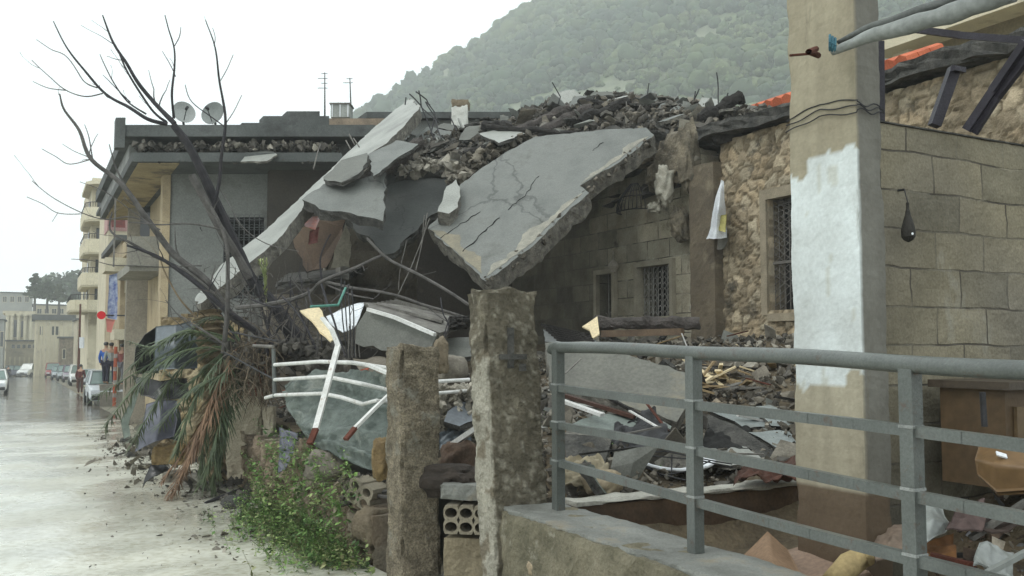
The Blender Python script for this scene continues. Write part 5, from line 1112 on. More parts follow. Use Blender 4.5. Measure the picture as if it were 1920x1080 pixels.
pslab('fallen_slab', [(690, 330), (740, 312), (800, 304), (838, 322), (850, 350), (838, 380), (800, 412), (770, 440), (738, 474), (720, 478), (700, 452), (660, 428), (640, 408)], [(720, 478, 15.4), (845, 340, 17.0), (650, 400, 16.6)], .16, 'dark blue grey broken slab hanging point down between the two big slabs', 'slab', [mat('slab_dark', (.14, .148, .14), (.09, .096, .09), 1.2, .55, .3, 20, dirt=(.08, .08, .075), dirt_scale=1.2, dirt_amt=.3, crack=.6), MBRD], j=.05, seed=7)
pslab('fallen_slab', [(802, 428), (856, 476), (910, 527), (1000, 462), (1050, 408), (1104, 362), (1086, 348), (1160, 304), (1228, 252), (1212, 238), (1100, 246), (1004, 256), (940, 290), (862, 346), (846, 380)],
      [(910, 527, 13.5), (1228, 254, 15.4), (802, 428, 15.0)], .34, 'largest grey cracked roof slab tilted with one corner pointing down', 'slab', [MSL, MBR], j=.02, seg=.10, seed=9)
# pale broken rim along lower right edge of the big slab
p0, n0 = plane3([(910, 527, 13.5), (1228, 254, 15.4), (802, 428, 15.0)])
if n0.z < 0: n0 = -n0
mb = MB()
for k in range(110):
    f = rnd.random(); e = [(910, 524), (1000, 458), (1100, 356), (1160, 304), (1226, 256)]; i = min(3, int(f * 4)); g_ = f * 4 - i
    x = e[i][0] * (1 - g_) + e[i + 1][0] * g_; y = e[i][1] * (1 - g_) + e[i + 1][1] * g_
    chunk(mb, PPL(x - rnd.uniform(-3, 8), y - rnd.uniform(-3, 5), p0, n0) + n0 * rnd.uniform(-.12, .01), rnd.uniform(.02, .07))
tag(mb.build('edge_crumbs', MRUB), 'pale crumbs broken along the lower edge of the largest slab', 'rubble', kind='stuff')
# worn pale screed along the free edges of the big slab, and a thin curling layer at its top rim
def rimstrip(px, wd, m, lab, seed):
    r = random.Random(seed); P3 = []
    for (x, y), (x2, y2) in zip(px[:-1], px[1:]):
        n_ = max(2, int(math.hypot(x2 - x, y2 - y) / 7))
        for k in range(n_): f = k / n_; P3.append(PPL(x + (x2 - x) * f, y + (y2 - y) * f, p0, n0))
    cen = PPL(1000, 370, p0, n0); mb = MB(); a = []; b_ = []
    for i, p in enumerate(P3):
        d = (P3[min(i + 1, len(P3) - 1)] - P3[max(i - 1, 0)]).normalized(); q = d.cross(n0); q = q if q.dot(cen - p) > 0 else -q
        w_ = wd * (.35 + .65 * abs(nz(p, 2.2, seed)) * 2 + r.uniform(0, .25)) * min(1, i / 4 + .1, (len(P3) - 1 - i) / 4 + .1)
        a.append(p + n0 * .006 + q * r.uniform(.0, .02)); b_.append(p + n0 * .004 + q * w_)
    k = len(a); mb.add(a + b_ + [p - n0 * .02 for p in a] + [p - n0 * .02 for p in b_], [(i, i + 1, k + i + 1, k + i) for i in range(k - 1)] + [(k + i, k + i + 1, 3 * k + i + 1, 3 * k + i) for i in range(k - 1)] + [(i + 1, i, 2 * k + i, 2 * k + i + 1) for i in range(k - 1)])
    o = mb.build('worn_rim', m); sl_ = bpy.data.objects['fallen_slab.005']; o.parent = sl_; o.location = Vector(o.location) - Vector(sl_.location)
rimstrip([(808, 432), (856, 474), (908, 520)], .24, mat('ochre_screed', (.34, .305, .22), (.24, .225, .175), 4, .8, .4, 30), '', 3)
rimstrip([(914, 518), (998, 456), (1048, 404), (1098, 358)], .20, mat('pale_screed', (.42, .40, .33), (.27, .265, .225), 6, .8, .5, 30), '', 4)
rimstrip([(1090, 346), (1160, 300), (1222, 252)], .16, mat('pale_screed', (.50, .48, .39)), '', 5)
for lab, pts_, n_, sz_ in (('lumpy broken masonry along the upper left rim of the largest slab', [(858, 350, 16.2), (880, 320, 16.6), (920, 296, 16.9), (1000, 262, 17.2)], 260, .13), ('lumps of masonry in the hollow left of the largest slab', [(770, 330, 16.4), (800, 312, 16.6), (850, 320, 16.6), (862, 350, 16.2)], 130, .12)):
    heapline('broken_masonry', lab, [P(*q) for q in pts_], n_, .03, sz_, MRUBL if n_ < 200 else MRUB, (.22, .25, .14), n_)
# cracks: real thin gaps laid as sunk dark strips
def crack(px, lab=None, w_=.014):
    mb = MB(); pts = []
    for (x, y), (x2, y2) in zip(px[:-1], px[1:]):
        for k in range(7): f = k / 7; pts.append(PPL(x + (x2 - x) * f + rnd.uniform(-2, 2), y + (y2 - y) * f + rnd.uniform(-2, 2), p0, n0) + n0 * .004)
    mb.tube(pts, [w_ * rnd.uniform(.3, 1) for _ in pts], 5); o = mb.build('crack', MDK)
    sl_ = bpy.data.objects['fallen_slab.005']; o.parent = sl_; o.location = Vector(o.location) - Vector(sl_.location)
crack([(936, 410), (905, 436), (862, 480)]); crack([(1010, 330), (980, 372), (950, 395)], w_=.009); crack([(900, 398), (850, 430), (822, 450)], w_=.012); crack([(1130, 268), (1110, 284)], w_=.008)
pslab('broken_beam', [(820, 396), (838, 350), (856, 336), (862, 352), (858, 388), (842, 400)], [(820, 396, 14.8), (856, 336, 15.6), (858, 388, 14.9)], .28, 'stubby ribbed concrete lump standing on the left rim of the largest slab', 'rubble', [MSLW, MBR], j=.02, seed=12)
# thin top flakes on the big slab's upper rim
for i, (ol, an, lab) in enumerate((([(946, 286), (990, 262), (1040, 256), (1062, 268), (1010, 290), (966, 296)], [(946, 288, 16.6), (1062, 268, 16.8), (1000, 258, 17.4)], 'thin flake of screed curling at the top rim of the largest slab'),
    ([(1040, 262), (1100, 246), (1130, 252), (1080, 272)], [(1040, 264, 16.6), (1130, 252, 16.6), (1100, 244, 17.2)], 'second thin screed flake further right on the top rim'),
    ([(860, 345), (905, 300), (925, 296), (900, 330)], [(860, 347, 16.2), (925, 296, 16.9), (905, 294, 17.3)], 'narrow plaster flake on the upper left rim of the largest slab'),
    ([(690, 290), (745, 262), (785, 270), (740, 300), (700, 330)], [(690, 292, 16.2), (785, 270, 16.4), (745, 258, 17)], 'dark sheet of screed folded below the long pale slab'),
    ([(900, 250), (950, 238), (985, 250), (935, 268)], [(900, 252, 17.2), (985, 250, 17), (950, 236, 17.8)], 'pale flat plate lying below the charred beams on the left'))):
    pslab('screed_flake', ol, an, .06, lab, 'slab', [MSL if i != 4 else MSLW, MBRD], j=.03, seed=20 + i)
# ================================================================ HEAP ON TOP
back = [(740, 300, 21.0), (800, 262, 21.3), (870, 246, 21.3), (950, 232, 21), (1050, 190, 20.5), (1150, 184, 20), (1230, 192, 19.5), (1300, 204, 19), (1400, 216, 18), (1480, 232, 17.5)]
mid = [(748, 282, 18.6), (800, 262, 18.7), (870, 262, 18.7), (950, 242, 18.3), (1050, 204, 18.2), (1150, 200, 17.8), (1230, 206, 17.2), (1300, 212, 16.6), (1400, 218, 15.4), (1480, 230, 14.3)]
front = [(740, 330, 17.2), (800, 322, 17.1), (860, 330, 17), (940, 292, 17), (1000, 266, 17.2), (1100, 252, 16.8), (1200, 246, 16.2), (1290, 258, 15.6), (1380, 250, 14.9), (1480, 240, 13.8)]
low = [(740, 380, 17.4), (800, 360, 17.4), (860, 370, 17.4), (940, 330, 17.4), (1000, 330, 17.6), (1100, 330, 17.3), (1200, 300, 16.8), (1290, 300, 16.3), (1380, 275, 15.6), (1480, 262, 14.6)]
patch([back, mid, front, low], 30, 70, .12, 2.2, 2, .25, 'rubble_heap', MBRD); hb = bpy.data.objects['rubble_heap']; tag(hb, 'big sooty heap of crushed concrete along the broken roofs', 'rubble', kind='stuff')
def hsurf(t, u):   # t along (0..1), u depth 0 back..1 front
    rows = [back, mid, front]; k = len(back) - 1; i = min(int(t * k), k - 1); f = t * k - i; j = min(int(u * 2), 1); g_ = u * 2 - j
    a = P(*rows[j][i]) * (1 - f) + P(*rows[j][i + 1]) * f; b_ = P(*rows[j + 1][i]) * (1 - f) + P(*rows[j + 1][i + 1]) * f; return a * (1 - g_) + b_ * g_
mb = MB(); mb2 = MB()
for k in range(3400):
    t_ = rnd.random(); u_ = rnd.random(); p = hsurf(t_, u_); sz = .025 + .10 * rnd.random() ** 3; chunk(mb if rnd.random() < .6 else mb2, p + Vector((0, 0, rnd.uniform(0, .16))), sz)
tag(mb.build('rubble', MRUBD), 'sooty broken concrete bits covering the rooftop heap', 'rubble', kind='stuff')
tag(mb2.build('rubble', MRUB), 'greyish stone bits mixed in the rooftop heap', 'rubble', kind='stuff')
# medium chunks: individuals
r9 = random.Random(31)
for k in range(96):
    t_ = r9.random(); u_ = r9.uniform(.15, 1); p = hsurf(t_, u_) + Z * .1; mb = MB(); chunk(mb, p, r9.uniform(.14, .34), r9, flat=r9.uniform(.05, .2))
    tag(mb.build('concrete_chunk', r9.choice([MC, MRUB, MBR, MSL, MRUBL, MSLW])), 'angular grey concrete chunk in the rooftop heap', 'rubble', 'concrete chunks in the rooftop heap')
for k in range(34):
    t_ = r9.uniform(.05, 1); u_ = r9.uniform(.2, .95); c = hsurf(t_, u_) + Z * r9.uniform(.1, .22); R_ = Matrix.Rotation(r9.uniform(0, 6.28), 3, 'Z') @ Matrix.Rotation(r9.uniform(-.8, .8), 3, 'X'); L = r9.uniform(.14, .36); kk = r9.choice((4, 5, 6))
    ol = [c + R_ @ Vector((L * math.cos(6.283 * q / kk) * r9.uniform(.7, 1.3), L * .6 * math.sin(6.283 * q / kk + .3) * r9.uniform(.7, 1.3), 0)) for q in range(kk)]
    mb = MB(); slab(mb, ol, r9.uniform(.02, .07), .012, .06, 500 + k); tag(mb.build('broken_plate', [[MSLW, MBR], [MC, MBRD], [MSL, MBR], [MRUBD, MBRD]][k % 4]), 'flat broken plate lying in the rooftop heap', 'slab', 'broken plates in the rooftop heap')
# plates and folded sheets sticking up along the skyline (each different)
for i, (ol, Y, th, m, lab) in enumerate((
    ([(1030, 205), (1034, 178), (1075, 168), (1090, 180), (1062, 212)], 18.2, .05, MSLW, 'pale crumpled plate at the left end of the skyline heap'),
    ([(1060, 210), (1075, 182), (1120, 178), (1130, 190), (1090, 214)], 18.0, .05, MSL, 'grey plate leaning over the pale crumpled one'),
    ([(1104, 180), (1112, 172), (1148, 172), (1152, 180)], 18.3, .05, MC, 'small flat plate on the highest point of the heap'),
    ([(1150, 196), (1170, 176), (1205, 178), (1226, 192), (1190, 204)], 17.8, .08, MBRD, 'dark folded roof piece at the top of the heap'),
    ([(1226, 214), (1240, 190), (1290, 196), (1330, 200), (1310, 222), (1250, 226)], 17.0, .06, MSL, 'wide grey sheet between the heap top and the charred stump'),
    ([(1300, 200), (1316, 182), (1344, 186), (1362, 200), (1330, 210)], 17.2, .04, MSLW, 'pale thin sheet left of the charred stump'),
    ([(1000, 236), (1050, 214), (1086, 222), (1030, 252)], 17.6, .1, MSLW, 'pale slanting plate under the charred beams'),
    ([(1110, 244), (1150, 226), (1200, 226), (1216, 238), (1160, 250)], 16.9, .07, MSL, 'grey plate lying above the top rim of the largest slab'),
    ([(860, 262), (880, 236), (930, 232), (920, 262)], 18.2, .06, MC, 'grey plate near the foot of the white chimney block'),
    ([(770, 262), (800, 238), (846, 246), (830, 270)], 18.5, .06, MSL, 'tilted plate behind the tangled rods'),
    ([(1240, 236), (1262, 214), (1290, 222), (1286, 244)], 16.4, .14, MBRD, 'square sooty block over the broken facade edge'),
    ([(1205, 240), (1206, 214), (1232, 216), (1234, 244)], 16.3, .16, MBRD, 'black square stump standing on the right corner of the largest slab'))):
    pts = [P(x, y, Y + .6 * (ol[0][1] - y) / 40 + .2 * hsh(i, q)) for q, (x, y) in enumerate(ol)]
    mb = MB(); slab(mb, pts, th, .03, .12, 40 + i, down=(.1, .6, -1)); tag(mb.build('broken_plate', [m, MBRD]), lab, 'slab')
# charred beams
for i, (a, b_, r_, lab) in enumerate((((912, 238, 17.5), (1085, 252, 16.7), .06, 'long thin charred beam lying flat across the front of the heap'),
    ((1000, 262, 17.2), (1106, 200, 17.4), .12, 'thick charred beam slanting up to the heap top'),
    ((960, 250, 17.6), (1070, 204, 17.8), .11, 'charred log beside the thick charred beam'),
    ((1086, 226, 17), (1176, 190, 17.4), .10, 'charred log on the right side of the heap top'),
    ((1350, 206, 15.6), (1394, 178, 15.6), .13, 'stubby burnt black stump with round end'),
    ((1310, 226, 15.6), (1368, 206, 15.6), .12, 'burnt log lying left of the black stump'),
    ((905, 232, 18), (960, 238, 17.6), .1, 'short charred log end at the left of the heap'),
    ((1340, 262, 14.8), (1475, 218, 14), .09, 'long sooty log lying along the stone wall top'),
    ((690, 345, 16), (790, 266, 16.8), .12, 'grey soot covered beam below the long pale slab'),
    ((870, 290, 16.9), (960, 262, 17), .1, 'charred beam end above the lumpy rubble'),
    ((1085, 186, 18), (1148, 200, 17.8), .07, 'thin charred batten over the heap top'))):
    A, B = P(*a), P(*b_); mb = MB(); k = 14; pts = [A + (B - A) * q / k + Vector((nz(A + (B - A) * q / k, 3, i), 0, nz(A + (B - A) * q / k, 3, i + 5))) * .06 for q in range(k + 1)]
    mb.tube(pts, [r_ * (1 + .35 * nz(p, 5, i)) * (.8 if q in (0, k) else 1) for q, p in enumerate(pts)], 10)
    mb.v = [tuple(Vector(v_) + Vector((nz(v_, 11), nz(v_, 11, 3), nz(v_, 11, 7))) * .03) for v_ in mb.v]
    tag(mb.build('charred_beam', MCHAR if i not in (1, 2, 8) else mat('ashy_wood', (.15, .13, .12), (.05, .045, .04), 5, .9, 1, 25, bdist=.05)), lab, 'beam')
# rods sticking out
def rods(name, lab, lst, r_, m=MIRON, wob=.03):
    t = None; mb = MB()
    for pts in lst:
        q = [P(*p) for p in pts]; o = []
        for a, b_ in zip(q[:-1], q[1:]):
            for k in range(5): o.append(a + (b_ - a) * k / 5)
        o.append(q[-1]); o = [p + Vector((nz(p, 2), nz(p, 2, 5), nz(p, 2, 9))) * wob for p in o]; mb.tube(o, r_, 5)
    return tag(mb.build(name, m), lab, 'rods')
rods('rebar_bundle', 'tangled rusty steel rods bending out of the top of the long pale slab', [[(766, 176, 18), (790, 198, 18), (806, 240, 17.8), (815, 262, 17.6)], [(778, 172, 18), (800, 186, 18), (814, 212, 17.8), (808, 250, 17.6)], [(784, 170, 18), (790, 200, 18), (815, 226, 17.7), (828, 262, 17.4)], [(806, 196, 17.9), (798, 190, 18), (820, 230, 17.8)], [(842, 218, 17.8), (856, 244, 17.6)], [(760, 182, 18.2), (759, 196, 18.2)]], .014)
for lab, l_ in (('bent rod at the left end of the rooftop heap', [[(1036, 154, 18), (1052, 180, 18), (1046, 196, 18)]]), ('short upright rod in the middle of the heap top', [[(1217, 156, 17.5), (1212, 190, 17.5)]]), ('tallest upright rod beside the burnt black stump', [[(1344, 136, 16), (1348, 208, 15.8)]]), ('small hooked rod left of the tallest rod', [[(1305, 170, 16.4), (1302, 186, 16.4)], [(1302, 186, 16.4), (1312, 166, 16.4)]]), ('thin pin just above the burnt black stump', [[(1366, 176, 15.6), (1362, 190, 15.6)]])): rods('rebar', lab, l_, .012)
rods('rebar_bundle', 'fringe of thin lathing rods drooping from the heap top', [[(1176 + 6 * k, 190 + (k % 3) * 3, 17.2), (1178 + 6 * k + (k % 4), 228 - (k % 5) * 4, 17.1)] for k in range(9)], .010, MGREYW)
rods('rebar_bundle', 'loose rods hanging from the torn corner of the largest slab', [[(802, 400, 14.9), (794, 440, 14.8), (778, 508, 14.6)], [(796, 405, 14.9), (788, 470, 14.8)], [(806, 410, 14.8), (770, 500, 14.6), (742, 560, 14.5)], [(762, 450, 15), (752, 500, 14.9), (748, 545, 14.9)]], .009, MGREYW)
rods('rebar_bundle', 'short pins sticking from the top edge of the long pale slab', [[(655, 250, 16.9), (664, 272, 16.8)], [(662, 258, 16.8), (672, 276, 16.7)], [(648, 262, 16.8), (656, 280, 16.7)], [(600, 270, 17), (588, 318, 16.6)]], .014, MGREYW)
# ================================================================ RUBBLE IN THE PLOT
r5 = random.Random(77)
def visible_sv(r): # a random place on the plot within the picture
    while True:
        y = r.uniform(5.5, 17); px = r.uniform(480, 1500); p = P(px, 700, y); s, v = sv(p)
        if 3.2 < v < 9.8 and s > 5.45: return s, v, px
mb = [MB() for _ in range(3)]
for k in range(8500):
    s, v, px = visible_sv(r5); sz = .012 + .075 * r5.random() ** 3; c = W(s, v, hp(s, v) + r5.uniform(-.01, .07) + .05 * max(0, nz((s, v, 9), 1.5)))
    chunk(mb[r5.choice((0, 0, 1, 2))], c, sz, r5)
tag(mb[0].build('rubble', MRUB), 'grey brown broken masonry covering the plot behind the railing', 'rubble', kind='stuff')
tag(mb[1].build('rubble', MRUBD), 'dark sooty bits scattered over the plot behind the railing', 'rubble', kind='stuff')
tag(mb[2].build('rubble', MRUBL), 'pale plaster bits scattered over the plot behind the railing', 'rubble', kind='stuff')
mb = MB()
for k in range(520):   # pale shards seen between the posts
    c = P(r5.uniform(815, 890), r5.uniform(725, 800), r5.uniform(8.0, 8.8)); chunk(mb, c, r5.uniform(.02, .065), r5)
tag(mb.build('rubble', MRUBL), 'heap of pale tile shards seen between the two gateposts', 'rubble', kind='stuff')
for k in range(110):
    s, v, px = visible_sv(r5); mb = MB(); chunk(mb, W(s, v, hp(s, v) + .06), r5.uniform(.10, .26), r5, flat=r5.uniform(.05, .18))
    tag(mb.build('concrete_chunk', r5.choice([MC, MRUB, MBR, MRUBL, MRUBD])), 'angular concrete chunk lying in the rubble of the plot', 'rubble', 'concrete chunks in the plot')
# pit rubbish (right, under the block wall)
mb = [MB(), MB(), MB()]
for k in range(2300):
    s = r5.uniform(.8, 3.15); v = r5.uniform(3.3, 6.0)
    if v < 3.85 and r5.random() < .6: continue
    c = W(s, v, hp(s, v) + r5.uniform(0, .08)); chunk(mb[r5.choice((0, 0, 1, 2))], c, .012 + .06 * r5.random() ** 2, r5, flat=r5.uniform(.01, .03))
tag(mb[0].build('litter', mat('litter_brown', (.24, .17, .12), (.08, .06, .05), 6, .85, .4, 30, island=.6)), 'brown scraps and litter piled at the foot of the block wall', 'litter', kind='stuff')
tag(mb[1].build('litter', mat('litter_grey', (.26, .27, .27), (.1, .1, .11), 6, .7, .3, 30, island=.6)), 'grey scraps mixed in the litter by the block wall', 'litter', kind='stuff')
tag(mb[2].build('litter', mat('litter_pale', (.5, .45, .36), (.3, .26, .2), 6, .8, .3, 30, island=.5)), 'pale torn scraps mixed in the litter by the block wall', 'litter', kind='stuff')
for i, (c4, m, lab) in enumerate((
    ([[(1790, 940, 4.1), (1850, 925, 4.2)], [(1770, 985, 3.95), (1840, 990, 3.9)]], mat('mauve_cloth', (.16, .11, .10), (.09, .065, .06), 4, .9, .3, 14), 'dark crumpled cloth in the litter beside the plastic sheet'),
    ([[(1720, 1015, 4.2), (1790, 1010, 4.2)], [(1716, 1050, 4.0), (1800, 1056, 4.0)]], mat('rust_cloth', (.33, .16, .06), (.2, .1, .05), 4, .9, .3, 14), 'orange brown rag under the plastic sheet'),
    ([[(1836, 1030, 3.9), (1900, 1045, 3.9)], [(1826, 1070, 3.7), (1910, 1085, 3.7)]], MPLAS, 'torn clear plastic bag at the lower right corner'),
    ([[(1800, 965, 4.2), (1925, 960, 4.0)], [(1800, 1000, 4.0), (1925, 990, 3.9)]], mat('brown_cloth', (.12, .09, .075), (.07, .05, .045), 4, .9, .3, 14), 'long dark brown cloth heaped under the plywood shell'),
    ([[(1640, 1000, 4.7), (1700, 985, 4.6)], [(1640, 1050, 4.4), (1700, 1040, 4.4)]], mat('tan_cloth', (.34, .26, .2), (.22, .17, .13), 4, .9, .3, 14), 'tan rag lying left of the nearest railing post'))):
    tag(patch(c4, 16, 16, .05, 5, i, .006, 'rag', m, crease=.05), lab, 'cloth')
# loose boards and tubes in the litter
for i, (a, b_, w_, m, lab) in enumerate((((1820, 1010, 4.0), (1925, 940, 4.0), .035, MGREYW, 'grey stick slanting in the litter on the far right'), ((1850, 1075, 3.6), (1925, 1035, 3.6), .03, MPLAS, 'clear tube lying in the lower right corner'), ((1745, 1040, 4.0), (1830, 1060, 3.9), .03, MRUST, 'rusty bar lying across the litter'))):
    mb = MB(); mb.bar(P(*a), P(*b_), w_, w_ * .6); tag(mb.build('stick', m), lab, 'stick')
MPAV = mat('blue_grey_paving', (.36, .40, .39), (.25, .28, .275), 2.5, .5, .35, 24, dirt=(.15, .15, .13), dirt_scale=2, dirt_amt=.25)
# named slabs in the plot
def ps(name, ol, an, th, lab, mats, j=.02, seed=1, cat='slab', down=(0, .5, -1), seg=.1): return pslab(name, ol, an, th, lab, cat, mats, j, seg, down, None, seed)
t = ps('concrete_block', [(690, 577), (820, 626), (806, 668), (752, 664), (666, 644), (668, 612)], [(690, 577, 9.7), (820, 626, 9.3), (668, 645, 9.6)], .42, 'big fallen concrete block with a white painted top edge in the middle of the plot', [MC, MBR], seed=31, cat='block', down=(.22, 1, -.05))
ps('plank_bundle', [(682, 566), (740, 570), (878, 600), (824, 624), (692, 576)], [(690, 576, 9.66), (822, 624, 9.3), (870, 598, 10.2)], .06, 'weathered grey boards lying on top of the big fallen block', [MGREYW, MGREYW], seed=32, cat='boards')
mb = MB(); a = [P(690, 580, 9.62), P(740, 595, 9.45), P(815, 627, 9.22)]
for q in range(2): mb.bar(a[q], a[q + 1], .05, .035)
tag(mb.build('white_strip', MWHR), 'flaky white strip along the edge of the big fallen block', 'strip')
for i in range(6):
    mb = MB(); A = P(700 + i * 8, 570 - i * 1.5, 9.9 + .2 * i); B = P(830 + i * 14, 603 + i * 1, 9.7 + .25 * i); mb.bar(A, B, .07, .03); tag(mb.build('board', MGREYW), 'weathered grey board stacked on the big fallen block', 'board', 'boards stacked on the fallen block')
tag(patch([[(612, 594, 11.5), (655, 574, 11.6), (684, 568, 11.6)], [(618, 606, 11.3), (655, 600, 11.3), (676, 594, 11.3)], [(642, 624, 11.2), (660, 618, 11.2), (668, 612, 11.2)]], 14, 14, .04, 2.5, 3, name='metal_sheet', m=MWHITE), 'bent bluish white metal panel left of the big fallen block', 'panel')
tag(patch([[(715, 586, 11.2), (745, 562, 11.2)], [(725, 596, 11), (750, 580, 11)]], 8, 8, .05, 4, 6, name='metal_sheet', m=MWHITE), 'small torn white corner sticking up behind the grey boards', 'panel')
ps('yellowed_sheet', [(562, 582), (598, 576), (606, 592), (626, 634), (620, 640), (594, 612)], [(562, 580, 9.6), (634, 650, 9.0), (600, 575, 9.8)], .02, 'cream plastic panel with a folded edge by the collapsed fence', [MCREAM, MCREAM], seed=33, cat='panel')
mb = MB(); mb.tube([P(648, 540, 9.8), P(634, 572, 9.5), P(618, 578, 9.5)][:2] + [P(582, 575, 9.3)], .014, 8); tag(mb.build('green_pole', MGREEN), 'thin sea green pole leaning above the cream panel', 'pole')
ps('concrete_slab', [(800, 640), (880, 632), (885, 668), (850, 672), (806, 664)], [(800, 640, 9.9), (880, 632, 9.9), (850, 672, 9.4)], .06, 'smooth grey panel disappearing behind the tall gatepost', [MC, MBRD], seed=34)
mb = MB(); rockmesh(mb, P(862, 604, 9.6), .13, .1, .075, 41, .5, 3, freq=3); tag(mb.build('burnt_lump', MCHAR), 'burnt black lump on the end of the grey boards', 'rubble')
# slabs behind the near railing
ps('fallen_wall', [(1022, 642), (1110, 640), (1170, 662), (1290, 700), (1300, 740), (1270, 790), (1140, 745), (1030, 716)], [(1022, 642, 9.8), (1290, 700, 9.0), (1030, 716, 9.3)], .14, 'broad grey wall panel lying tilted behind the top rails', [mat('fallen_plaster', (.22, .22, .19), (.15, .15, .13), 1.4, .8, .3, 14, dirt=(.28, .25, .18), dirt_scale=1.5, dirt_amt=.25), MBR], seed=35)
ps('fallen_wall', [(1018, 618), (1090, 624), (1120, 640), (1102, 652), (1020, 640)], [(1018, 618, 10.4), (1120, 640, 10.2), (1020, 640, 10.0)], .06, 'dark striped sheet above the broad grey panel', [mat('striped_sheet', (.17, .18, .175), (.10, .105, .1), 2, .6, .2, 10), MBRD], seed=36)
for i in range(7):
    mb = MB(); A = P(1014 + i * 5, 608 + i * 5, 10.5 - i * .07); B = P(1105 + i * 3, 628 + i * 4, 10.3 - i * .07); mb.bar(A, B, .03, .03); tag(mb.build('batten', MCHAR), 'thin dark batten in the row above the broad grey panel', 'batten', 'battens above the grey panel')
ps('concrete_slab', [(1062, 800), (1120, 778), (1226, 776), (1262, 800), (1240, 826), (1180, 808), (1120, 812)], [(1062, 800, 7.9), (1226, 776, 8.4), (1240, 826, 7.9)], .08, 'greenish grey slab lying flat left of the middle railing post', [mat('green_grey_slab', (.27, .31, .28), (.18, .21, .19), 1.6, .55, .3, 20, dirt=(.12, .12, .1), dirt_scale=2, dirt_amt=.3), MBRD], seed=37)
ps('tilted_block', [(1058, 812), (1130, 818), (1146, 836), (1130, 880), (1058, 862)], [(1058, 812, 7.5), (1146, 836, 7.4), (1058, 862, 7.2)], .35, 'dark face of a turned over block left of the middle railing post', [MBRD, MBR], seed=38, down=(.2, 1, .1))
ps('cracked_slab', [(1330, 770), (1352, 762), (1398, 768), (1430, 782), (1444, 798), (1400, 806), (1378, 790)], [(1330, 770, 8.4), (1430, 782, 8.8), (1400, 806, 8.2)], .07, 'left cracked piece of blue grey paving tilted by the column', [MPAV, MBRD], seed=39)
ps('cracked_slab', [(1400, 768), (1440, 758), (1492, 776), (1494, 800), (1446, 798), (1432, 784)], [(1400, 768, 8.9), (1492, 776, 8.9), (1446, 798, 8.4)], .07, 'right cracked piece of blue grey paving reaching the column', [MPAV, MBRD], seed=40)
ps('cracked_slab', [(1402, 810), (1460, 806), (1494, 812), (1494, 858), (1478, 852), (1440, 830)], [(1402, 810, 8.1), (1494, 812, 8.3), (1478, 852, 7.7)], .09, 'lower cracked paving piece with a small hole by the column', [MPAV, MBRD], seed=41)
ps('slab_flank', [(1328, 776), (1376, 796), (1402, 812), (1480, 858), (1440, 868), (1380, 850), (1335, 826)], [(1328, 776, 8.3), (1480, 858, 7.6), (1335, 826, 8.0)], .2, 'dark broken flank under the cracked paving pieces', [MBRD, MBRD], seed=42)
t = thing('white_basin', 'white oval basin lying under a wire frame behind the railing', 'basin', P(1265, 880, 7.3)); mb = MB()
c = P(1268, 862, 7.3); n = Vector((0, -.35, 1)).normalized(); xx = Vector((1, .15, 0)).normalized(); yy = n.cross(xx); vs = [c - n * .05]
for q in range(1, 7):
    rr = q / 6
    for j in range(28): a = 6.2832 * j / 28; vs.append(c + xx * math.cos(a) * .30 * rr + yy * math.sin(a) * .2 * rr + n * (-.05 + .06 * rr ** 4))
mb.add(vs, [(0, 1 + j, 1 + (j + 1) % 28) for j in range(28)] + [(1 + q * 28 + j, 1 + (q + 1) * 28 + j, 1 + (q + 1) * 28 + (j + 1) % 28, 1 + q * 28 + (j + 1) % 28) for q in range(5) for j in range(28)]); mb.build('bowl', MWHITE, t, smooth=True)
mb = MB(); mb.tube([c + xx * math.cos(a) * .31 + yy * math.sin(a) * .21 + n * .015 for a in frange(0, 6.2832, 28)], .014, 7); mb.build('rim', MWHITE, t)
rods('wire_frame', 'thin bent wire frame lying over the white basin', [[(1196, 858, 7.1), (1230, 852, 7.1), (1300, 858, 7.0), (1370, 876, 7.0)], [(1200, 866, 7.1), (1240, 886, 7.0), (1300, 900, 6.9)], [(1262, 850, 7.1), (1262, 892, 7.0)], [(1330, 862, 7.0), (1290, 880, 7.0), (1240, 890, 7.0)], [(1170, 846, 7.1), (1250, 844, 7.2), (1370, 870, 7.0)]], .006)
ps('pale_slab', [(1290, 842), (1330, 828), (1400, 838), (1430, 862), (1370, 872), (1310, 862)], [(1290, 842, 7.7), (1400, 838, 7.8), (1370, 872, 7.3)], .04, 'pale thin slab beside the white basin', [MSLW, MBR], seed=43)
# white and brown boards behind the left part of the railing
for i, (a, b_, w_, m, lab) in enumerate((((1056, 752, 8.3), (1130, 778, 8.0), .07, MWHR, 'white painted board lying behind the first railing post'),
    ((1060, 742, 8.5), (1190, 782, 8.2), .08, mat('mahogany', (.10, .045, .03), (.06, .03, .02), 4, .6, .2, 20), 'dark reddish board behind the white board'),
    ((1130, 740, 8.4), (1262, 812, 8.1), .06, MCHAR, 'long dark board crossing behind the middle railing post'),
    ((1180, 770, 8.1), (1232, 800, 7.9), .03, MWHR, 'short white stick by the greenish slab'),
    ((1200, 740, 8.3), (1252, 808, 7.9), .025, MRUST, 'thin rusty bar leaning on the greenish slab'),
    ((1060, 700, 8.8), (1090, 672, 9.0), .02, MGREYW, 'thin grey stick leaning behind the first railing post'),
    ((1290, 655, 9.5), (1278, 625, 9.5), .025, MWHR, 'short pale stick under the burnt beam end'),
    ((1150, 818, 7.6), (1240, 800, 7.7), .03, MGREYW, 'grey batten lying along the greenish slab'))):
    mb = MB(); mb.bar(P(*a), P(*b_), w_, w_ * .4); tag(mb.build('board', m), lab, 'board')
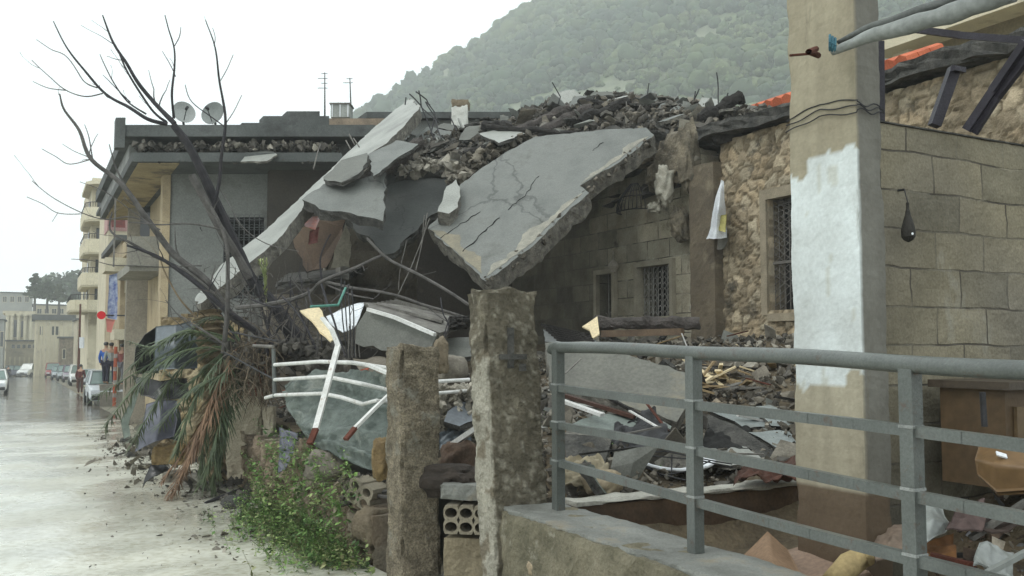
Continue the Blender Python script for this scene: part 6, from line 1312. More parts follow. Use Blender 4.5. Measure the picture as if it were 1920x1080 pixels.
# burnt beam under the window, yellow panel
A, B = P(1118, 606, 12.8), P(1312, 606, 12.2); mb = MB(); k = 20; pts = [A + (B - A) * q / k for q in range(k + 1)]
mb.tube(pts, [.09 * (1 + .3 * nz(p, 3)) for p in pts], 12); mb.v = [tuple(Vector(v_) + Vector((nz(v_, 9), nz(v_, 9, 3), nz(v_, 9, 7))) * .04) for v_ in mb.v]; tag(mb.build('charred_beam', mat('ashy_wood', (.15, .13, .12))), 'thick ashy beam lying level below the barred small window', 'beam')
mb = MB(); mb.bar(P(1130, 626, 12.5), P(1280, 622, 12.0), .14, .09); tag(mb.build('timber', mat('brown_timber', (.2, .14, .09), (.1, .07, .05), 5, .8, .4, 30)), 'split brown timber under the ashy beam', 'beam')
ps('yellow_board', [(1092, 612), (1120, 593), (1124, 626), (1112, 634), (1106, 618)], [(1092, 612, 11.5), (1120, 593, 11.5), (1112, 634, 11.3)], .02, 'small bright cream yellow board standing in the rubble', [MCREAM, MCREAM], seed=45, cat='board', j=.004)
# splintered wood by the stone wall
for k in range(80):
    x, y = r5.uniform(1300, 1482), r5.uniform(672, 742); Y = 13.2 - (y - 665) / 80 * 3.4; c = P(x, y, Y); a = Vector((r5.uniform(-1, 1), r5.uniform(-.8, .8), r5.uniform(-.25, .45))).normalized(); L = r5.uniform(.12, .5); c = c + Z * .07
    mb = MB(); mb.bar(c - a * L, c + a * L, r5.uniform(.03, .09), r5.uniform(.012, .03)); tag(mb.build('splintered_plank', [MWOOD, MCREAM, MCHAR, MGREYW, MWOOD, MCREAM][k % 6]), 'splintered plank in the wood debris below the stone wall', 'plank', 'splintered planks below the stone wall')
mb = MB()
for k in range(900):
    x, y = r5.uniform(1295, 1490), r5.uniform(660, 760); Y = 13.4 - (y - 660) / 90 * 3.4; chunk(mb, P(x, y, Y), r5.uniform(.02, .08), r5, flat=.02)
tag(mb.build('rubble', mat('wood_chips', (.30, .25, .18), (.10, .085, .07), 6, .9, .3, 30, island=.7)), 'chips and rubble among the splintered planks', 'rubble', kind='stuff')
# bigger broken plates and sheets half sunk in the rubble
for k in range(46):
    s, v, px = visible_sv(r5)
    while px > 1270: s, v, px = visible_sv(r5)
    c = W(s, v, hp(s, v) + r5.uniform(.04, .14)); R_ = rrot(r5) if k % 3 else Matrix.Rotation(r5.uniform(0, 6.28), 3, 'Z') @ Matrix.Rotation(r5.uniform(-.5, .5), 3, 'X'); L = r5.uniform(.14, .38); kk = r5.choice((4, 5, 5, 6))
    ol = [c + R_ @ Vector((L * math.cos(6.283 * q / kk + r5.uniform(-.3, .3)) * r5.uniform(.7, 1.2), L * .7 * math.sin(6.283 * q / kk + r5.uniform(-.3, .3)) * r5.uniform(.7, 1.2), 0)) for q in range(kk)]
    mb = MB(); slab(mb, ol, r5.uniform(.02, .09), .012, .06, 300 + k); tag(mb.build('broken_plate', [[MC, MBR], [MSL, MBRD], [MRUBD, MBRD], [MSLW, MBR], [MC, MBRD], [MTARP, MBRD]][k % 6]), 'flat broken plate of concrete half sunk in the rubble of the plot', 'slab', 'broken plates in the plot rubble')
for i, (c4, m, lab) in enumerate((
    ([[(1150, 800, 8.0), (1230, 770, 8.4)], [(1140, 850, 7.5), (1262, 838, 7.6)]], MIRON, 'dark crumpled metal sheet under the greenish slab'),
    ([[(1330, 800, 8.2), (1400, 812, 8.3)], [(1310, 838, 7.7), (1420, 850, 7.8)]], MDK, 'blackened crumpled sheet in front of the cracked paving'),
    ([[(1060, 870, 6.9), (1130, 862, 7.1)], [(1060, 912, 6.5), (1150, 915, 6.5)]], mat('tan_sheet', (.42, .36, .24), (.28, .24, .16), 2, .7, .2, 14), 'tan folded board leaning on the low wall'),
    ([[(1390, 880, 7.0), (1490, 868, 7.2)], [(1380, 905, 6.7), (1492, 895, 6.8)]], mat('redbrown_sheet', (.13, .05, .03), (.06, .03, .02), 3, .7, .3, 14), 'red brown crumpled sheet just behind the low wall top'),
    ([[(1160, 690, 9.6), (1250, 700, 9.4)], [(1180, 722, 9.2), (1290, 735, 9.0)]], MCLOTH, 'grey crumpled cloth above the fallen wall piece'),
    ([[(820, 812, 8.0), (880, 800, 8.2)], [(826, 850, 7.7), (890, 850, 7.8)]], MMET, 'blue grey crumpled sheet between the gateposts'))):
    tag(patch(c4, 22, 22, .06, 4, 30 + i, .006, 'crumpled_sheet', m, crease=.06, folds=.02), lab, 'sheet')
# ================================================================ COLLAPSED WHITE FENCE + TARP
t = thing('collapsed_fence', 'collapsed white painted steel fence bent over the green tarp', 'fence', P(515, 800, 10.25))
def fr(nm, pts, r_, m=MWHR, n=8, flat=False):
    q = [P(*p) for p in pts]; o = []
    for i in range(len(q) - 1):
        for k in range(6):
            f = k / 6; o.append(q[i] * (1 - f) + q[i + 1] * f)
    o.append(q[-1]); mb = MB()
    r_ *= .78
    if flat: [mb.bar(a, b_ + (b_ - a) * .03, r_ * 2.2, r_ * 1.2) for a, b_ in zip(o[:-1], o[1:])]
    else: mb.tube(o, r_, n)
    return mb.build(nm, m, t)
fr('rail', [(515, 684, 10.05), (600, 678, 9.25), (660, 680, 8.65), (738, 692, 8.65)], .026)
fr('rail', [(515, 712, 10.05), (612, 706, 9.15), (680, 720, 8.55), (736, 733, 8.65)], .026)
fr('rail', [(498, 746, 10.25), (515, 741, 10.05), (604, 738, 9.15), (640, 745, 8.85), (680, 758, 8.55)], .026)
fr('rail', [(680, 758, 8.55), (706, 751, 8.35), (738, 756, 8.65)], .024)
fr('rail', [(475, 648, 10.55), (512, 650, 10.15)], .024, MGREYW)
fr('post', [(513, 654, 10.10), (515, 746, 10.05)], .03, MRAIL)
fr('bar', [(634, 648, 8.45), (612, 730, 8.25), (592, 804, 8.05)], .030, flat=True)
fr('bar_end', [(592, 804, 8.05), (581, 832, 7.95)], .031, MRUST, flat=True)
fr('bar', [(604, 596, 8.65), (622, 618, 8.55), (634, 648, 8.45)], .024, flat=True)
fr('bar', [(738, 732, 7.95), (700, 768, 7.85), (666, 802, 7.75)], .026, flat=True)
fr('bar_end', [(666, 802, 7.75), (648, 824, 7.65)], .027, MRUST, flat=True)
fr('bar', [(688, 683, 8.45), (738, 704, 8.05)], .028, flat=True)
fr('rail', [(812, 716, 7.95), (880, 712, 8.15)], .022); fr('rail', [(812, 738, 7.85), (884, 732, 8.15)], .02)
fr('rail', [(430, 622, 10.85), (520, 640, 10.45)], .012, MIRON); fr('rail', [(420, 660, 10.85), (515, 712, 10.15)], .012, MIRON)
for k in range(5): fr('bar', [(452 + 13 * k, 640, 12.1), (470 + 11 * k, 742, 11.8)], .012, MRUST)
tag(patch([[(535, 725, 10.2), (570, 702, 10.2), (640, 700, 9.9), (735, 712, 9.2), (800, 720, 8.9)], [(538, 760, 9.9), (590, 756, 9.5), (660, 770, 9.2), (740, 780, 8.8), (800, 790, 8.6)], [(560, 800, 9.4), (610, 820, 9.0), (660, 835, 8.8), (730, 842, 8.4), (800, 840, 8.3)], [(575, 822, 9.2), (620, 852, 8.8), (662, 872, 8.6), (730, 880, 8.2), (800, 860, 8.1)]], 110, 140, .03, 1.9, 1, .01, 'green_tarp', MTARP, crease=.12, folds=.05), 'crumpled dusty green tarp spilling over the rubble stone wall', 'tarp')
tag(patch([[(522, 800, 10.0), (556, 812, 9.9)], [(524, 850, 9.7), (552, 850, 9.6)], [(520, 888, 9.5), (534, 884, 9.5)]], 14, 8, .03, 3, 2, .006, 'grey_sheet', MMETP), 'bluish grey sheet hanging in the weeds left of the tarp', 'panel')
tag(patch([[(655, 700, 9.9), (694, 690, 9.8)], [(646, 712, 9.8), (690, 702, 9.7)]], 6, 8, .03, 5, 7, .008, 'orange_scrap', MORG), 'orange red scrap lying behind the second white rail', 'scrap')
tag(patch([[(528, 732, 10.8), (552, 728, 10.7)], [(526, 740, 10.8), (550, 738, 10.7)]], 5, 6, .02, 5, 8, .008, 'orange_scrap', MORG), 'small orange red scrap near the left fence post', 'scrap')
tag(patch([[(660, 672, 11), (720, 668, 10.8)], [(700, 735, 10.0), (760, 728, 9.6)]], 16, 16, .04, 2, 9, .03, 'brown_board', mat('dusty_board', (.25, .22, .17), (.15, .13, .1), 2, .8, .3, 14)), 'dusty brown board leaning behind the white rails', 'board')
# dark bushy tangle under the bare tree
mb = MB()
for k in range(380):
    c = P(r5.uniform(430, 650), r5.uniform(640, 700), r5.uniform(11.6, 13.5)); chunk(mb, c, r5.uniform(.03, .12), r5)
tag(mb.build('rubble', MRUBD), 'dark rubble and roots below the bare tree', 'rubble', kind='stuff')
# planks/flat block by short post etc
ps('grey_plate', [(838, 770), (888, 742), (890, 790), (862, 800), (832, 790)], [(838, 770, 7.9), (888, 742, 8.3), (862, 800, 7.8)], .06, 'blue grey slate plate leaning between the gateposts', [mat('slate_plate', (.2, .22, .24), (.13, .145, .16), 2, .5, .2, 14), MBRD], seed=50)
mb = MB(); mb.bar(P(850, 832, 7.6), P(898, 800, 7.5), .07, .04); tag(mb.build('strip', MWHR), 'white strip with brown back pointing at the tall gatepost', 'strip')
mb = MB()
for k in range(500): chunk(mb, P(r5.uniform(640, 735), r5.uniform(890, 950), r5.uniform(8.0, 8.8)), r5.uniform(.015, .05), r5)
tag(mb.build('rubble', MRUB), 'broken stone bits around the tilted hollow block', 'rubble', kind='stuff')
for i, (a, b_) in enumerate((((640, 946, 8.1), (735, 920, 7.9)), ((650, 936, 8.2), (728, 932, 7.8)))):
    mb = MB(); mb.tube([P(*a), (P(*a) + P(*b_)) / 2 + Z * .03, P(*b_)], .018, 6); tag(mb.build('branch', MBARK), ('upper' if i else 'lower') + ' dead stick lying by the tilted hollow block', 'branch')
mb = MB(); rockmesh(mb, P(840, 900, 7.0), .3, .2, .12, 70, .3, 4); tag(mb.build('dark_soil', mat('dark_soil', (.07, .055, .045), (.03, .025, .02), 4, .95, .9, 20)), 'dark damp soil above the blocks between the gateposts', 'soil', kind='stuff')
# ================================================================ CHUNK OF WALL, STONE WALL STUB, PALM
t = thing('wall_stub', 'pale streaked concrete wall stub beside the palm fronds', 'wall', G(470, 925)); mb = MB()
c = G(470, 925); roughbox(mb, P(462, 800, c.y + .3), (.24, .10, .72), (Vector((1, -.1, 0)).normalized(), Vector((.1, 1, 0)).normalized(), Z), .04, .02, 11, chip=.04); roughbox(mb, P(504, 840, c.y + .1), (.07, .1, .55), (X1, Y1, Z), .04, .02, 12, chip=.04)
mb.build('wall', mat('streaked_concrete', (.66, .60, .46), (.48, .42, .31), 3, .9, .5, 24, dirt=(.15, .12, .08), dirt_scale=3, dirt_amt=.3, streak=.2), t)
mb = MB(); relief(mb, P(300, 700, 16.5) - Z * 1.5, X1, Z, -Y1, 1.5, 3.0, .06, stones_fn(4, [(.46, .36, .2), (.4, .31, .18), (.5, .42, .27)], mort=(.25, .2, .13), dep=.05, seed=9), .3, top=lambda x: 2.55 + .25 * nz((x, 0, 1), 2)); tag(mb.build('rubble_wall', MSTA), 'short ochre stone wall stub behind the torn metal sheets', 'wall')
palm = thing('date_palm', 'battered date palm with drooping green fronds and one dead brown frond', 'palm', P(400, 905, 12.6))
mb = MB(); pts = [P(412, 905, 12.6), P(408, 800, 12.6), P(402, 700, 12.6), P(394, 630, 12.65), P(388, 580, 12.7)]; o = []
for a, b_ in zip(pts[:-1], pts[1:]):
    for k in range(8): o.append(a + (b_ - a) * k / 8)
mb.tube(o, [.19 + .025 * (1 if k % 2 else -1) for k in range(len(o))], 16); mb.build('trunk', mat('palm_trunk', (.38, .30, .18), (.18, .13, .08), 5, .95, 1, 16, dirt=(.1, .08, .05), dirt_scale=4, dirt_amt=.3, bdist=.06), palm)
MFR = mat('frond_green', (.12, .155, .075), (.055, .08, .045), 3, .55, 0, 5, island=.4, grain=0, spec=.4)
MFB = mat('frond_brown', (.26, .165, .10), (.14, .085, .055), 4, .7, 0, 5, island=.4, grain=0)
MFY = mat('frond_pale', (.45, .48, .22), (.28, .33, .15), 3, .55, 0, 5, island=.3, grain=0)
def frond(ctrl, m, ll, n=46, seed=0, nm='frond', droop=.5, dens=1, parent=None, org=None):
    r = random.Random(seed); pp = [P(*c) for c in ctrl]; mb = MB(); pts = []
    k = len(pp)
    for i in range(k - 1):
        p0_ = pp[max(i - 1, 0)]; p1_ = pp[i]; p2_ = pp[i + 1]; p3_ = pp[min(i + 2, k - 1)]
        for q in range(10):
            t_ = q / 10; pts.append(.5 * ((2 * p1_) + (p2_ - p0_) * t_ + (2 * p0_ - 5 * p1_ + 4 * p2_ - p3_) * t_ ** 2 + (-p0_ + 3 * p1_ - 3 * p2_ + p3_) * t_ ** 3))
    pts.append(pp[-1]); mb.tube(pts, [.018 * (1 - .8 * i / len(pts)) for i in range(len(pts))], 6)
    for i in range(n):
        f = .12 + .88 * (i + r.random() * .5) / n; x = f * (len(pts) - 1); j = min(int(x), len(pts) - 2); p = pts[j] + (pts[j + 1] - pts[j]) * (x - j); d = (pts[j + 1] - pts[j]).normalized()
        sd = d.cross(Z); 
        if sd.length < .2: sd = d.cross(X1 + Y1 * .3)
        sd.normalize()
        for s_ in (-1, 1):
            L = ll * (math.sin(min(1, f * 1.5 + .15) * 1.6)) * (1.1 - .55 * f) * r.uniform(.75, 1.15); a = (d * r.uniform(.45, .8) + sd * s_ * r.uniform(.45, .9) + d.cross(sd) * r.uniform(-.3, .3)).normalized()
            w_ = a.cross(Z + X1 * r.uniform(-.4, .4)).normalized() * r.uniform(.006, .010); m1 = p + a * L * .5 - Z * L * .10 * droop; e = p + a * L - Z * L * .42 * droop
            mb.add([p - w_ * .5, p + w_ * .5, m1 + w_, m1 - w_, e], [(0, 1, 2, 3), (3, 2, 4)])
    return mb.build(nm, m, parent or palm)
FR = [([(440, 648, 12.3), (360, 640, 12.2), (270, 690, 12.2), (185, 740, 12.3)], MFR, .42), ([(440, 650, 12.2), (340, 660, 11.9), (260, 720, 11.8), (196, 800, 11.9)], MFR, .40), ([(430, 650, 12.4), (350, 680, 12.3), (290, 760, 12.3), (250, 830, 12.4)], MFR, .36),
      ([(440, 640, 12.2), (380, 622, 12.1), (300, 640, 12.1), (245, 690, 12.2)], MFR, .34), ([(455, 655, 12.1), (430, 740, 11.9), (410, 830, 11.8), (400, 915, 11.8)], MFR, .44), ([(445, 655, 12.1), (410, 720, 11.9), (388, 800, 11.8), (376, 880, 11.8)], MFR, .42),
      ([(450, 655, 12.2), (440, 740, 12.0), (420, 820, 11.9), (410, 890, 11.9)], MFR, .34), ([(440, 650, 12.0), (392, 700, 11.7), (356, 770, 11.6), (330, 850, 11.6)], MFR, .36), ([(435, 650, 12.3), (395, 680, 12.2), (350, 720, 12.2), (310, 700, 12.2)], MFR, .34),
      ([(450, 640, 12.2), (420, 600, 12.2), (380, 600, 12.2), (340, 640, 12.2)], MFR, .32), ([(440, 660, 11.9), (420, 700, 11.7), (360, 730, 11.6), (300, 800, 11.7)], MFR, .36), ([(430, 640, 12.1), (350, 620, 12), (290, 650, 12), (240, 640, 12.1)], MFR, .3), ([(440, 660, 12), (420, 760, 11.7), (396, 850, 11.6), (384, 900, 11.6)], MFR, .4),
      ([(446, 650, 11.9), (400, 740, 11.6), (360, 840, 11.5), (318, 930, 11.5)], MFB, .36), ([(446, 660, 11.9), (404, 760, 11.6), (362, 850, 11.5), (326, 925, 11.5)], MFB, .30), ([(440, 660, 12.0), (396, 760, 11.8), (356, 830, 11.7), (305, 900, 11.6)], MFB, .22)]
for i, (c, m, l_) in enumerate(FR):
    o = frond(c, m, l_, 60, i, droop=.6)
    if m is MFB: o['label'] = 'dead brown drooping frond'
tf = thing('palm_frond', 'pale yellow green palm frond tip standing against the dark opening', 'frond', P(495, 570, 12.5))
for q in range(3): frond([(498 + q, 575, 12.4), (497, 530, 12.4), (486 + q * 7, 488, 12.4)], MFY, .16, 22, 60 + q, 'blade', .1, parent=tf)
# torn metal sheets around the palm
tag(patch([[(291, 612, 13.3), (330, 608, 13.2), (358, 602, 13.4)], [(290, 650, 13.1), (330, 652, 13.0), (368, 640, 13.3)], [(288, 694, 13.2), (330, 692, 13.1), (368, 690, 13.4)]], 22, 22, .05, 1.6, 3, .012, 'torn_sheet', MMET), 'upper grey blue torn car panel behind the palm fronds', 'panel')
tag(patch([[(292, 612, 13.35), (270, 626, 13.3), (254, 652, 13.3)], [(296, 650, 13.5), (276, 660, 13.4), (248, 680, 13.3)], [(300, 700, 13.5), (276, 700, 13.4), (256, 700, 13.3)]], 18, 18, .06, 2.2, 5, .012, 'black_shell', MBLK), 'glossy black broken shell left of the upper torn panel', 'panel')
tag(patch([[(352, 604, 13.5), (366, 614, 13.6)], [(362, 640, 13.5), (371, 650, 13.6)], [(360, 692, 13.5), (368, 694, 13.6)]], 10, 6, .03, 2, 6, .01, 'black_shell', MBLK), 'dark curled edge on the right of the upper torn panel', 'panel')
tag(patch([[(274, 756, 12.9), (300, 750, 12.8), (334, 752, 12.9)], [(266, 790, 12.7), (300, 792, 12.6), (332, 790, 12.8)], [(254, 848, 12.6), (290, 830, 12.5), (326, 816, 12.7)]], 22, 22, .05, 1.8, 7, .012, 'torn_sheet', MMETP), 'lower slate blue torn car panel standing on the mud', 'panel')
tag(patch([[(322, 752, 12.9), (338, 760, 13)], [(322, 790, 12.75), (340, 796, 13)], [(318, 822, 12.75), (336, 826, 13)]], 10, 6, .06, 3, 8, .01, 'torn_sheet', mat('teal_metal', (.10, .14, .14), (.05, .07, .07), 3, .4, .2, 10)), 'dark teal crumpled strip on the right of the slate blue panel', 'panel')
tag(patch([[(246, 700, 13.3), (300, 716, 13.2), (350, 710, 13.4)], [(262, 740, 13.2), (300, 748, 13.1), (352, 744, 13.3)]], 12, 18, .08, 2.5, 9, .02, 'bumper_piece', MBLK), 'black crushed bumper piece between the two torn panels', 'panel')
tag(patch([[(252, 735, 13.2), (262, 730, 13.2)], [(226, 790, 13.1), (240, 796, 13.1)], [(232, 822, 13), (244, 816, 13)]], 12, 6, .04, 3, 3, .01, 'torn_sheet', mat('dull_green_metal', (.2, .24, .2), (.14, .17, .14), 3, .6, .2, 10)), 'small dull green torn sheet left of the slate blue panel', 'panel')
tag(patch([[(266, 915, 12.6), (282, 870, 12.7), (300, 862, 12.7)], [(272, 905, 12.6), (300, 890, 12.6), (318, 880, 12.7)]], 10, 14, .04, 4, 4, .012, 'black_shell', MBLK), 'thin black curved fragment on the mud below the panels', 'panel')
mb = MB(); roughbox(mb, P(322, 850, 12.8), (.22, .12, .14), (X1, Y1, Z), .04, .03, 31, chip=.05); tag(mb.build('stone_block', mat('ochre_stone', (.42, .30, .14))), 'ochre stone block behind the lower torn panel', 'rock')
# chunks and mud rubble along the road edge
def scat(n, fx, size, m, lab, seed=1, ex=.0):
    r = random.Random(seed); mb = MB(); k = 0
    while k < n:
        px, py = fx(r); p = G(px, py); chunk(mb, p + Z * (.01 + ex * r.random()), size * (.35 + 1.1 * r.random() ** 3), r, flat=size * .3); k += 1
    tag(mb.build('gravel', m), lab, 'gravel', kind='stuff')
scat(1500, lambda r: ((lambda t: (215 + 300 * t + r.gauss(0, 28 + 26 * t), 820 + 175 * t + r.gauss(0, 16)))(r.random())), .045, MRUB, 'grey brown grit spilled along the muddy road edge', 3)
scat(700, lambda r: ((lambda t: (230 + 280 * t + r.gauss(0, 40 + 30 * t), 835 + 190 * t + r.gauss(0, 26)))(r.random())), .03, MRUBL, 'pale grit spilled along the muddy road edge', 4)
scat(90, lambda r: (r.uniform(150, 480), r.uniform(850, 1070)), .022, MRUBD, 'few dark crumbs on the muddy road', 5)
scat(420, lambda r: (r.gauss(300, 40), r.gauss(855, 22)), .10, MRUB, 'rubble heaped under the torn panels', 6, .25)
scat(520, lambda r: (r.gauss(420, 36), r.gauss(905, 16)), .08, MRUBD, 'dark rubble under the palm fronds', 7, .2)
for i, (px, py, w_, lab) in enumerate(((255, 856, .16, 'dark lump of concrete at the left end of the roadside rubble'), (330, 905, .18, 'brownish lump beside the dead frond tip'), (372, 915, .2, 'grey lump under the green frond tips'), (440, 955, .16, 'dark root like lump at the wall foot'), (236, 830, .12, 'small dark stone nearest the parked cars'))):
    p = G(px, py); mb = MB(); rockmesh(mb, p + Z * w_ * .4, w_, w_ * .8, w_ * .6, 90 + i, .35, 3); tag(mb.build('rubble_lump', [MBRD, MRUB, MBR, MBRD, MBRD][i]), lab, 'rock')
for i, (a, b_, c_, lab) in enumerate((((215, 858), (262, 846), (300, 838), 'left grey stick lying on the roadside grit'), ((385, 948), (430, 938), (462, 918), 'curved root on the mud at the wall foot'), ((448, 985), (466, 940), (482, 900), 'dark upright stake at the corner of the weeds'))):
    mb = MB(); q = [G(*a) + Z * .03, G(*b_) + Z * .08, G(*c_) + Z * (.04 if i < 2 else .35)]; mb.tube(q, [.02, .026, .014], 7); tag(mb.build('stick', MBARKD if i else MGREYW), lab, 'stick')
# ================================================================ WEEDS
def weeds(name, lab, n, fx, L0, L1, seed, m, dens=12):
    r = random.Random(seed); V = []; Cc = []
    for k in range(n):
        b_, dr = fx(r); L = r.uniform(L0, L1); lean = Vector((r.gauss(0, .35), r.gauss(0, .35), 1)) + dr; lean.normalize(); g_ = r.choice([(.15, .27, .08), (.21, .34, .10), (.11, .20, .06), (.30, .38, .15), (.07, .13, .045), (.22, .23, .11)])
        for q in range(dens):
            f = (q + .5) / dens; p = b_ + lean * L * f + dr * .4 * L * f * f; a = Vector((r.gauss(0, 1), r.gauss(0, 1), r.gauss(.15, .5))).normalized(); ll = (L * .20 * (1.15 - f) + .012) * r.uniform(.5, 1.5); w_ = a.cross(Vector((r.random(), r.random(), 1))).normalized() * ll * r.uniform(.16, .3)
            V += [p, p + a * ll * .5 + w_, p + a * ll - Z * ll * .15, p + a * ll * .5 - w_]; kk = r.uniform(.7, 1.35); Cc += [tuple(x * kk for x in g_)] * 4
        w_ = lean.cross(X1).normalized() * .003; V += [b_ - w_, b_ + w_, b_ + lean * L + w_, b_ + lean * L - w_]; Cc += [(.1, .13, .05)] * 4
    o = np_mesh(name, np.array([tuple(v) for v in V]), np.arange(len(V)).reshape(-1, 4), np.array(Cc), m); return tag(o, lab, 'weeds', kind='stuff')
MWEED = mat('weed_leaf', (1.15, 1.15, 1.15), (.8, .8, .8), 3, .6, 0, 5, attr=True, grain=0)
def wallface(r):
    s = r.uniform(7.3, 10.6); f = r.random() ** 2.2 * .8; z = gz(s) + f * (1.0 if s < 9 else 1.15); v = 2.45 - .35 * (1 - f) * r.random()
    return W(s, v, z), -VV * .7 * r.random()
weeds('weeds', 'bright green weeds growing over the rubble stone wall by the road', 520, wallface, .10, .30, 3, MWEED)
def foot(r):
    s = r.uniform(7.2, 10.3); return W(s, 2.5 - abs(r.gauss(0, .28)) - .05, gz(s) + .03), -VV * .3 * r.random()
weeds('weeds', 'low ferny weeds in a strip along the foot of the wall', 700, foot, .08, .26, 4, MWEED)
def tall(r):
    px, py = r.choice([(540, 960), (560, 1010), (600, 940), (650, 1000), (660, 1050), (520, 880), (545, 930), (620, 1040), (508, 860), (600, 1000)]); px += r.gauss(0, 26); py += r.gauss(0, 24)
    Y = 13 - (py - 860) / 220 * 5.5 - .2; p = P(px, py, max(7, Y)); return p, -VV * .3 * r.random()
weeds('weeds', 'taller ferny clumps of weeds hanging down the wall', 230, tall, .14, .30, 5, MWEED, 16)
def tuft(r):
    s, v = r.uniform(5.8, 9.5), r.uniform(3.2, 4.4); return W(s, v, hp(s, v) + .02), Vector((0, 0, 0))
weeds('weeds', 'few sparse tufts of weeds in the rubble', 60, tuft, .05, .14, 6, MWEED, 8)
# ================================================================ BARE TREE
tree = thing('bare_tree', 'bare leafless tree with long thin branches reaching over the street', 'tree', P(560, 700, 12.6))
def limb(ctrl, r0, r1, m=MBARK, nm='branch', twigs=0, seed=0, par=None, tw=.5):
    r = random.Random(seed); pp = [P(*c) for c in ctrl]; pts = []; k = len(pp)
    for i in range(k - 1):
        a, b_, c, d = pp[max(i - 1, 0)], pp[i], pp[i + 1], pp[min(i + 2, k - 1)]
        for q in range(7):
            t_ = q / 7; pts.append(.5 * ((2 * b_) + (c - a) * t_ + (2 * a - 5 * b_ + 4 * c - d) * t_ ** 2 + (-a + 3 * b_ - 3 * c + d) * t_ ** 3))
    pts.append(pp[-1]); pts = [p + Vector((nz(p, 1.8, seed), nz(p, 1.8, seed + 5), nz(p, 1.8, seed + 9))) * .035 for p in pts]; n = len(pts)
    mb = MB(); mb.tube(pts, [(r0 + (r1 - r0) * i / (n - 1)) * (1.0 + .10 * nz(pts[i], 6)) for i in range(n)], 9 if r0 > .03 else 6)
    for q in range(twigs):
        i = r.randrange(n // 5, n - 1); p = pts[i]; d = (pts[min(i + 1, n - 1)] - pts[i - 1]).normalized(); a = (d + Vector((r.gauss(0, .7), r.gauss(0, .5), r.gauss(.15, .6)))).normalized(); L = tw * r.uniform(.3, 1); tp = [p]
        rr = max(.004, (r0 + (r1 - r0) * i / n) * .35)
        for h in range(5): a = (a + Vector((r.gauss(0, .16), r.gauss(0, .12), r.gauss(.05, .14)))).normalized(); tp.append(tp[-1] + a * L / 5)
        mb.tube(tp, [rr, rr * .8, rr * .65, rr * .5, rr * .4, .003], 5)
    return mb.build(nm, m, par or tree)
limb([(588, 700, 12.7), (562, 640, 12.6), (520, 585, 12.5), (470, 520, 12.4), (436, 448, 12.3), (402, 380, 12.2), (378, 322, 12.1), (352, 270, 12.0), (325, 232, 11.9)], .105, .045, MBARKD, 'trunk')
limb([(470, 520, 12.3), (420, 440, 12.1), (396, 402, 12.1), (362, 330, 12.0)], .06, .05, MBARK, 'branch')
limb([(325, 232, 11.9), (290, 196, 11.9), (246, 130, 11.9), (210, 75, 11.9), (193, 28, 11.9)], .036, .008, MBARKD, 'branch', 5, 2)
limb([(310, 228, 11.9), (285, 205, 11.9), (240, 135, 11.8), (222, 98, 11.8), (208, 70, 11.8), (197, 45, 11.8)], .02, .006, MBARKD, 'branch', 3, 3)
limb([(318, 232, 11.9), (280, 222, 11.8), (240, 200, 11.8), (196, 178, 11.8), (150, 126, 11.8), (124, 90, 11.8), (98, 38, 11.8)], .028, .007, MBARKD, 'branch', 2, 4)
limb([(196, 178, 11.8), (160, 180, 11.8), (120, 166, 11.8), (92, 140, 11.8), (60, 112, 11.8)], .009, .005, MBARK, 'branch', 1, 5)
limb([(120, 166, 11.8), (90, 164, 11.8), (62, 152, 11.8)], .007, .004, MBARK, 'branch'); limb([(182, 165, 11.8), (152, 148, 11.8), (122, 104, 11.8), (96, 92, 11.8), (70, 75, 11.8)], .009, .004, MBARK, 'branch')
limb([(275, 215, 11.9), (240, 190, 11.9), (212, 150, 11.9), (195, 120, 11.9), (186, 102, 11.9)], .013, .005, MBARKD, 'branch', 2, 7); limb([(245, 195, 11.9), (215, 165, 11.9), (191, 142, 11.9)], .009, .004, MBARKD, 'branch')
limb([(325, 225, 11.9), (324, 180, 11.8), (327, 130, 11.8), (326, 86, 11.8), (316, 50, 11.8), (309, 27, 11.8)], .020, .006, MBARKD, 'branch', 1, 8); limb([(326, 86, 11.8), (335, 68, 11.8), (338, 50, 11.8)], .007, .004, MBARKD, 'branch'); limb([(326, 145, 11.8), (314, 115, 11.8), (304, 95, 11.8)], .007, .004, MBARKD, 'branch')
limb([(396, 402, 12.1), (414, 320, 12.0), (420, 250, 11.9), (415, 170, 11.9), (406, 115, 11.9), (398, 80, 11.9), (385, 38, 11.9)], .03, .006, MBARKD, 'branch', 1, 9)
limb([(420, 240, 11.9), (394, 220, 11.9), (360, 190, 11.9), (346, 160, 11.9)], .01, .005, MBARKD, 'branch'); limb([(424, 232, 11.9), (440, 208, 11.9), (453, 178, 11.9)], .007, .004, MBARK, 'branch'); limb([(414, 150, 11.9), (426, 128, 11.9), (436, 104, 11.9)], .006, .004, MBARK, 'branch'); limb([(400, 88, 11.9), (403, 72, 11.9), (400, 54, 11.9)], .006, .004, MBARKD, 'branch')
limb([(570, 690, 12.5), (500, 630, 12.3), (430, 585, 12.2), (380, 520, 12.1), (320, 470, 12.0), (275, 412, 11.9), (230, 350, 11.8), (172, 300, 11.8), (150, 245, 11.8), (118, 205, 11.8), (110, 178, 11.8)], .07, .008, MBARK, 'branch', 6, 10, tw=.5)
limb([(275, 412, 11.9), (255, 380, 11.9), (222, 322, 11.9), (212, 290, 11.9), (206, 270, 11.9)], .018, .006, MBARK, 'branch'); limb([(172, 300, 11.8), (166, 260, 11.8), (158, 232, 11.8)], .009, .004, MBARKD, 'branch'); limb([(168, 298, 11.8), (130, 305, 11.8), (104, 290, 11.8), (78, 278, 11.8)], .007, .004, MBARK, 'branch'); limb([(168, 295, 11.8), (140, 282, 11.8), (117, 268, 11.8)], .006, .003, MBARK, 'branch')
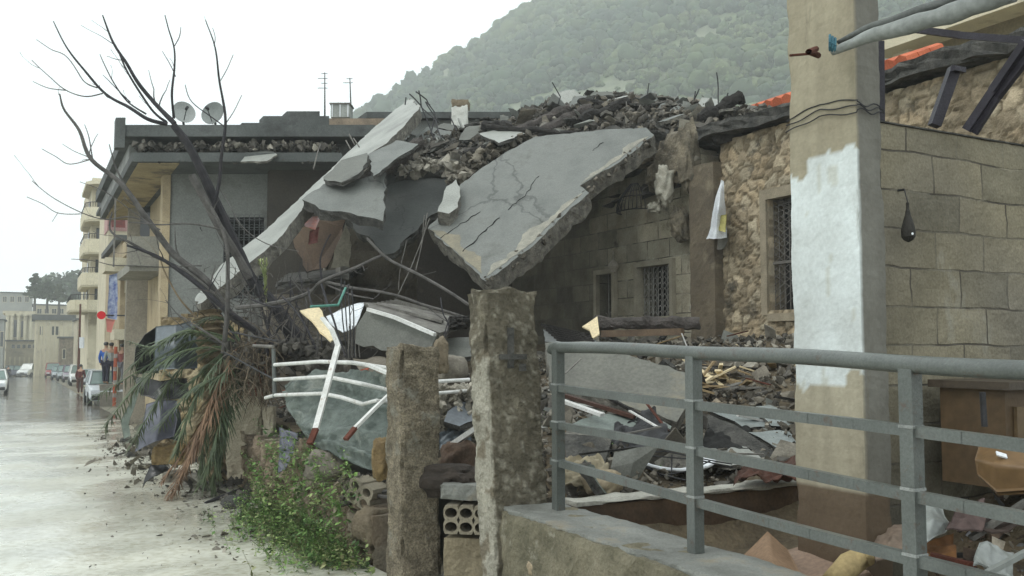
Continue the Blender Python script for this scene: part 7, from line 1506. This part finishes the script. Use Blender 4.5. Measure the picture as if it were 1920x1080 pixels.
limb([(540, 670, 12.4), (450, 600, 12.1), (380, 540, 12.0), (310, 490, 11.9), (262, 470, 11.8), (236, 462, 11.8)], .045, .012, MBARKD, 'branch', 6, 11); limb([(430, 580, 12.1), (360, 515, 12.0), (290, 480, 11.9), (240, 455, 11.8), (206, 430, 11.8), (208, 395, 11.8)], .03, .009, MBARK, 'branch', 5, 12)
limb([(300, 430, 11.8), (250, 408, 11.8), (196, 410, 11.7), (150, 398, 11.7), (100, 372, 11.7), (60, 340, 11.7)], .010, .005, MBARK, 'branch', 2, 13); limb([(150, 398, 11.7), (108, 398, 11.7), (80, 382, 11.7), (50, 368, 11.7)], .006, .004, MBARK, 'branch'); limb([(108, 398, 11.7), (98, 415, 11.7)], .004, .003, MBARK, 'branch')
limb([(420, 432, 12.0), (350, 420, 11.9), (290, 420, 11.8), (240, 415, 11.8)], .012, .008, MBARK, 'branch', 1, 14); limb([(300, 440, 11.8), (250, 400, 11.8), (196, 360, 11.7), (150, 340, 11.7)], .010, .004, MBARK, 'branch', 1, 15)
limb([(420, 660, 12), (425, 600, 11.9), (428, 500, 11.9), (418, 440, 11.9), (384, 370, 12)], .034, .02, MBARK, 'branch', 2, 16); limb([(370, 600, 12.2), (338, 560, 12.1), (310, 510, 12.1), (300, 480, 12)], .016, .008, mat('tan_bark', (.35, .27, .17), (.2, .15, .1), 6, .8, .5, 40), 'branch', 1, 17)
limb([(380, 500, 12), (300, 500, 11.9), (220, 498, 11.8), (180, 490, 11.8), (135, 487, 11.8)], .009, .004, MBARK, 'branch', 1, 18); limb([(410, 350, 12.1), (450, 420, 12), (500, 455, 11.9), (560, 470, 11.8)], .009, .005, MBARK, 'branch', 1, 19)
for i in range(26):   # tangle of thin stems round the stump
    x0, y0 = r5.uniform(430, 600), r5.uniform(640, 690); x1, y1 = x0 + r5.uniform(-150, 60), y0 - r5.uniform(50, 150); Yq = r5.uniform(11.6, 12.9); bx_ = (r5.uniform(-30, 30), r5.uniform(-25, 25))
    limb([(x0, y0, Yq), ((x0 + x1) / 2 + bx_[0], (y0 + y1) / 2 + bx_[1], Yq), (x1, y1, Yq)], r5.uniform(.012, .03), .005, r5.choice([MBARK, MBARKD]), 'branch', 3, 100 + i, tw=.45)
# fallen boughs across the plot
def bough(lab, lst, m=MBARK):
    t_ = thing('fallen_bough', lab, 'branch', P(*lst[0][0][0]))
    for i, (c, a, b_, tw) in enumerate(lst): limb(c, a, b_, m, 'bough', tw, 200 + i + len(lab), par=t_, tw=.4)
bough('long grey bough running right from the tree to the fork by the green pole', [([(440, 578, 11.6), (520, 566, 11.3), (580, 548, 11.0), (606, 530, 10.8), (660, 506, 10.7), (722, 478, 10.6)], .03, .016, 3)])
bough('straight grey bough slanting down from the hanging slab to the tall gatepost', [([(690, 446, 10.6), (722, 478, 10.5), (770, 506, 10.3), (880, 572, 9.8)], .016, .018, 2)])
bough('thin dark bough sloping level towards the tall gatepost', [([(604, 530, 10.8), (680, 545, 10.5), (760, 560, 10.2), (872, 596, 9.8)], .018, .014, 3), ([(614, 535, 10.8), (660, 552, 10.5), (700, 560, 10.4)], .012, .008, 1)])
bough('upright broken twig rising from the fork by the green pole', [([(602, 530, 10.8), (600, 490, 10.8), (608, 460, 10.8), (618, 440, 10.8)], .013, .008, 0), ([(604, 532, 10.8), (612, 560, 10.6), (622, 590, 10.4), (634, 630, 10.2), (648, 670, 10)], .016, .010, 1)], MBARKD)
bough('dark broken twigs crossing in front of the cream panel', [([(530, 556, 10.4), (560, 590, 10.2), (590, 640, 10)], .012, .007, 1), ([(578, 540, 10.4), (588, 580, 10.2), (600, 620, 10.0), (604, 650, 10)], .011, .007, 1), ([(470, 560, 10.6), (520, 575, 10.5), (560, 560, 10.4)], .012, .007, 2)], MBARKD)
bough('small dark forked twig near the end of the boards', [([(826, 560, 9.5), (832, 590, 9.4), (842, 612, 9.4), (830, 640, 9.3)], .008, .005, 1), ([(846, 590, 9.4), (838, 620, 9.3), (828, 636, 9.3)], .007, .004, 0)], MBARKD)
rods('rebar_bundle', 'upright bent steel rods between the cream panel and the big block', [[(641 + 7 * k, 520 + 6 * k, 10.2), (643 + 7 * k, 600, 10.1), (650 + 5 * k, 670, 10.0)] for k in range(4)], .008)
rods('rebar_bundle', 'thin rods in the gap at the left end of the plot', [[(655 + 6 * k, 610, 9.9), (652 + 8 * k, 668, 9.8)] for k in range(4)], .006, MGREYW)
# random weathered planks and boards in the plot for fine clutter
for k in range(40):
    s, v, px = visible_sv(r5); c = W(s, v, hp(s, v) + r5.uniform(.08, .2)); a = Vector((r5.uniform(-1, 1), r5.uniform(-1, 1), r5.uniform(-.25, .35))).normalized(); L = r5.uniform(.12, .45)
    mb = MB(); mb.bar(c - a * L, c + a * L, r5.uniform(.02, .05), r5.uniform(.012, .025)); tag(mb.build('wood_stick', [MGREYW, MCHAR, MWHR, MRUST, MWOOD, MGREYW][k % 6]), 'loose stick of wood or metal lying in the rubble of the plot', 'stick', 'loose sticks in the plot')

mb = MB()
for k in range(420):
    x, y, Yq = r5.uniform(432, 520), r5.uniform(632, 735), r5.uniform(11.3, 12.6); p = P(x, y, Yq); d = Vector((r5.gauss(0, .5), r5.gauss(0, .4), r5.gauss(-.7, .5))).normalized(); L = r5.uniform(.1, .45)
    q = [p, p + d * L * .5 + Vector((r5.gauss(0, .03), 0, r5.gauss(0, .03))), p + d * L]; mb.tube(q, [.006, .005, .003], 4)
tag(mb.build('dry_vines', mat('dry_vine', (.20, .16, .11), (.07, .055, .04), 4, .9, 0, 10, island=.5)), 'matted dry vines and roots hanging beside the palm', 'vines', kind='stuff')
mb = MB()
for k in range(800):
    t_ = r5.random(); x = 380 + 300 * t_ + r5.gauss(0, 30); y = 560 + 90 * t_ + r5.gauss(0, 34); p = P(x, y, r5.uniform(11.2, 13.2)); d = Vector((r5.gauss(-.3, .6), r5.gauss(0, .4), r5.gauss(.25, .55))).normalized(); L = r5.uniform(.08, .4)
    if k % 3: continue
    mb.tube([p, p + d * L * .5 + Vector((r5.gauss(0, .03), 0, r5.gauss(0, .03))), p + d * L], [.007, .005, .003], 4)
tag(mb.build('brushwood', mat('brushwood', (.15, .135, .12), (.05, .045, .04), 4, .9, 0, 10, island=.5)), 'thin tangled dead brushwood around the foot of the bare tree', 'brushwood', kind='stuff')
# ================================================================ HAZE
mb = MB(); mb.box((150, 290, 128), (560, 380, 136))
hz = mb.build('haze', mat('haze_dummy', (1, 1, 1), grain=0, bump=0)); hz['kind'] = 'stuff'; hz['label'] = 'thin pale rain mist filling the valley'
hm = bpy.data.materials.new('haze'); hm.use_nodes = True; hm.node_tree.nodes.clear()
pv = hm.node_tree.nodes.new('ShaderNodeVolumePrincipled'); pv.inputs['Color'].default_value = (.93, .97, .97, 1); pv.inputs['Density'].default_value = HAZE; pv.inputs['Anisotropy'].default_value = .2
ho = hm.node_tree.nodes.new('ShaderNodeOutputMaterial'); hm.node_tree.links.new(pv.outputs[0], ho.inputs['Volume'])
hz.data.materials.clear(); hz.data.materials.append(hm)
for ob in list(bpy.data.objects):
    if '_o' in ob: del ob['_o']
